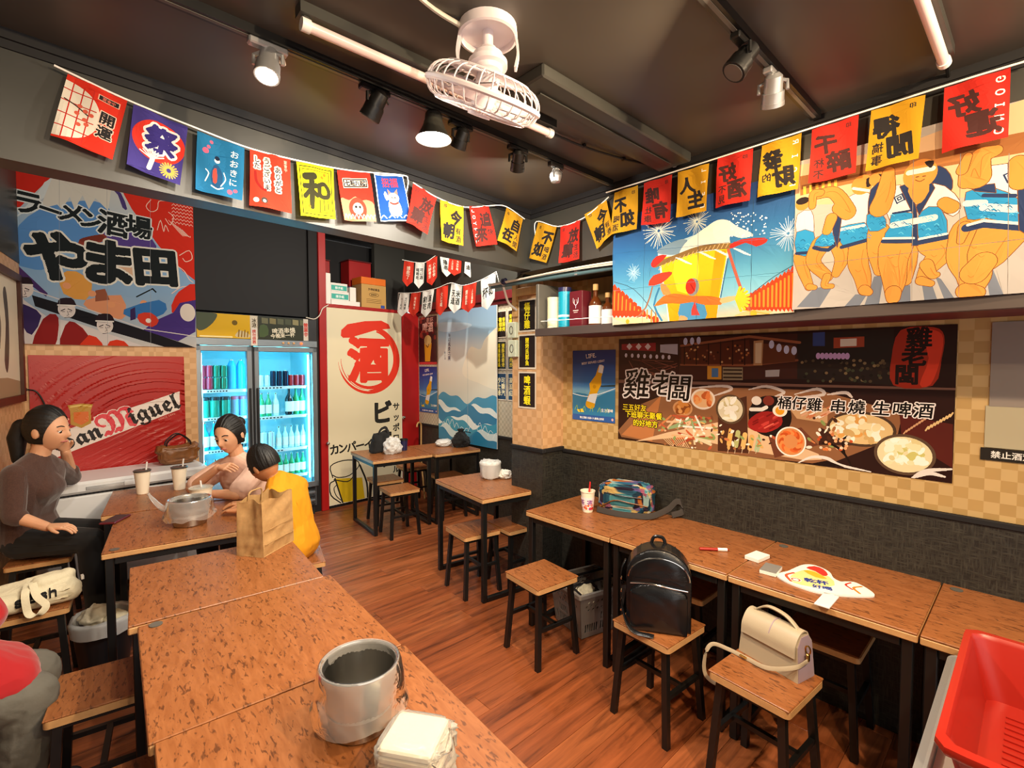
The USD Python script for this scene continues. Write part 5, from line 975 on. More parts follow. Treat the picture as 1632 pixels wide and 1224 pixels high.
for k in range(3): put('switch_button', lathe([(0, .008), (.012, .006), (.013, 0)], 12, (0, 0, 0)).apply_transform(trimesh.transformations.rotation_matrix(PI/2, [1, 0, 0])).apply_translation(U(2.06+.055*k, v0-.008, 1.915)), 'edge_band', fg)
def on_front(art, u, z, v, name, label, mt='print_gloss'):
    m, C = art.mesh(sheet(U(u, v, z), HD, UZ)); put(name, m, mt, fg, label=label, colours=C)
a = Art(.54, .235, 'd4a81c'); a.poly([(0, .35), (.1, .3), (.25, .6), (.32, .95), (.2, 1), (0, 1)], '4a5440', 3); a.poly([(.62, .06), (.84, .05), (.84, .2), (.7, .34), (.62, .2)], 'c8b890', 2); a.circ((.6, .65), .025, '6a5414')
for k in range(4): a.line([(.66+.05*k, .08), (.67+.05*k, .35-.05*(k % 2))], .012, '8a6a28')
a.poly([(.86, 0), (1, 0), (1, 1), (.86, 1)], 'cfc6b0'); a.text('冰涼暢飲', (.93, .5), .045, '4a4030', vertical=True, bold=1, size=40); a.line([(.05, .05), (.55, .05)], .014, 'f0e0a0'); on_front(a, u0+.015, 1.947, v0-.003, 'advert_print', 'yellow advert print on the fridge header')
a = Art(.52, .235, '34392f')
for k in range(6): a.poly([(.08+.15*k, .70), (.2+.15*k, .68), (.2+.15*k, .92), (.08+.15*k, .94)], ['6a6a50', '7c7450', '585c48', '4a5040', '8a8460', '5a6048'][k])
a.poly([(.04, .1), (.2, .2), (.18, .6), (.05, .6)], '4a5c3c', 2); a.text('啤酒串燒', (.5, .42), .06, 'ded8c0', bold=2, rot=6, size=48); a.text('今晚來一杯', (.48, .2), .05, 'ded8c0', bold=1, rot=6, size=48); a.poly([(.9, 0), (1, 0), (1, 1), (.9, 1)], 'c8c0b4'); a.text('營業中', (.95, .5), .05, 'c03028', vertical=True, bold=2, size=40); on_front(a, 1.81, 1.947, v0-.003, 'advert_print', 'dark green advert print on the fridge header')
a = Art(.06, .18, 'd8d0c4'); a.text('請勿倚靠', (.5, .5), .036, 'b83028', vertical=True, bold=1, size=40); on_front(a, 1.745, 1.88, v0-.010, 'paper_tag', 'white paper tag with red characters between the headers', 'print_paper')
for a0, a1 in ((u0, 1.755), (1.775, u1)):                        # two glazed doors
    df = put('door_frame', [ubox(a0, a0+.045, v0, v0+.05, .33, 1.87, .004), ubox(a1-.05, a1, v0, v0+.05, .33, 1.87, .004), ubox(a0, a1, v0, v0+.05, 1.82, 1.87, .004), ubox(a0, a1, v0, v0+.05, .33, .39, .004)], 'fridge_frame', fg, smooth=False)
    put('glass_pane', ubox(a0+.045, a1-.05, v0+.02, v0+.026, .39, 1.82), 'pane', df, smooth=False)
    put('door_handle', ubox(a1-.036 if a0 < 1.5 else a0+.012, a1-.016 if a0 < 1.5 else a0+.032, v0-.02, v0, .62, 1.45, .005), 'fridge_dark', df)
put('mullion', ubox(1.755, 1.775, v0+.02, v0+.1, .33, 1.9), 'fridge_dark', fg, smooth=False)
for k in range(5): put('vent_slat', ubox(u0+.03, u1-.03, v0+.03, v0+.055, .11+.045*k, .135+.045*k, .003), 'fridge_frame' if k % 2 else 'fridge_dark', fg, smooth=False)
put('kick_plate', ubox(u0+.02, u1-.02, v0+.07, v0+.1, 0, .33), 'fridge_dark', fg, smooth=False)
for u in (u0+.1, u1-.1): put('foot', cyl(U(u, 5.45, 0), U(u, 5.45, .1), .02), 'dark_plastic', fg); put('foot', cyl(U(u, 5.8, 0), U(u, 5.8, .1), .02), 'dark_plastic', fg)
put('led_strip', ubox(u1-.075, u1-.06, v0+.075, v0+.09, .42, 1.8), 'led_cyan', fg); put('led_strip', ubox(u0+.058, u0+.07, v0+.075, v0+.09, .42, 1.8), 'led_cyan', fg); put('led_strip', ubox(u0+.06, u1-.06, v0+.09, v0+.11, 1.875, 1.89), 'led_cyan', fg)
CY = (.12, .72, 1.0); FP = .85
for uu, dd in ((u1-.08, (-.75, .66, 0)), (u0+.075, (.75, .66, 0)), (1.80, (.7, .7, 0)), (1.73, (-.7, .7, 0))): rect_light(str(fg.GetPath())+'/strip_light_%d' % int(uu*100), U(uu, v0+.10, 1.1), HD*dd[0]+HN*dd[1], .02, 1.35, FP, CY)
rect_light(str(fg.GetPath())+'/front_light', U(1.84, v0+.075, 1.1), -HN, 1.0, 1.3, FP*.75, CY)
SH = {'L': (1.44, 1.165, .84, .49), 'R': (1.455, 1.135, .775, .475)}
for k, (a0, a1) in (('L', (u0+.06, 1.75)), ('R', (1.785, u1-.06))):
    for z in SH[k]:
        ws = put('wire_shelf', [ubox(a0, a1, v0+.13, v0+.136, z-.012, z), ubox(a0, a1, v1-.06, v1-.054, z-.012, z)] + [ubox(a0+i*(a1-a0-.004)/15, a0+.004+i*(a1-a0-.004)/15, v0+.13, v1-.05, z-.006, z-.001) for i in range(16)], 'wire_white', fg, smooth=False)
        put('price_rail', ubox(a0+.02, a1-.02, v0+.118, v0+.124, z-.03, z-.002), 'wire_white', ws, smooth=False)
        art = Art((a1-a0)*.45, .02, 'dfe6e4'); 
        for i in range(7): art.poly([(.04+.14*i, .2), (.12+.14*i, .2), (.12+.14*i, .8), (.04+.14*i, .8)], '2c3a40')
        m, C = art.mesh(sheet(U(a0+.05, v0+.1165, z-.026), HD, UZ)); put('price_tag', m, 'print_paper', ws, colours=C)
def can(name, label, loc, h, col, r=.029, group=None, cat='can'):
    t = thing(name, label, cat, loc, 0, group); mat('can_'+col, col, .3, .4) if 'can_'+col not in LOOK else 0
    put('body', lathe([(0, 0), (r*.82, 0), (r, .008), (r, h-.012), (r*.88, h-.002)], 18), 'can_'+col, t); put('lid', lathe([(r*.88, h-.002), (r*.84, h), (r*.8, h-.004), (0, h-.004)], 18), 'chrome', t); return t
def bottle(name, label, loc, h, glass, cap, lab=None, r=.032, group=None, sh=.55):
    t = thing(name, label, 'bottle', loc, 0, group)
    b = put('body', lathe([(0, .004), (r*.9, 0), (r, .006), (r, h*sh), (r*.92, h*(sh+.06)), (r*.5, h*(sh+.18)), (r*.36, h*(sh+.25)), (r*.34, h*.95), (0, h*.95)], 18), glass, t)
    put('cap', lathe([(r*.42, h*.94), (r*.44, h*.955), (r*.42, h), (0, h)], 14), cap, b)
    if lab: put('label_wrap', lathe([(r*1.01, h*.12), (r*1.015, h*.125), (r*1.015, h*(sh-.06)), (r*1.01, h*(sh-.055))], 18), lab, b)
    return t
def row(proto, label, us, v, z, vs=None):
    for i, u in enumerate(us): dup(proto, label, U(u, v if vs is None else vs[i], z), group=label.split(' on ')[0]+' group')
def line(mk, label, us, v, z):
    p = mk(label, U(us[0], v, z)); key(p, group=label); row(p, label, us[1:], v, z); [key(stage.GetPrimAtPath(p.GetPath()), group=label)]
    for q in stage.GetPrimAtPath('/World').GetChildren():
        if q.GetCustomDataByKey('label') == label: key(q, group=label)
    return p
L, R = SH['L'], SH['R']; VF = v0+.19
line(lambda l, p: can('drink_can', l, p, .12, 'd8e6ea'), 'pale drink can on the top shelf behind the right fridge door', (1.83, 1.895, 1.96), VF, R[0])
line(lambda l, p: can('drink_can', l, p, .165, '16223c'), 'navy drink can on the top shelf behind the right fridge door', (2.025, 2.09, 2.155), VF, R[0])
line(lambda l, p: can('drink_can', l, p, .12, 'b02c34'), 'red drink can on the top shelf behind the right fridge door', (2.21, 2.272, 2.334), VF, R[0])
line(lambda l, p: bottle('green_bottle', l, p, .25, 'glass_green', 'chrome', 'paper_white'), 'short green bottle on the second shelf behind the right fridge door', (1.83, 1.90, 1.97), VF, R[1])
line(lambda l, p: bottle('clear_bottle', l, p, .25, 'glass_clear', 'chrome', 'paper_white'), 'clear bottle on the second shelf behind the right fridge door', (2.045,), VF, R[1])
line(lambda l, p: bottle('sake_bottle', l, p, .30, 'glass_dark', 'dark_plastic', 'paper_white', r=.045), 'large black sake bottle on the second shelf behind the right fridge door', (2.19,), VF, R[1])
line(lambda l, p: bottle('green_bottle', l, p, .30, 'glass_green', 'dark_plastic', 'paper_white', r=.034), 'tall green bottle on the second shelf behind the right fridge door', (2.262, 2.331), VF, R[1])
line(lambda l, p: can('drink_can', l, p, .19, 'd2e2e6', r=.036), 'tall white can on the third shelf behind the right fridge door', (1.83, 1.91, 1.99), VF, R[2])
line(lambda l, p: bottle('clear_bottle', l, p, .24, 'glass_clear', 'chrome', 'paper_white', r=.028), 'clear bottle on the third shelf behind the right fridge door', (2.07, 2.14, 2.205, 2.27, 2.335), VF, R[2])
line(lambda l, p: bottle('green_bottle', l, p, .235, 'glass_green', 'chrome', 'paper_white', r=.029), 'green beer bottle on the bottom shelf behind the right fridge door', tuple(1.83+.0625*i for i in range(9)), VF, R[3])
line(lambda l, p: can('drink_can', l, p, .12, 'b42e44', r=.032), 'red drink can on the top shelf behind the left fridge door', (1.352, 1.417), VF, L[0])
line(lambda l, p: can('drink_can', l, p, .12, '1f7a5c', r=.032), 'green drink can on the top shelf behind the left fridge door', (1.483, 1.549), VF, L[0])
line(lambda l, p: can('drink_can', l, p, .12, '1f7a5c', r=.032), 'green drink can stacked on another on the top shelf of the left fridge side', (1.483, 1.549), VF, L[0]+.121)
line(lambda l, p: can('drink_can', l, p, .12, 'b42e44', r=.032), 'red drink can stacked on another on the top shelf of the left fridge side', (1.352, 1.417), VF, L[0]+.121)
line(lambda l, p: bottle('water_jug', l, p, .30, 'glass_blue', 'chrome', None, r=.042, sh=.75), 'big blue water bottle on the top shelf behind the left fridge door', (1.626, 1.712), VF+.02, L[0])
def jar(name, label, loc, r, h, col, lid):
    t = thing(name, label, 'jar', loc); mat('can_'+col, col, .3, .1) if 'can_'+col not in LOOK else 0
    put('body', lathe([(0, 0), (r*.95, 0), (r, .01), (r, h*.78), (r*.9, h*.85)], 20), 'can_'+col, t); put('lid', lathe([(r*.98, h*.84), (r, h*.86), (r*.98, h*.99), (r*.9, h), (0, h)], 20), lid, t); return t
line(lambda l, p: jar('drink_jar', l, p, .045, .20, '2c8f74', 'fridge_dark'), 'green drink jar with a dark lid on the second shelf behind the left fridge door', (1.366, 1.460, 1.554), VF, L[1])
mat('pink_lid', 'c2607c', .4)
line(lambda l, p: jar('drink_jar', l, p, .036, .20, '8aa4c0', 'pink_lid'), 'pale drink jar with a pink lid on the second shelf behind the left fridge door', (1.642, 1.717), VF, L[1])
line(lambda l, p: bottle('teal_bottle', l, p, .28, 'teal_tube', 'chrome', 'paper_white', r=.042), 'teal bottle with a white label on the third shelf behind the left fridge door', (1.364, 1.452), VF, L[2])
line(lambda l, p: bottle('sake_bottle', l, p, .28, 'glass_dark', 'chrome', 'paper_white', r=.036), 'dark bottle on the third shelf behind the left fridge door', (1.55, 1.63, 1.71), VF, L[2])
line(lambda l, p: bottle('teal_bottle', l, p, .25, 'teal_tube', 'chrome', None, r=.04), 'teal bottle on the bottom shelf behind the left fridge door', (1.362, 1.452, 1.545, 1.64), VF, L[3])
# chest freezer
cf = thing('chest_freezer', 'long white chest freezer under the red beer banner', 'freezer')
put('body', ubox(.13, 1.19, 4.675, 5.165, .03, .735, .012), 'freezer_white', cf); put('seal', ubox(.14, 1.18, 4.685, 5.16, .735, .752), 'dark_plastic', cf)
put('lid', ubox(.13, 1.19, 4.655, 5.165, .752, .838, .018), 'freezer_white', cf); put('handle_recess', ubox(.40, .62, 4.650, 4.658, .775, .80, .003), 'silver_paint', cf); put('lid_panel', ubox(.62, .78, 4.651, 4.658, .77, .805, .003), 'white_plastic', cf)
g = meshkit.text_mesh('kolin', .028, .002, True); g.apply_transform(trimesh.transformations.rotation_matrix(PI/2, [1, 0, 0])); g.apply_transform(trimesh.transformations.rotation_matrix(HDA, [0, 0, 1])); g.apply_translation(U(.145, 4.674, .70)); put('badge', g, 'dark_plastic', cf, smooth=False)
for u in (.18, 1.13):
    for v in (4.73, 5.13): put('foot', cyl(U(u, v, 0), U(u, v, .035), .02), 'dark_plastic', cf)
sk = thing('wall_socket', 'white wall socket with a black plug and cable beside the red beer banner', 'socket', U(.085, 5.2, 1.50))
put('plate', cbox([0, -.006, 0], [.06, .012, .17], .004), 'white_plastic', sk); put('plug', cbox([.025, -.03, .0], [.045, .04, .035], .008), 'cable_black', sk)
put('cable', tube(smooth_path([[.05, -.03, 0], [.10, -.04, -.02], [.14, -.03, -.12], [.16, -.03, -.25], [.15, -.03, -.5]], 6), .006, 6), 'cable_black', sk)
# ================================================================== THINGS ON TABLES, STOOLS, SHELVES
TZ = .7505
def cup(name, label, loc, r0, r1, h, lid, straw, print_=None, lean=.02):
    t = thing(name, label, 'cup', loc)
    put('body', lathe([(0, .002), (r0*.93, 0), (r0, .004), (r1, h), (r1+.003, h+.002), (r1+.003, h-.004), (r1, h-.005)], 28), 'cup_paper', t)
    if lid: put('lid', lathe([(r1+.004, h-.003), (r1+.005, h+.006), (r1*.96, h+.010), (r1*.9, h+.006), (0, h+.007)], 28), lid, t)
    if straw: put('straw', cyl([.01, .005, h*.3], [.01+lean, .005, h*1.38], .0055, n=10), straw, t)
    return t
cup('paper_cup', 'cream paper cup with a dark lid and a white straw, left of the brown handbag', (.40, 4.40, TZ), .036, .05, .165, 'lid_dark', 'straw_white')
cup('paper_cup', 'cream paper cup with a white straw standing in front of the brown handbag', (.618, 4.36, TZ), .036, .05, .165, 'lid_dark', 'straw_white')
cup('paper_cup', 'wide cream paper cup with a film lid, nearest the woman in pink', (.645, 3.73, TZ), .052, .066, .125, 'film', 'straw_white', lean=-.01)
rc = cup('paper_cup', 'white patterned paper cup with a red straw by the patterned bag', (2.437, 1.93, TZ), .032, .045, .135, None, 'straw_red')
a = Art(.19, .08, 'efe0e0'); g = random.Random(2)
for k, ch in enumerate('好客茶好'): a.text(ch, (.14+.24*k, .62), .034, '8a4a90', bold=2, size=40)
for k in range(22): a.circ((g.random(), .05+.35*g.random()), .006+.005*g.random(), g.choice(['c83a34', 'd86a3a', 'b0407c', 'e08a80']))
m, C = a.mesh(lambda v: np.c_[(.0345+.0085*v[:, 1]/.08)*np.cos(-v[:, 0]/.19*5.6), (.0345+.0085*v[:, 1]/.08)*np.sin(-v[:, 0]/.19*5.6), .018+v[:, 1]][:, :3]*1.0, edge=.008); put('print_wrap', m, 'print_paper', rc, colours=C)
# steel bowl with a plastic bag over its rim, near the boy
def pot(name, label, loc, r0, r1, h, drop, seed, handle=False):
    t = thing(name, label, 'pot', loc)
    put('body', lathe([(0, .002), (r0*.94, 0), (r0, .006), (r1, h-.004), (r1+.004, h), (r1-.004, h), (r1-.006, h-.006), (r0-.006, .012), (0, .010)], 44), 'steel', t)
    put('rolled_rim', tube([((r1+.001)*math.cos(x), (r1+.001)*math.sin(x), h) for x in np.arange(44)*2*PI/44], .003, 6, True), 'chrome', t)
    def wob(v):
        th = np.arctan2(v[:, 1], v[:, 0]); out = v.copy(); k = np.clip((h+.004-v[:, 2])/drop, 0, 1); n = meshkit.fbm(np.c_[np.cos(th)*2.2, np.sin(th)*2.2, v[:, 2]*22]+seed, 3, seed)-.5
        ins = np.hypot(v[:, 0], v[:, 1]) < r1-.004; s = 1 + np.where(ins, -.03*np.abs(n), (.10*k + .20*n*k)); out[:, :2] *= s[:, None]; out[:, 2] += np.where(ins, 0, n*.06*k); return out
    pr = [(r1-.012, h*.35), (r1-.009, h*.7), (r1-.007, h-.004), (r1, h+.006), (r1+.006, h+.003)] + [(r1+.008+.008*k, h-drop*k) for k in np.linspace(.1, 1, 9)]
    put('plastic_bag', lathe(pr, 72, wob=wob), 'film', t, smooth=True)
    if handle: put('bag_knot', tube(smooth_path([[-r1, .0, h*.7], [-r1-.03, .03, h*.8], [-r1-.065, .07, h*1.12], [-r1-.08, .09, h*1.3]], 4), np.r_[np.linspace(.02, .006, 12), .009], 8), 'film', t)
    return t
pot('steel_bowl', 'steel bowl under a clear plastic bag, near the phone', (.525, 3.37, TZ), .085, .105, .15, .10, 3, True)
pot('steel_jug', 'steel jug lined with a clear plastic bag at the bottom of the picture', (.545, 1.175, TZ), .077, .096, .168, .115, 9)
# napkins in film
nk = thing('napkin_pack', 'cream napkins in clear wrapping beside the steel jug', 'napkins', (.573, .955, TZ), D(-55))
for k in range(5): put('napkin_stack', dense(cbox([0, 0, .009+.0178*k], [.125-.003*(k % 2), .125, .0172], .004), .03), 'napkin', nk)
w = trimesh.creation.icosphere(4, 1.0); v = np.array(w.vertices); q = np.sign(v)*np.abs(v)**.42; n = meshkit.fbm(v*5+3, 4, 5)-.5; q = q*np.array([.076, .074, .053])*(1+.16*n*(np.abs(v[:, :1])[:, 0] > .2))[:, None]; q[:, 0] += np.where(v[:, 0] > .6, .03*np.abs(n)*3, 0); q[:, 2] = np.maximum(q[:, 2], -.046)
put('wrapping', trimesh.Trimesh(q+[0, 0, .0462], w.faces, process=False), 'film', nk, smooth=True)
# phone
ph = thing('phone', 'phone in a dark red folding case lying at the table edge', 'phone', (.205, 3.745, TZ), D(-32)); put('case', cbox([0, 0, .007], [.085, .165, .013], .005), 'maroon_box', ph); put('screen', cbox([0, 0, .0138], [.074, .15, .001], .0004), 'dark_plastic', ph)
# kraft bag
kb = thing('paper_bag', 'brown kraft paper bag standing open on the left row', 'bag', (.74, 2.66, TZ), D(37))
W2, D2, HH = .118, .075, .27
def wall(p, q, h0, h1, seed, nx=14, nz=18):
    P = [];
    for j in range(nz+1):
        for i in range(nx+1):
            s, t = i/nx, j/nz; b = np.array(p)*(1-s)+np.array(q)*s; pinch = 1-.10*t; nrm = np.array([q[1]-p[1], p[0]-q[0]]); nrm = nrm/np.linalg.norm(nrm); o = .010*(meshkit.fbm(np.array([[s*4, t*5, seed]]), 3, seed)[0]-.5)*2 + (.004 if abs(t-.22) < .04 or abs(t-.47) < .03 else 0) - (.02*math.sin(PI*s)*t if seed % 2 else 0)
            P.append([*(b*np.array([1.0, pinch]) + nrm*o*math.sin(PI*s)**.3), (h0*(1-s)+h1*s)*t + (.008*math.sin(s*9+seed) if j == nz else 0)])
    F = [[j*(nx+1)+i, j*(nx+1)+i+1, (j+1)*(nx+1)+i+1] for j in range(nz) for i in range(nx)] + [[j*(nx+1)+i, (j+1)*(nx+1)+i+1, (j+1)*(nx+1)+i] for j in range(nz) for i in range(nx)]
    return trimesh.Trimesh(np.array(P), np.array(F), process=False)
c4 = [(-W2, -D2), (W2, -D2), (W2, D2), (-W2, D2)]
for k, nm in enumerate(('front_panel', 'side_gusset', 'back_panel', 'side_gusset')): put(nm, wall(c4[k], c4[(k+1) % 4], HH, HH, k), 'kraft', kb, smooth=25)
put('bottom_panel', bx(-W2, W2, -D2, D2, 0, .002), 'kraft', kb); put('fold_line', [bx(-W2+.004, W2-.004, -D2-.0065, -D2-.004, .058, .060), bx(-W2+.004, W2-.004, -D2*.97-.006, -D2*.97-.004, .125, .1265)], 'kraft', kb)
put('twisted_handle', tube(smooth_path([[-.05, D2*.8, HH-.04], [-.045, D2*.75, HH+.02], [.0, D2*.7, HH+.03], [.045, D2*.75, HH+.02], [.05, D2*.8, HH-.04]], 5), .004, 6), 'kraft', kb)
# brown handbag on the freezer
hb = thing('handbag', 'slouchy brown leather handbag on the freezer lid', 'bag', U(1.03, 4.95, .8385), HDA)
v = np.array(trimesh.creation.icosphere(4, 1.0).vertices); f = trimesh.creation.icosphere(4, 1.0).faces; q = np.sign(v)*np.abs(v)**.6; q *= np.array([.145, .075, .09])
q[:, 0] *= 1 + .12*(q[:, 2] > .02)*np.abs(q[:, 0])/.145; n = meshkit.fbm(v*3+2, 4, 8)-.5; q += v*(n*.035)[:, None]; q[:, 2] = np.maximum(q[:, 2], -.088); q[:, 2] -= .03*(q[:, 2] > .05)*np.cos(q[:, 0]*14)
put('body', trimesh.Trimesh(q+[0, 0, .0885], f, process=False), 'brown_leather', hb, smooth=True)
for s in (-1, 1): put('handle', tube(smooth_path([[-.09, s*.03, .15], [-.075, s*.035, .2], [0, s*.04, .255], [.075, s*.035, .2], [.09, s*.03, .15]], 6), .006, 7), 'black_leather', hb)
# black backpack
bp = thing('backpack', 'black leather backpack with silver zips on a wooden stool', 'bag', (2.035, 1.19, .4605), D(-58))
def arch(w, h, r): return Polygon([(-w/2, 0), (w/2, 0)] + [(w/2*math.cos(t)*(1 if math.sin(t) < .0 else 1), (h-r)+r*math.sin(t)) for t in np.linspace(0, PI, 20)]).buffer(.012).buffer(-.012)
def soft(poly, d, y0, puff, seed, e=.02):
    m = extr(poly, d); m.apply_transform(np.array([[1, 0, 0, 0], [0, 0, -1, 0], [0, 1, 0, 0], [0, 0, 0, 1.0]])); v, f = trimesh.remesh.subdivide_to_size(m.vertices, m.faces, e, max_iter=20); m = trimesh.Trimesh(v, f, process=True); v = np.array(m.vertices)
    c = np.array([poly.centroid.x, poly.centroid.y]); b = poly.boundary; dd = np.array([b.distance(Point(x, z)) for x, z in v[:, [0, 2]]]); k = 1-np.exp(-dd/.035); n = meshkit.fbm(v*14+seed, 3, seed)-.5
    v[:, 1] = np.where(v[:, 1] < -d/2, v[:, 1] - puff*k + .014*n*k, v[:, 1] + puff*.6*k) + y0; trimesh.smoothing
    m = trimesh.Trimesh(v, m.faces, process=False); trimesh.smoothing.filter_taubin(m, iterations=6); z = np.array(m.vertices); z[:, 2] = np.maximum(z[:, 2], 0); m.vertices = z; return m
put('body', soft(arch(.29, .375, .13), .12, .07, .02, 3), 'black_leather', bp, smooth=True); put('front_pocket', soft(arch(.25, .225, .05), .035, -.045, .022, 5), 'black_leather', bp, smooth=True)
put('zip', tube(smooth_path([[-.125, -.085, .225], [-.06, -.098, .235], [0, -.102, .232], [.06, -.098, .222], [.125, -.085, .21]], 5), .004, 6), 'chrome', bp)
put('zip', tube([[.135*math.cos(t), -.065-.012*math.sin(t), .245+.1*math.sin(t)] for t in np.linspace(.0, PI, 24)], .0035, 6), 'chrome', bp)
put('top_loop', tube(smooth_path([[-.035, .05, .36], [-.02, .05, .40], [.02, .05, .40], [.035, .05, .36]], 5), .008, 7), 'black_leather', bp)
for s in (-1, 1): put('shoulder_strap', ribbon(smooth_path([[s*.06, .08, .34], [s*.10, .095, .25], [s*.125, .09, .08], [s*.12, .075, .03]], 5), .045, .012, [1, 0, 0]), 'black_leather', bp, smooth=True)
put('side_strap', ribbon(smooth_path([[-.15, .0, .30], [-.17, -.03, .24], [-.165, -.04, .1], [-.12, -.1, .012], [-.02, -.13, .008]], 5), .022, .005, [0, 1, .3]), 'black_leather', bp, smooth=True)
put('buckle', [cbox([-.168, -.035, z], [.008, .02, .012], .002) for z in (.22, .16, .12, .07)], 'chrome', bp)
# cream handbag: front towards -x
cb = thing('handbag', 'cream leather flap handbag with a mauve side on a wooden stool', 'bag', (2.13, .706, .4605), D(-104))
Wb, Db, Hb = .255, .105, .165
prof = Polygon([(-Db/2, 0), (Db/2, 0), (Db/2*.9, Hb*.82), (Db/2*.5, Hb), (-Db/2*.35, Hb), (-Db/2*.85, Hb*.8)]).buffer(.012).buffer(-.008)
m = extr(prof, Wb); m.apply_transform(np.array([[0, 0, 1, -Wb/2], [1, 0, 0, 0], [0, 1, 0, 0], [0, 0, 0, 1.0]])); m = dense(m, .025); v = np.array(m.vertices); v[:, 0] *= 1-.10*np.clip(v[:, 2]/Hb, 0, 1); v[:, 2] = np.maximum(v[:, 2], 0); m.vertices = v; put('body', m, 'cream_leather', cb, smooth=30)
put('side_panel', extr(prof.buffer(-.004), .004).apply_transform(np.array([[0, 0, 1, Wb/2-.002], [1, 0, 0, 0], [0, 1, 0, 0], [0, 0, 0, 1.0]])).apply_transform(np.array([[1, 0, -.075, 0], [0, 1, 0, 0], [0, 0, 1, 0], [0, 0, 0, 1.0]])), 'mauve_leather', cb)
fp = smooth_path([[0, Db*.42, Hb*.75], [0, Db*.2, Hb+.012], [0, -Db*.2, Hb+.012], [0, -Db*.50, Hb*.83], [0, -Db*.56, Hb*.55]], 5)
put('flap', ribbon(fp, Wb*.90, .006, [1, 0, 0]), 'cream_leather', cb, smooth=30); put('flap_seam', ribbon(fp+np.array([.005, 0, .003])*[1, 0, 1], .004, .004, [1, 0, 0]), 'mauve_leather', cb)
put('top_handle', ribbon(smooth_path([[-.085, 0, Hb+.012], [-.075, 0, Hb+.03], [-.03, 0, Hb+.055], [.04, 0, Hb+.05], [.085, 0, Hb+.022], [.09, 0, Hb+.012]], 6), .018, .008, [0, 1, 0]), 'cream_leather', cb, smooth=True)
for s in (-.088, .09): put('handle_ring', cbox([s, 0, Hb+.014], [.02, .024, .012], .004), 'gold', cb)
put('strap_clip', [tube([[Wb/2+.004+.010*math.cos(t), -.0, Hb*.72+.016*math.sin(t)] for t in np.arange(12)*2*PI/12], .003, 6, True), cbox([Wb/2+.008, -.006, Hb*.56], [.012, .014, .03], .003)], 'gold', cb)
put('shoulder_strap', ribbon(smooth_path([[Wb/2+.01, -.01, Hb*.5], [Wb/2-.01, -.06, .06], [.03, -.09, .018], [-.06, -.095, .010], [-.14, -.105, .010], [-.19, -.15, .02], [-.205, -.175, -.04], [-.20, -.17, -.12], [-.16, -.11, -.16], [-.12, -.03, -.13], [-.13, .03, -.07]], 7), .016, .004, [.1, .35, 1]), 'cream_leather', cb, smooth=True)
put('strap_buckle', cbox([-.075, -.097, .012], [.03, .02, .006], .002), 'gold', cb)
# patterned bag with its strap
pt = thing('patterned_bag', 'bag with a colourful print and a long grey strap by the right wall', 'bag', (2.615, 1.76, TZ), D(-72))
v = np.array(trimesh.creation.icosphere(5, 1.0).vertices); f = trimesh.creation.icosphere(5, 1.0).faces; q = np.sign(v)*np.abs(v)**.5; q *= np.array([.175, .085, .10]); n = meshkit.fbm(v*3+4, 4, 2)-.5; q += v*(n*.03)[:, None]; q[:, 2] = np.maximum(q[:, 2], -.096)
pal = np.array([lin(c) for c in ('4a8890', '2c5f7c', 'c6bca4', 'b0662c', '2a2030', 'a05a70', '6c5c90', 'c0a060', '16303f', '90aca8', '2a2030', '234a5c')]); sd = np.random.default_rng(6).normal(size=(240, 3)); sd /= np.linalg.norm(sd, axis=1, keepdims=True); vv = v+.12*(np.stack([meshkit.fbm(v*6, 3, i) for i in (1, 2, 3)], 1)-.5); idx = np.argmax(vv @ sd.T, 1)
put('body', trimesh.Trimesh(q+[0, 0, .097], f, process=False), 'print_cloth', pt, colours=pal[idx % len(pal)])
put('zip', tube(smooth_path([[-.12, -.085, .13], [0, -.10, .125], [.12, -.085, .12]], 5), .004, 5), 'dark_plastic', pt); put('piping', tube(smooth_path([[-.15, -.075, .03], [-.05, -.095, .09], [.06, -.095, .085], [.15, -.07, .07]], 5), .004, 5), 'brown_leather', pt)
put('strap', ribbon(smooth_path([[-.16, -.10, .021], [-.05, -.125, .0195], [.08, -.12, .0195], [.18, -.09, .025], [.26, -.02, .06], [.30, .03, .10], [.335, .05, .085], [.335, .04, .04], [.28, .0, .021]], 6), .035, .004, [0, .3, 1]), 'rust_cloth', pt, smooth=True); put('strap_ring', tube([[.165+.0*t, -.03+.016*math.cos(t), .09+.022*math.sin(t)] for t in np.arange(12)*2*PI/12], .003, 6, True), 'gold', pt)
# pen, notes, round fan
pn = thing('marker_pen', 'red and white marker pen lying on the right wall table', 'pen', (2.385, 1.088, TZ+.008), D(-49)); put('barrel', cyl([-.068, 0, 0], [.02, 0, 0], .0075), 'red_plastic', pn); put('cap', cyl([.02, 0, 0], [.066, 0, 0], .0085), 'white_plastic', pn); put('tip', cyl([.066, 0, 0], [.074, 0, 0], .006, .003), 'red_plastic', pn)
for lb, x, y, r, m_ in (('white stack of notes on the right wall table', 2.445, .90, -8, 'paper_white'), ('grey notepad lying in front of the white notes', 2.335, .80, 5, 'grey_plastic')):
    t = thing('note_stack', lb, 'notes', (x, y, TZ), D(r)); put('pad', cbox([0, 0, .008], [.105, .068, .016], .001), 'paper_white', t, smooth=False); put('top_sheet', cbox([0, 0, .0168], [.105, .068, .0012], .0004), m_, t, smooth=False)
pf = thing('paper_fan', 'cloud-shaped white paper fan with a red and yellow print on a short handle', 'fan', (2.40, .60, TZ), 0)
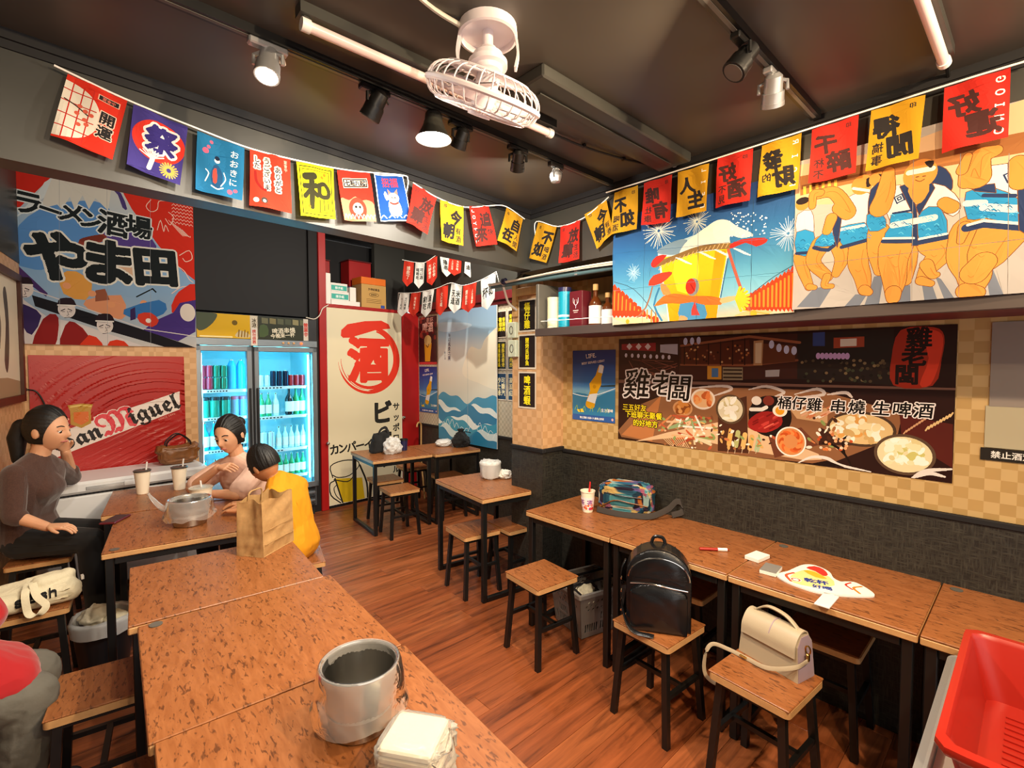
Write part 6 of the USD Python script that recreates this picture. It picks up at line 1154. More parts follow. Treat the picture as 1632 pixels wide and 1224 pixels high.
O = smoothed(np.array([(2.262, .715), (2.30, .765), (2.35, .758), (2.385, .745), (2.45, .735), (2.515, .72), (2.545, .69), (2.535, .645), (2.505, .61), (2.455, .585), (2.435, .555), (2.455, .535), (2.47, .505), (2.43, .45), (2.385, .425), (2.345, .452), (2.30, .50), (2.27, .545), (2.245, .60), (2.248, .66)])-[2.40, .60], 4)
O = Polygon(O).buffer(0); bb = O.bounds
put('board', extr(O, .006), 'white_plastic', pf); put('handle', bx(-.265, -.13, -.08, -.028, .0, .006, .001), 'white_plastic', pf, smooth=False)
a = Art(.001, .001, 'f4efe6', clip=O.buffer(-.008)); a.w = a.h = 1.0
X = lambda x, y: (x-2.40, y-.60)
a.poly([X(2.29, .71), X(2.39, .715), X(2.47, .68), X(2.45, .60), X(2.37, .56), X(2.30, .60), X(2.27, .66)], 'f0d890', 2); a.poly([X(2.48, .70), X(2.53, .68), X(2.52, .64), X(2.47, .61), X(2.44, .62), X(2.47, .66)], 'd8382c', 2); a.poly([X(2.44, .70), X(2.46, .66), X(2.42, .60), X(2.40, .64)], 'f0b030', 2)
a.line([X(2.28, .70), X(2.33, .735), X(2.38, .72)], .012, 'e0583c', 3); a.circ(X(2.31, .69), .022, 'f4efe6'); a.circ(X(2.31, .69), .018, 'e0603c'); a.circ(X(2.31, .69), .012, 'f4efe6')
a.text('乾杯', X(2.355, .625), .045, '2c3f8c', bold=3, rot=-70, size=48); a.text('好喝', X(2.31, .59), .036, '2c3f8c', bold=3, rot=-70, size=48); a.line([X(2.44, .48), X(2.40, .50), X(2.36, .47)], .01, 'e08030', 3); a.line([X(2.45, .52), X(2.41, .53), X(2.38, .50)], .008, 'c83028', 3)
m, C = a.mesh(lambda v: np.c_[v, np.full(len(v), .0068)], edge=None); put('print', m, 'print_paper', pf, colours=C)
# tables at the back
tb = thing('tote_bag', 'open black tote bag on the far table by the cream door', 'bag', (2.48, 4.76, TZ), D(20))
m = blob([[((-.10, 0, .03), .03), ((.10, 0, .03), .03), ((-.10, 0, .19), .02), ((.10, 0, .21), .02), ((-.09, .05, .03), .03), ((.09, .05, .03), .03)]], .02, 5); v = np.array(m.vertices); v += (meshkit.fbm(v*14, 3, 4)-.5)[:, None]*.03; v[:, 2] = np.maximum(v[:, 2], 0); m.vertices = v; put('body', m, 'black_cloth', tb, smooth=True)
put('handle', ribbon(smooth_path([[-.06, -.02, .2], [-.03, -.03, .25], [.04, -.03, .26], [.09, -.02, .2]], 5), .03, .004, [1, 0, .2]), 'black_cloth', tb, smooth=True)
cbg = thing('plastic_bag', 'crumpled clear plastic bag leaning on the black tote bag', 'bag', (2.53, 4.60, TZ)); m = rough_blob((0, 0, .07), (.095, .075, .10), 7, .35, 2.6, 4, 0); put('film', m, 'bag_film', cbg, smooth=40); put('contents', rough_blob((0, 0, .045), (.06, .05, .045), 3, .3, 2, 3, .002), 'foam_white', cbg, smooth=True)
dc = thing('tumbler', 'dark blue tumbler on the far table beside the plastic bag', 'cup', (2.715, 4.69, TZ)); mat('navy', '23244a', .3); put('body', lathe([(0, 0), (.034, 0), (.036, .01), (.042, .125), (.038, .125), (.034, .02), (0, .02)], 24), 'navy', dc); put('rim', lathe([(.0435, .108), (.0435, .126), (.037, .126), (.037, .108)], 24), 'dark_plastic', dc)
wp = thing('wrapped_pack', 'white plastic-wrapped pack on the far table beside the black pouch', 'pack', (3.20, 4.63, TZ), D(-6)); put('pack', dense(cbox([0, 0, .03], [.15, .10, .06], .02), .03), 'foam_white', wp); put('film', rough_blob((0, 0, .037), (.105, .08, .047), 5, .2, 3, 4, .0), 'bag_film', wp, smooth=True)
po = thing('drawstring_pouch', 'black drawstring pouch slumped on the far table', 'bag', (3.315, 4.46, TZ)); v = np.array(trimesh.creation.icosphere(4, 1.0).vertices); f = trimesh.creation.icosphere(4, 1.0).faces; n = meshkit.fbm(v*3, 4, 12)-.5; k = np.clip(v[:, 2], 0, 1); q = v*np.array([.11, .095, .11]); q[:, :2] *= (1-.75*k**1.5)[:, None]; q += v*(n*.05)[:, None]; q[:, 2] = np.maximum(q[:, 2]+.08, 0); put('body', trimesh.Trimesh(q, f, process=False), 'black_cloth', po, smooth=True)
put('gathered_neck', lathe([(.03, .15), (.022, .17), (.036, .2), (.03, .205), (.012, .175)], 20, wob=lambda v: v*(1+.25*np.sin(np.arctan2(v[:, 1], v[:, 0])*6))[:, None]**np.array([1, 1, 0])), 'black_cloth', po, smooth=True); put('drawstring', tube(smooth_path([[.02, -.01, .17], [.07, -.02, .165], [.12, -.03, .15]], 4), .005, 6), 'black_cloth', po)
wb = thing('wrapped_pot', 'white plastic bundle around a round pot on the square table', 'pot', (2.57, 3.05, TZ)); put('pot', lathe([(0, 0), (.07, 0), (.073, .008), (.078, .115), (0, .115)], 32), 'steel', wb)
def wob2(v): th = np.arctan2(v[:, 1], v[:, 0]); n = meshkit.fbm(np.c_[np.cos(th)*3, np.sin(th)*3, v[:, 2]*18], 4, 3)-.5; o = v.copy(); o[:, :2] *= (1+.26*n*(v[:, 2] < .17))[:, None]; o[:, 2] += .03*n; return o
put('plastic_bag', lathe([(.075, .012), (.082, .03), (.085, .08), (.088, .115), (.09, .13), (.08, .145), (.055, .14), (.02, .148), (0, .15)], 60, wob=wob2), 'bag_film', wb, smooth=True); put('lid_wrap', lathe([(0, .13), (.07, .128), (.078, .118)], 30), 'foam_white', wb); put('bag_tail', rough_blob((.09, -.075, .03), (.062, .055, .04), 11, .4, 2.4, 4, .001), 'foam_white', wb, smooth=40)
um = thing('walking_stick', 'pale hooked stick leaning behind the far tables at the red wall', 'stick', (3.30, 5.30, 0)); put('shaft', tube(smooth_path([[.0, -.1, 0], [.05, .05, .45], [.08, .1, .86], [.075, .10, .92], [.04, .09, .945], [.01, .08, .92], [.005, .08, .89]], 5), .011, 8), 'raw_wood', um)
# canvas tote on its stool
ct = thing('tote_bag', 'cream canvas tote bag with black letters, lying on a stool at the left edge', 'bag', (-.16, 3.43, .4605), D(6))
m = blob([[((-.16, -.04, .055), .05), ((.15, -.05, .06), .055), ((.12, .05, .085), .055), ((-.12, .05, .07), .055)], [((.05, -.02, .10), .05), ((.14, 0, .11), .045)], [((-.17, -.06, .06), .05), ((-.06, -.07, .06), .05)]], .016, 8); v = np.array(m.vertices); v += np.array(m.vertex_normals)*((meshkit.fbm(v*13, 4, 4)-.5)*.035)[:, None]; v[:, 2] = np.maximum(v[:, 2], 0); m.vertices = v; put('body', m, 'canvas', ct, smooth=True)
g = meshkit.text_mesh('s &sh', .045, .02, False); g.apply_transform(trimesh.transformations.rotation_matrix(D(68), [1, 0, 0])); g = dense(g, .012); g.apply_translation([-.06, -.105, .055]); v = np.array(g.vertices)
from scipy.spatial import cKDTree
bm = np.array(m.vertices)[np.array(m.vertex_normals)[:, 1] < -.05]; kd = cKDTree(bm[:, [0, 2]]); dd, ii = kd.query(v[:, [0, 2]], k=24); yy = bm[ii][:, :, 1].min(1); yy = yy + 0; v[:, 1] = yy - .003; g.vertices = v; trimesh.smoothing.filter_laplacian(g, iterations=2) if 0 else None; put('printed_letters', g, 'black_cloth', ct, label='black letters printed on the canvas', smooth=False)
put('handle', ribbon(smooth_path([[.0, -.04, .14], [-.02, -.12, .11], [-.015, -.135, .03], [.0, -.145, .008], [.03, -.15, .012], [.05, -.14, .04], [.02, -.125, .09], [.01, -.08, .145]], 6), .03, .004, [1, .2, 0]), 'canvas', ct, smooth=True); put('woven_tag', cbox([.205, .0, .09], [.012, .03, .02], .001), 'paper_white', ct)
# waste bin under the left row
bn = thing('waste_bin', 'dark waste bin with a white liner on the floor under the left row', 'bin', (.125, 3.45, 0)); put('body', lathe([(0, 0), (.10, 0), (.105, .01), (.135, .30), (.14, .31), (.128, .305), (.1, .02), (0, .02)], 32), 'dark_plastic', bn)
put('liner', lathe([(.142, .24), (.147, .30), (.137, .325), (.125, .30), (.11, .2)], 48, wob=lambda v: v*(1+.10*(meshkit.fbm(v*20, 3, 3)-.5))[:, None]), 'bag_film', bn, smooth=True); put('crumpled_paper', rough_blob((-.03, .03, .31), (.07, .06, .06), 4, .35, 2.5, 3), 'napkin', bn, smooth=40); put('crumpled_paper', rough_blob((.05, -.02, .28), (.06, .06, .045), 9, .35, 2.5, 3), 'canvas', bn, smooth=40)
# grey shopping basket
def basket(name, label, loc, rz, w, l, h, m_, taper=.84, thick=.004, holes=True):
    t = thing(name, label, 'basket', loc, rz)
    def wallm(ax, s):
        L_, o = (w, l) if ax == 0 else (l, w); P = Polygon([(-L_/2*taper, 0), (L_/2*taper, 0), (L_/2, h), (-L_/2, h)]); H_ = []
        if holes:
            n = int(L_/.022)
            for i in range(n):
                x = -L_/2*taper+.02+(L_*taper-.04)*(i+.5)/n
                if i % 7 == 6: continue
                H_.append(sbox(x-.005, h*.12, x+.005, h*.30)); H_.append(sbox(x-.005, h*.36, x+.005, h*.52)) if (i // 7) % 2 else 0
                for j in range(3): H_.append(affinity.rotate(sbox(x-.008, h*(.64+.08*j)-.005, x+.006, h*(.64+.08*j)+.005), 35)) if (i+j) % 2 else 0
        P = P.difference(unary_union(H_)) if H_ else P; m = extr(P, thick); v = np.array(m.vertices); z = v[:, 1]; out = np.zeros_like(v); off = (o/2)*(taper+(1-taper)*z/h) - v[:, 2]
        out[:, ax] = v[:, 0]; out[:, 1-ax] = s*off; out[:, 2] = z; return trimesh.Trimesh(out, m.faces if (s < 0) == (ax == 0) else m.faces[:, ::-1], process=False)
    for ax in (0, 1):
        for s in (-1, 1): put('side_wall', wallm(ax, s), m_, t, smooth=False)
    put('base', bx(-w/2*taper, w/2*taper, -l/2*taper, l/2*taper, 0, .006), m_, t)
    rr = sbox(-w/2, -l/2, w/2, l/2).buffer(.012, quad_segs=3); put('rim', extr(rr.difference(sbox(-w/2, -l/2, w/2, l/2).buffer(-.008)), .022, (0, 0, h-.016)), m_, t); return t
bs = basket('shopping_basket', 'grey perforated plastic shopping basket on the floor beside the free stool', (2.475, 1.955, .004), D(-14), .37, .33, .28, 'grey_basket')
put('folded_handle', [tube([[-.17, s*.15, .285], [-.17, s*.06, .3], [.17, s*.06, .3], [.17, s*.15, .285]], .008, 6) for s in (-1, 1)], 'dark_plastic', bs)
cl = thing('folded_cloth', 'crumpled white and dark clothes lying in the grey shopping basket', 'clothes', (2.43, 1.93, .012)); put('white_cloth', rough_blob((-.04, -.02, .21), (.075, .07, .075), 6, .4, 2.2, 4), 'canvas', cl, smooth=40); put('dark_cloth', rough_blob((.04, .03, .13), (.11, .10, .125), 8, .25, 2.2, 4, .001), 'rust_cloth', cl, smooth=True)
# red basket on a clear bin at the right corner
sb = thing('storage_bin', 'tall milky plastic bin under the red basket at the right edge', 'bin', (1.745, -.105, 0)); put('body', [trimesh.util.concatenate([dense(extr(sbox(-.33, -.235, .33, .235).buffer(.03, quad_segs=5).difference(sbox(-.33, -.235, .33, .235).buffer(.024, quad_segs=5)), .73, (0, 0, .006)), .5)])], 'clear_plastic', sb); put('base', extr(sbox(-.33, -.235, .33, .235).buffer(.03), .006), 'clear_plastic', sb); put('lip', extr(sbox(-.335, -.24, .335, .24).buffer(.04, quad_segs=5).difference(sbox(-.33, -.235, .33, .235).buffer(.022, quad_segs=5)), .03, (0, 0, .712)), 'clear_plastic', sb); put('lid_panel', extr(sbox(-.33, -.235, .33, .235).buffer(.022), .006, (0, 0, .674)), 'white_plastic', sb)
def tray(z, k): return sbox(-.30*k, -.195*k, .30*k, .195*k).buffer(.03*k, quad_segs=6)
rb = thing('red_basket', 'bright red plastic basket on top of the milky bin at the right corner', 'basket', (1.745, -.105, .683))
def shell(o, i, h, th, holes):
    n = 64; t = np.arange(n)*2*PI/n
    def loop(k, z): p = np.array([tray(0, k).exterior.interpolate(x/n, normalized=True).coords[0] for x in range(n)]); return np.c_[p, np.full(n, z)]
    L_ = [loop(.84, .0), loop(.99, h-.02), loop(1.06, h-.02), loop(1.075, h-.012), loop(1.07, h), loop(1.0, h+.002), loop(.965, h-.01), loop(.82, .006)]; v = np.vstack(L_); f = []
    for k in range(len(L_)-1):
        for j in range(n): j2 = (j+1) % n; f += [[k*n+j, k*n+j2, (k+1)*n+j2], [k*n+j, (k+1)*n+j2, (k+1)*n+j]]
    return trimesh.Trimesh(v, np.array(f), process=False)
put('shell', shell(1, .9, .17, .004, True), 'red_plastic', rb, smooth=40); put('base', extr(tray(0, .835), .006), 'red_plastic', rb)
mat('red_dark', '7c1008', .5)
put('slot', [bx(.262-.0, .2665, -.12+.03*i, -.104+.03*i, .05+.025*j, .063+.025*j) for i in range(7) for j in range(3)], 'red_dark', rb, smooth=False); put('floor_rib', [bx(-.2+.03*i, -.19+.03*i, -.14, .14, .006, .010) for i in range(14)], 'red_plastic', rb, smooth=False)
put('lip_notch', [bx(-.335, -.295, y-.002, y+.002, .170, .1735) for y in (-.05, .06)], 'red_plastic', rb, smooth=False)
# shelf bottles and boxes
SZ = 1.9085
def tin(label, y, r, h, m_, cap, x=2.40):
    t = thing('gift_tube', label, 'tube', (x, y, SZ)); put('tube', lathe([(0, 0), (r, 0), (r, h*.9)], 28), m_, t); put('lid', lathe([(r*1.02, h*.9), (r*1.02, h), (0, h)], 28), cap, t); put('band', lathe([(r*1.012, h*.3), (r*1.02, h*.31), (r*1.02, h*.34), (r*1.012, h*.35)], 28), 'paper_white', t); return t
tin('cream gift tube at the left end of the display shelf', 2.135, .038, .21, 'cream_box', 'cream_box', 2.33); tin('tall teal gift tube on the display shelf', 2.055, .042, .265, 'teal_tube', 'navy', 2.35)
t = thing('gift_box', 'dark red whisky box with a deer head mark on the display shelf', 'box', (2.36, 1.935, SZ)); put('box', cbox([0, 0, .115], [.09, .10, .23], .003), 'maroon_box', t, smooth=False)
a = Art(.098, .22, '5c1620'); a.line([(.5, .55), (.5, .62), (.32, .7), (.3, .82)], .004, 'e4dcd8', 2); a.line([(.5, .62), (.68, .7), (.7, .82)], .004, 'e4dcd8', 2); a.line([(.38, .68), (.42, .78)], .003, 'e4dcd8'); a.line([(.62, .68), (.58, .78)], .003, 'e4dcd8'); a.line([(.3, .48), (.7, .48)], .006, 'c8b8b0'); a.line([(.36, .43), (.64, .43)], .004, 'c8b8b0'); m, C = a.mesh(sheet([-.0462, .049, .005], [0, -1, 0], UZ)); put('front_print', m, 'print_paper', t, colours=C)
def whisky(label, y, h, r, x=2.38): 
    t = thing('whisky_bottle', label, 'bottle', (x, y, SZ)); put('body', lathe([(0, 0), (r*.95, 0), (r, .008), (r, h*.55), (r*.8, h*.62), (r*.36, h*.72), (r*.34, h*.88), (0, h*.88)], 24), 'glass_amber', t); put('label_wrap', lathe([(r*1.01, h*.1), (r*1.02, h*.11), (r*1.02, h*.5), (r*1.01, h*.51)], 24), 'paper_white', t); put('cap', lathe([(r*.42, h*.86), (r*.42, h), (0, h)], 16), 'cork', t)
whisky('taller dark whisky bottle with a white label on the display shelf', 1.835, .265, .04); whisky('smaller whisky bottle with a white label at the right of the row', 1.745, .205, .036)
for k, (y, h) in enumerate(((1.66, .13), (1.59, .11))): tn = thing('carton', ('tan carton on the display shelf beside the smaller whisky bottle', 'low tan carton half hidden behind the beer banner edge')[k], 'box', (2.46, y, SZ)); put('box', cbox([0, 0, h/2], [.06, .06, h], .003), 'raw_wood', tn, smooth=False); put('flap', bx(-.03, .03, -.001, .001, h, h+.0015), 'cork', tn)
t = thing('shelf_wire', 'thin white wire strung in front of the shelf bottles', 'wire'); put('wire', tube([[2.262, 2.18, 1.965], [2.262, 1.4, 1.955]], .0025, 5), 'cord_white', t)
# pipe and cables along the soffit
PX = 2.285
pp = thing('conduit_pipe', 'blue-grey conduit pipe running along the top of the display shelf', 'pipe'); put('pipe', cyl([PX, 2.69, 2.2497], [PX, -.6, 2.20], .017), 'pipe_paint', pp); [put('pipe_clip', cbox([PX+.004, y, 2.274-(3.9-y)*.0151], [.04, .025, .04], .004), 'silver_paint', pp) for y in (2.55, 1.9, 1.2)]
put('hanger', [ribbon([[PX, 2.45, 2.26], [PX, 2.345, 2.31]], .02, .006, [1, 0, 0])], 'black_metal', pp)
cw = thing('white_cable', 'white cables sagging over the conduit pipe', 'cable')
for dz, s in ((.03, .0), (.042, .02)): put('cable', tube(smooth_path([[PX-.035-s*.3, y, 2.262-(3.9-y)*.0151+dz*.5+.008*math.sin(y*4+s*30)] for y in np.linspace(2.68, 1.0, 12)], 4), .006, 6), 'cable_white', cw)
put('drop_cable', tube(smooth_path([[2.26, 2.55, 2.26], [2.33, 2.60, 2.2], [2.42, 2.66, 2.14], [2.525, 2.69, 2.10]], 5), .009, 7), 'white_plastic', cw); put('tape', cbox([2.25, 2.52, 2.262], [.03, .05, .04], .01), 'navy', cw)
for lb, z0, z1, y in (('upper pale green switch box on the column edge', 1.89, 2.01, 2.735), ('lower pale green switch box on the column edge', 1.745, 1.875, 2.73)):
    t = thing('switch_box', lb, 'switch', (2.549, y, (z0+z1)/2)); mat('pale_green', 'cfd6bc', .5) if 'pale_green' not in LOOK else 0; put('box', cbox([-.018, 0, 0], [.035, .09, z1-z0], .005), 'pale_green', t); put('dial', tube([[-.037, .018*math.cos(x), .03*math.sin(x)] for x in np.arange(16)*2*PI/16], .003, 5, True), 'grey_trim', t)
t = thing('wood_post', 'raw wooden post on the left edge of the wall column', 'post', (2.535, 2.735, 2.18)); put('post', cbox([0, -.02, 0], [.024, .05, .26], .003), 'raw_wood', t); put('cross_piece', cbox([0, -.16, .05], [.024, .23, .06], .003), 'raw_wood', t)
# boxes on the red cupboard
B0 = 2.3855
def carton(name, label, u0, u1, va, vb, z0, h, m_, art=None):
    t = thing(name, label, 'box', U((u0+u1)/2, (va+vb)/2, z0), HDA); W_, D_ = u1-u0, vb-va; put('box', cbox([0, 0, h/2], [W_, D_, h], .003), m_, t, smooth=False)
    if art: m, C = art(W_, h).mesh(sheet([-W_/2, -D_/2-.0015, 0], [1.0, 0, 0], UZ)); put('front_print', m, 'print_paper', t, colours=C)
    put('tape', bx(-.02, .02, -D_/2, D_/2, h, h+.001), 'cable_white', t); return t
def teal_(w, h): a = Art(w, h, 'e8e4dc'); a.poly([(.03, .12), (.97, .12), (.97, .72), (.03, .72)], '3fb0a0'); a.text('擦手紙', (.5, .42), h*.36, 'dff0ea', bold=2, size=40); return a
def brown_(w, h):
    a = Art(w, h, 'c39a58'); o = affinity.translate(affinity.scale(Point(0, 0).buffer(1), w*.2, h*.09), w*.5, h*.58); a.shape(o, '4a3418'); a.shape(o.buffer(-.005), 'c39a58'); a.text('耐熱杯', (.5, .58), h*.09, '4a3418', bold=2, size=40); a.text('外帶紙餐盒', (.5, .8), h*.11, '4a3418', bold=1, size=40)
    for k in range(3): a.line([(.2, .38-.07*k), (.8, .38-.07*k)], .005, '6a4a24')
    a.poly([(.78, .03), (.94, .03), (.94, .16), (.78, .16)], '3a54a0'); return a
carton('white_carton', 'tall white carton at the left end on top of the red cupboard', 2.60, 2.67, 5.45, 5.6, B0, .36, 'paper_white'); carton('tissue_carton', 'lower teal and white paper carton on the red cupboard', 2.675, 2.90, 5.46, 5.62, B0+.062, .10, 'paper_white', teal_); carton('tissue_carton', 'upper teal and white paper carton stacked on the other', 2.675, 2.88, 5.46, 5.62, B0+.164, .095, 'paper_white', teal_)
carton('flat_carton', 'flat white carton under the teal cartons on the red cupboard', 2.675, 3.04, 5.45, 5.62, B0, .06, 'paper_white'); carton('white_carton', 'small upright white carton between the teal cartons and the brown box', 2.92, 3.0, 5.47, 5.58, B0+.062, .17, 'paper_white')
carton('cardboard_box', 'brown cardboard box printed with an oval stamp on the red cupboard', 3.06, 3.40, 5.45, 5.68, B0, .29, 'kraft', brown_); mat('orange_box', 'e2701a', .5); carton('orange_box', 'flat orange box on top of the brown cardboard box', 3.06, 3.40, 5.45, 5.68, B0+.292, .085, 'orange_box')
t = thing('plastic_container', 'clear blue-lidded plastic container behind the orange box', 'container', U(2.985, 5.655, B0), HDA); put('tub', cbox([0, 0, .12], [.11, .12, .24], .008), 'clear_plastic', t); put('lid', cbox([0, 0, .25], [.12, .13, .02], .005), 'navy', t)
t = thing('hanging_cable', 'thin white cable looping from the fridge top to the red post', 'cable'); put('cable', tube(smooth_path([U(2.30, 5.28, 2.2), U(2.40, 5.30, 2.19), U(2.48, 5.34, 2.24), U(2.53, 5.37, 2.32), U(2.60, 5.37, 2.37)], 6), .006, 6), 'cable_white', t)
# ================================================================== PEOPLE
def man(t): return m3.Manifold(m3.Mesh(np.asarray(t.vertices, np.float32), np.asarray(t.faces, np.uint32)))
def frame(f, up=(0, 0, 1)):
    f = np.asarray(f, float); f /= np.linalg.norm(f); r = np.cross(f, up); r /= np.linalg.norm(r); return np.stack([r, f, np.cross(r, f)], 1)   # columns: right, forward, up
def head_mesh(c, B, s):
    m = trimesh.creation.icosphere(4, 1.0); v = np.array(m.vertices); x, y, z = v.T; q = v*np.array([.074, .094, .116])
    lo = np.clip(-z, 0, 1); q[:, 0] *= 1-.36*lo**1.6; q[:, 1] += .012*lo - .022*lo*(y < 0)*(-y); q[:, 1] *= 1-.10*lo
    fr = np.clip(y, 0, 1)
    gb = lambda cx, cz, w, h, a: a*np.exp(-((x-cx)/w)**2-((z-cz)/h)**2)*fr
    d = gb(0, -.16, .11, .20, .020) + gb(0, -.27, .14, .09, .012) + gb(0, .12, .5, .10, .005) + gb(0, -.55, .24, .10, .008) + gb(0, -.86, .28, .14, .008)
    for sx in (-1, 1): d = d + gb(sx*.38, -.02, .17, .11, -.009) + gb(sx*.5, -.28, .2, .2, .005)
    q[:, 1] += d
    return trimesh.Trimesh(q*s @ B.T + np.asarray(c), m.faces, process=False)
def hand_bones(w, d, n, curl, s, thumb):
    """Palm and five bent fingers from the wrist w, along d, palm facing n."""
    w, d, n = (np.asarray(a, float) for a in (w, d, n)); d /= np.linalg.norm(d); n = n - d*(n @ d); n /= np.linalg.norm(n); a = np.cross(d, n)*thumb; out = []
    k = [w + d*.085*s + a*o*s for o in (.030, .010, -.011, -.030)]
    out.append([(w+d*.012*s, .021*s)] + [(p, .0125*s) for p in k] + [(w+d*.03*s+a*.024*s, .014*s)])
    for p, L_ in zip(k, (.068, .076, .070, .054)):
        c0, c1, c2 = curl*.5, curl*1.1, curl*1.6; q = [p]
        for c_, l in ((c0, .45), (c1, .32), (c2, .25)): q.append(q[-1] + (d*math.cos(c_) + n*math.sin(c_))*L_*l*s)
        out += [[(q[i], (.0092-.0009*i)*s), (q[i+1], (.0083-.0009*i)*s)] for i in range(3)]
    t0 = w+d*.03*s+a*.028*s; t1 = t0+(d*.75+a*.6+n*.25)*.036*s; out += [[(t0, .012*s), (t1, .010*s)], [(t1, .010*s), (t1+(d*.9+a*.2+n*.35)*.030*s, .008*s)]]
    return out
def person(label, J, face, skin, s=1.0, hands=()):
    """One continuous body from its joints; J: name -> point. Clothing, hair and eyes are added as children afterwards."""
    t = thing('person', label, 'person'); B = frame(face, J.get('up', (0, 0, 1)))
    v = lambda k: np.asarray(J[k], float); bones = torso(J, s, 0)
    for k in 'LR':
        bones += arm(J, k, s, 0) + leg(J, k, s, 0)
    bones.append([(v('neck'), .056*s), (v('head')-B[:, 2]*.06*s-B[:, 1]*.012*s, .05*s)])
    body = man(blob(bones, .022, 6)); body = body + man(head_mesh(J['head'], B, J.get('hs', s)))
    hs = J.get('hs', s)
    for sx in (-1, 1):
        e = trimesh.creation.icosphere(2, 1.0); e.vertices = np.array(e.vertices)*np.array([.011, .019, .031])*hs; e.vertices = np.array(e.vertices) @ B.T + v('head') + (B[:, 0]*sx*.074 - B[:, 1]*.006 - B[:, 2]*.012)*hs; body = body + man(e)
    for w, d, n, curl, th in hands:
        hb = blob(hand_bones(w, d, n, curl, s, th), .006, 3); body = body + man(hb)
    put('body', as_tm(body), skin, t, smooth=True)
    for sx in (-1, 1):
        c = v('head') + (B[:, 0]*sx*.029 + B[:, 1]*.0765 - B[:, 2]*.004)*hs; e = trimesh.creation.icosphere(2, .0118*hs); e.apply_translation(c); ey = put('eye', e, 'eye_white', t, smooth=True)
        e = trimesh.creation.icosphere(2, .0085*hs); e.apply_translation(c+(B[:, 1]*.0050-B[:, 2]*.0024)*hs); put('iris', e, 'iris', ey, smooth=True)
        put('eyelid', tube(smooth_path([v('head') + (B[:, 0]*sx*x + B[:, 1]*y + B[:, 2]*z)*hs for x, y, z in ((.014, .0835, -.001), (.028, .0885, .0065), (.043, .079, .000))], 3), .0042*hs, 6), skin, t, smooth=True)
        put('eyebrow', tube(smooth_path([v('head') + (B[:, 0]*sx*x + B[:, 1]*y + B[:, 2]*z)*hs for x, y, z in ((.014, .092, .020), (.03, .088, .026), (.045, .076, .021))], 3), .003*hs, 5), 'hair', t)
    put('lips', tube(smooth_path([v('head') + (B[:, 0]*x + B[:, 1]*y + B[:, 2]*z)*hs for x, y, z in ((-.022, .083, -.063), (0, .0935, -.061), (.022, .083, -.063))], 4), np.r_[np.linspace(.002, .0055, 5), np.linspace(.0045, .002, 4)]*hs, 6), 'lips', t)
    return t, B
def wrinkle(m, amp, fr, seed=1, st=(1, 1, .6)):
    v = np.array(m.vertices); n = np.array(m.vertex_normals); f = meshkit.fbm(v*np.array(st)*fr+seed*3.1, 3, seed); f = 1-np.abs(f-.5)*4; m.vertices = v + n*(amp*np.clip(f, -1, 1))[:, None]; return m
def torso(J, s, g):
    v = lambda k: np.asarray(J[k], float); w = v('shR')-v('shL'); c = v('chest')
    return [[(v('hipL'), .095*s+g), (v('hipR'), .095*s+g), (v('waist')+w*.14, .085*s+g), (v('waist')-w*.14, .085*s+g)], [(v('waist')+w*.16, .083*s+g), (v('waist')-w*.16, .083*s+g), (c+w*.22, .088*s+g), (c-w*.22, .088*s+g)],
            [(c+w*.22, .088*s+g), (c-w*.22, .088*s+g), (v('shL')-w*-.06, .052*s+g), (v('shR')-w*.06, .052*s+g), (v('neck'), .05*s+g)]]
def arm(J, k, s, g, cut=1.0, to='wrist'):
    v = lambda n: np.asarray(J[n+k], float); o = []; a, b, c = v('sh'), v('el'), v('wr')
    if cut <= .5: e = a+(b-a)*cut*2; o.append([(a, .052*s+g), (e, (.052-.02*cut)*s+g*1.4)])
    else:
        o.append([(a, .052*s+g), (b, .040*s+g)]); q = (cut-.5)*2; o.append([(b, .040*s+g), (b+(c-b)*q, (.040-.013*q)*s+g)])
    return o
def leg(J, k, s, g, cut=1.0):
    v = lambda n: np.asarray(J[n+k], float); h, n_, a = v('hip'), v('kn'), v('an'); o = [[(h, .092*s+g), (n_, .058*s+g)]]
    f = np.asarray(J['toe'], float); o.append([(n_, .058*s+g), (n_+(a-n_)*.35, .056*s+g), (a, .036*s+g)])
    if g == 0: o.append([(a, .036*s), (a+f*.13*s-np.array([0, 0, .045*s]), .028*s), (a-np.array([0, 0, .04*s]), .032*s)])
    return o
def shoes(t, J, s):
    for k in 'LR': a = np.asarray(J['an'+k], float); f = np.asarray(J['toe'], float); z = np.array([0, 0, 1.0]); put('shoe', blob([[(a-z*.02*s, .046*s), (a+f*.15*s-z*.05*s, .036*s), (a-z*.042*s-f*.02, .042*s)]], .02, 4), 'shoe', t, smooth=True)
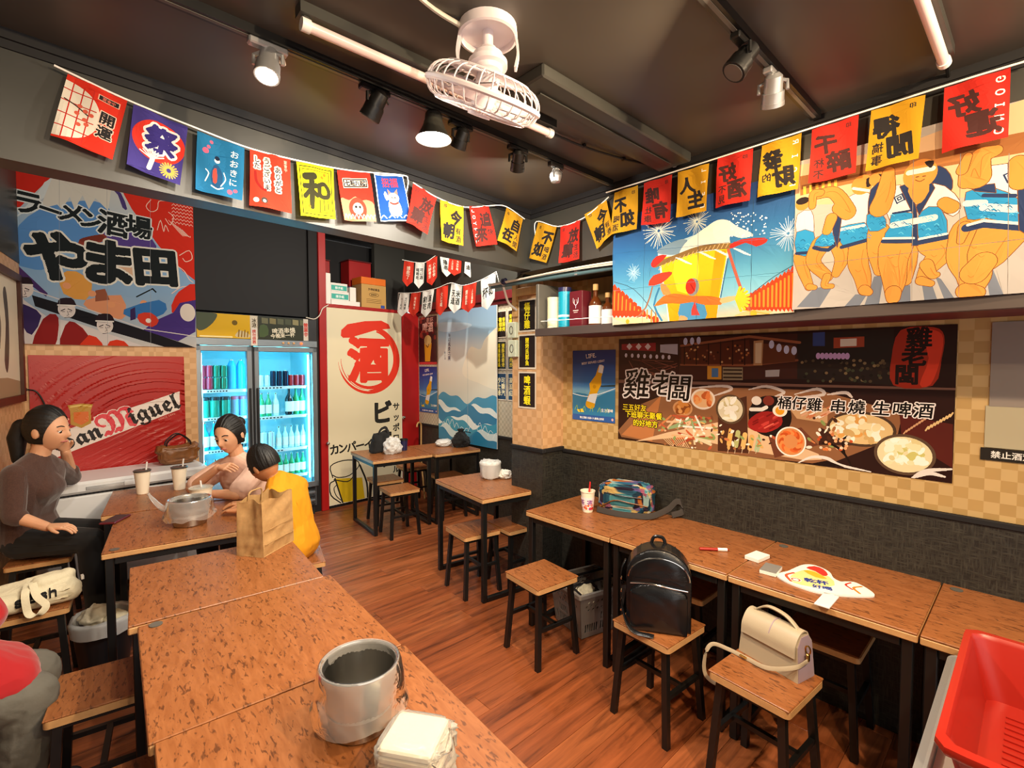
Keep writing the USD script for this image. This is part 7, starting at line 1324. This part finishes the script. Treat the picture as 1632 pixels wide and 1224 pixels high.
def hair_cap(t, J, B, s, front, extra=(), big=1.09, low=-.06):
    hs = J.get('hs', s); h = head_mesh(np.zeros(3), np.eye(3), hs); h.vertices = np.array(h.vertices)*np.array([big+.03, big, big]) + np.array([0, -.010, .008])*hs
    h = as_tm(man(h).refine_to_length(.006*hs)); h.merge_vertices(); v = np.array(h.vertices); tie = np.array([0, -.11, .03])*hs if extra else np.array([0, -.03, .10])*hs; q = (v-tie)/np.linalg.norm(v-tie, axis=1, keepdims=True)
    ang = np.arctan2(q[:, 0], q[:, 2] if extra else q[:, 1]); n = meshkit.fbm(np.c_[np.cos(ang)*11, np.sin(ang)*11, q[:, 1]*1.2 if extra else q[:, 2]*1.2], 3, 3)-.5; h.vertices = v*(1+.075*n)[:, None]
    cut = m3.Manifold.sphere(1.0, 40).scale((.098*hs, .10*hs, .13*hs)).translate((0, front*hs, -.045*hs)); low_ = m3.Manifold.cube((1, 1, 1), True).translate((0, 0, low*hs-.5))
    e = man(h) - cut - low_
    for sx in (-1, 1): e = e - m3.Manifold.sphere(1.0, 20).scale((.02*hs, .022*hs, .034*hs)).translate((sx*.082*hs, -.004*hs, -.022*hs))
    for b in extra: e = e + man(blob([[(np.asarray(p), r) for p, r in bb] for bb in b], .012, 5))
    m = as_tm(e); m.vertices = np.array(m.vertices) @ B.T + np.asarray(J['head']); put('hair', m, 'hair', t, smooth=40)
L3 = lambda p, B, J: p
# --- woman in brown at the left, chin on her hand, elbow on the freezer
J = dict(head=(-.085, 4.285, 1.275), neck=(-.135, 4.31, 1.085), chest=(-.155, 4.32, .925), waist=(-.19, 4.36, .735), hipL=(-.13, 4.43, .575), hipR=(-.215, 4.315, .575), shL=(-.06, 4.44, 1.0), shR=(-.235, 4.195, 1.02), elL=(.02, 4.60, .895), wrL=(-.005, 4.42, 1.105), elR=(-.245, 4.13, .785), wrR=(-.10, 4.035, .71), knL=(.20, 4.20, .575), knR=(.10, 4.02, .585), anL=(.22, 4.18, .085), anR=(.12, 4.0, .085), toe=(.8, -.6, 0), up=(-.05, .03, 1), hs=1.16)
wa, B = person('woman in a brown knit top at the left edge, resting her chin on her hand', J, (.80, -.55, -.06), 'skin', 1.0, [((-.005, 4.42, 1.105), (-.25, -.5, .75), (.1, -.9, -.4), 1.0, 1), ((-.10, 4.035, .71), (.85, -.45, -.05), (-.1, .1, -1), .55, -1)])
put('knit_top', wrinkle(blob(torso(J, 1.0, .014)+arm(J, 'L', 1.0, .013, .62)+arm(J, 'R', 1.0, .013, .56)+[[(np.array(J['chest'])+np.array([.030, -.060, -.025]), .078), (np.array(J['chest'])+np.array([.070, .005, -.025]), .078), (np.array(J['waist'])+np.array([.02, -.01, .05]), .07), (np.array(J['neck'])+np.array([.0, -.0, -.05]), .05)]], .012, 8), .003, 12), 'brown_knit', wa, smooth=True)
put('trousers', blob([[(J['hipL'], .112), (J['hipR'], .112), (J['waist'], .09)]]+leg(J, 'L', 1.0, .016)+leg(J, 'R', 1.0, .016), .025, 6), 'black_cloth', wa, smooth=True); shoes(wa, J, 1.0)
hair_cap(wa, J, B, 1.0, .098, [[[((0, -.115, .03), .035), ((0, -.15, .015), .045)], [((0, -.15, .015), .045), ((.0, -.17, -.06), .05)], [((0, -.17, -.06), .05), ((0, -.165, -.20), .03)]]], 1.10, -.075)
dup(s0, 'dark stool under the woman in the brown top', (-.13, 4.34, 0), D(-8))
# --- woman in pink behind the table
J = dict(head=(.865, 3.93, 1.185), neck=(.925, 3.95, .995), chest=(.955, 3.965, .84), waist=(1.02, 3.98, .665), hipL=(1.095, 3.90, .575), hipR=(1.03, 4.06, .575), shL=(1.01, 3.81, .93), shR=(.855, 4.085, .925), elL=(.845, 3.69, .803), wrL=(.71, 3.88, .795), elR=(.655, 4.10, .803), wrR=(.775, 3.88, .965), knL=(.80, 3.66, .585), knR=(.70, 3.90, .585), anL=(.80, 3.66, .085), anR=(.72, 3.92, .085), toe=(-.8, -.6, 0), up=(-.12, -.04, 1), hs=1.13)
wb_, B = person('woman in a pale pink T-shirt leaning on the table in front of the fridge', J, (-.72, -.68, -.22), 'skin', .96, [((.775, 3.88, .965), (.45, -.75, .15), (.3, .3, -.8), .7, 1), ((.71, 3.88, .795), (-.6, .75, .03), (0, 0, -1), .4, -1)])
put('tshirt', wrinkle(blob(torso(J, .96, .018)+arm(J, 'L', .96, .020, .40)+arm(J, 'R', .96, .020, .40), .012, 8), .004, 13, 2), 'pink_cloth', wb_, smooth=True)
put('trousers', blob([[(J['hipL'], .105), (J['hipR'], .105), (J['waist'], .08)]]+leg(J, 'L', .96, .014)+leg(J, 'R', .96, .014), .025, 6), 'black_cloth', wb_, smooth=True); shoes(wb_, J, .96)
hair_cap(wb_, J, B, .96, .103, [[[((0, -.10, .06), .035), ((0, -.125, .05), .045)]], [[((-.075, .02, .02), .012), ((-.08, -.01, -.05), .018)], [((.075, .02, .02), .012), ((.08, -.01, -.05), .018)]]], 1.08, -.06)
dup(s0, 'stool under the woman in the pale pink T-shirt', (1.06, 3.99, 0), D(-20))
# --- boy in yellow, seen from behind
J = dict(head=(.905, 3.285, 1.065), neck=(.985, 3.245, .945), chest=(1.03, 3.215, .80), waist=(1.055, 3.185, .655), hipL=(1.02, 3.13, .55), hipR=(1.11, 3.21, .55), shL=(.935, 3.15, .885), shR=(1.11, 3.295, .885), elL=(.865, 3.20, .80), wrL=(.78, 3.33, .785), elR=(.98, 3.44, .80), wrR=(.85, 3.50, .785), knL=(.86, 3.34, .535), knR=(.93, 3.44, .535), anL=(.88, 3.36, .20), anR=(.95, 3.46, .20), toe=(-.55, .8, 0), up=(-.35, .25, 1), hs=.98)
by, B = person('boy in a bright yellow T-shirt seen from behind, bending over the table', J, (-.45, .80, -.35), 'skin_tan', .82, [((.78, 3.33, .785), (-.6, .75, .02), (0, 0, -1), .5, -1), ((.85, 3.50, .785), (-.9, .3, .02), (0, 0, -1), .5, 1)])
put('tshirt', wrinkle(blob(torso(J, .82, .028)+arm(J, 'L', .82, .024, .42)+arm(J, 'R', .82, .024, .42), .012, 8), .006, 11, 4), 'yellow_cloth', by, smooth=True)
put('trousers', blob([[(J['hipL'], .092), (J['hipR'], .092), (J['waist'], .06)]]+leg(J, 'L', .82, .012)+leg(J, 'R', .82, .012), .025, 6), 'rust_cloth', by, smooth=True); shoes(by, J, .82)
hair_cap(by, J, B, .82, .118, (), 1.10, -.030)
dup(s0, 'stool under the boy in the yellow T-shirt', (1.065, 3.18, 0), D(-15))
# --- child in red at the lower left, mostly outside the frame
J = dict(head=(-.385, 2.50, 1.22), neck=(-.40, 2.51, 1.03), chest=(-.41, 2.515, .88), waist=(-.415, 2.52, .69), hipL=(-.37, 2.60, .56), hipR=(-.40, 2.44, .56), shL=(-.35, 2.66, .96), shR=(-.43, 2.37, .96), elL=(-.24, 2.66, .74), wrL=(-.34, 2.50, .66), elR=(-.30, 2.33, .74), wrR=(-.37, 2.44, .66), knL=(-.12, 2.60, .50), knR=(-.125, 2.44, .49), anL=(-.15, 2.60, .085), anR=(-.165, 2.44, .085), toe=(.95, -.1, 0))
rd, B = person('person in a red jacket and grey trousers, cut off at the lower left edge', J, (.9, -.3, -.1), 'skin', .92, [((-.34, 2.50, .66), (.3, -.8, -.1), (0, 0, -1), .5, 1), ((-.37, 2.44, .66), (.3, .8, -.1), (0, 0, -1), .5, -1)])
q = np.array(J['waist']); put('jacket', wrinkle(blob(torso(J, .92, .035)+arm(J, 'L', .92, .022, .95)+arm(J, 'R', .92, .022, .95)+[[(J['hipL'], .115), (J['hipR'], .115), ((-.19, 2.57, .56), .085), ((-.18, 2.46, .555), .09), (q, .11)]], .012, 8), .006, 10, 5), 'red_cloth', rd, smooth=True)
put('trousers', wrinkle(blob([[(J['hipL'], .10), (J['hipR'], .10)]]+leg(J, 'L', .92, .026)+leg(J, 'R', .92, .026), .011, 6), .006, 15, 3, (1, 1, 1.3)), 'grey_cloth', rd, smooth=True); shoes(rd, J, .92)
hair_cap(rd, J, B, .92, .1, (), 1.09, -.06)
dup(s0, 'stool under the person in the red jacket', (-.40, 2.52, 0), D(-4))
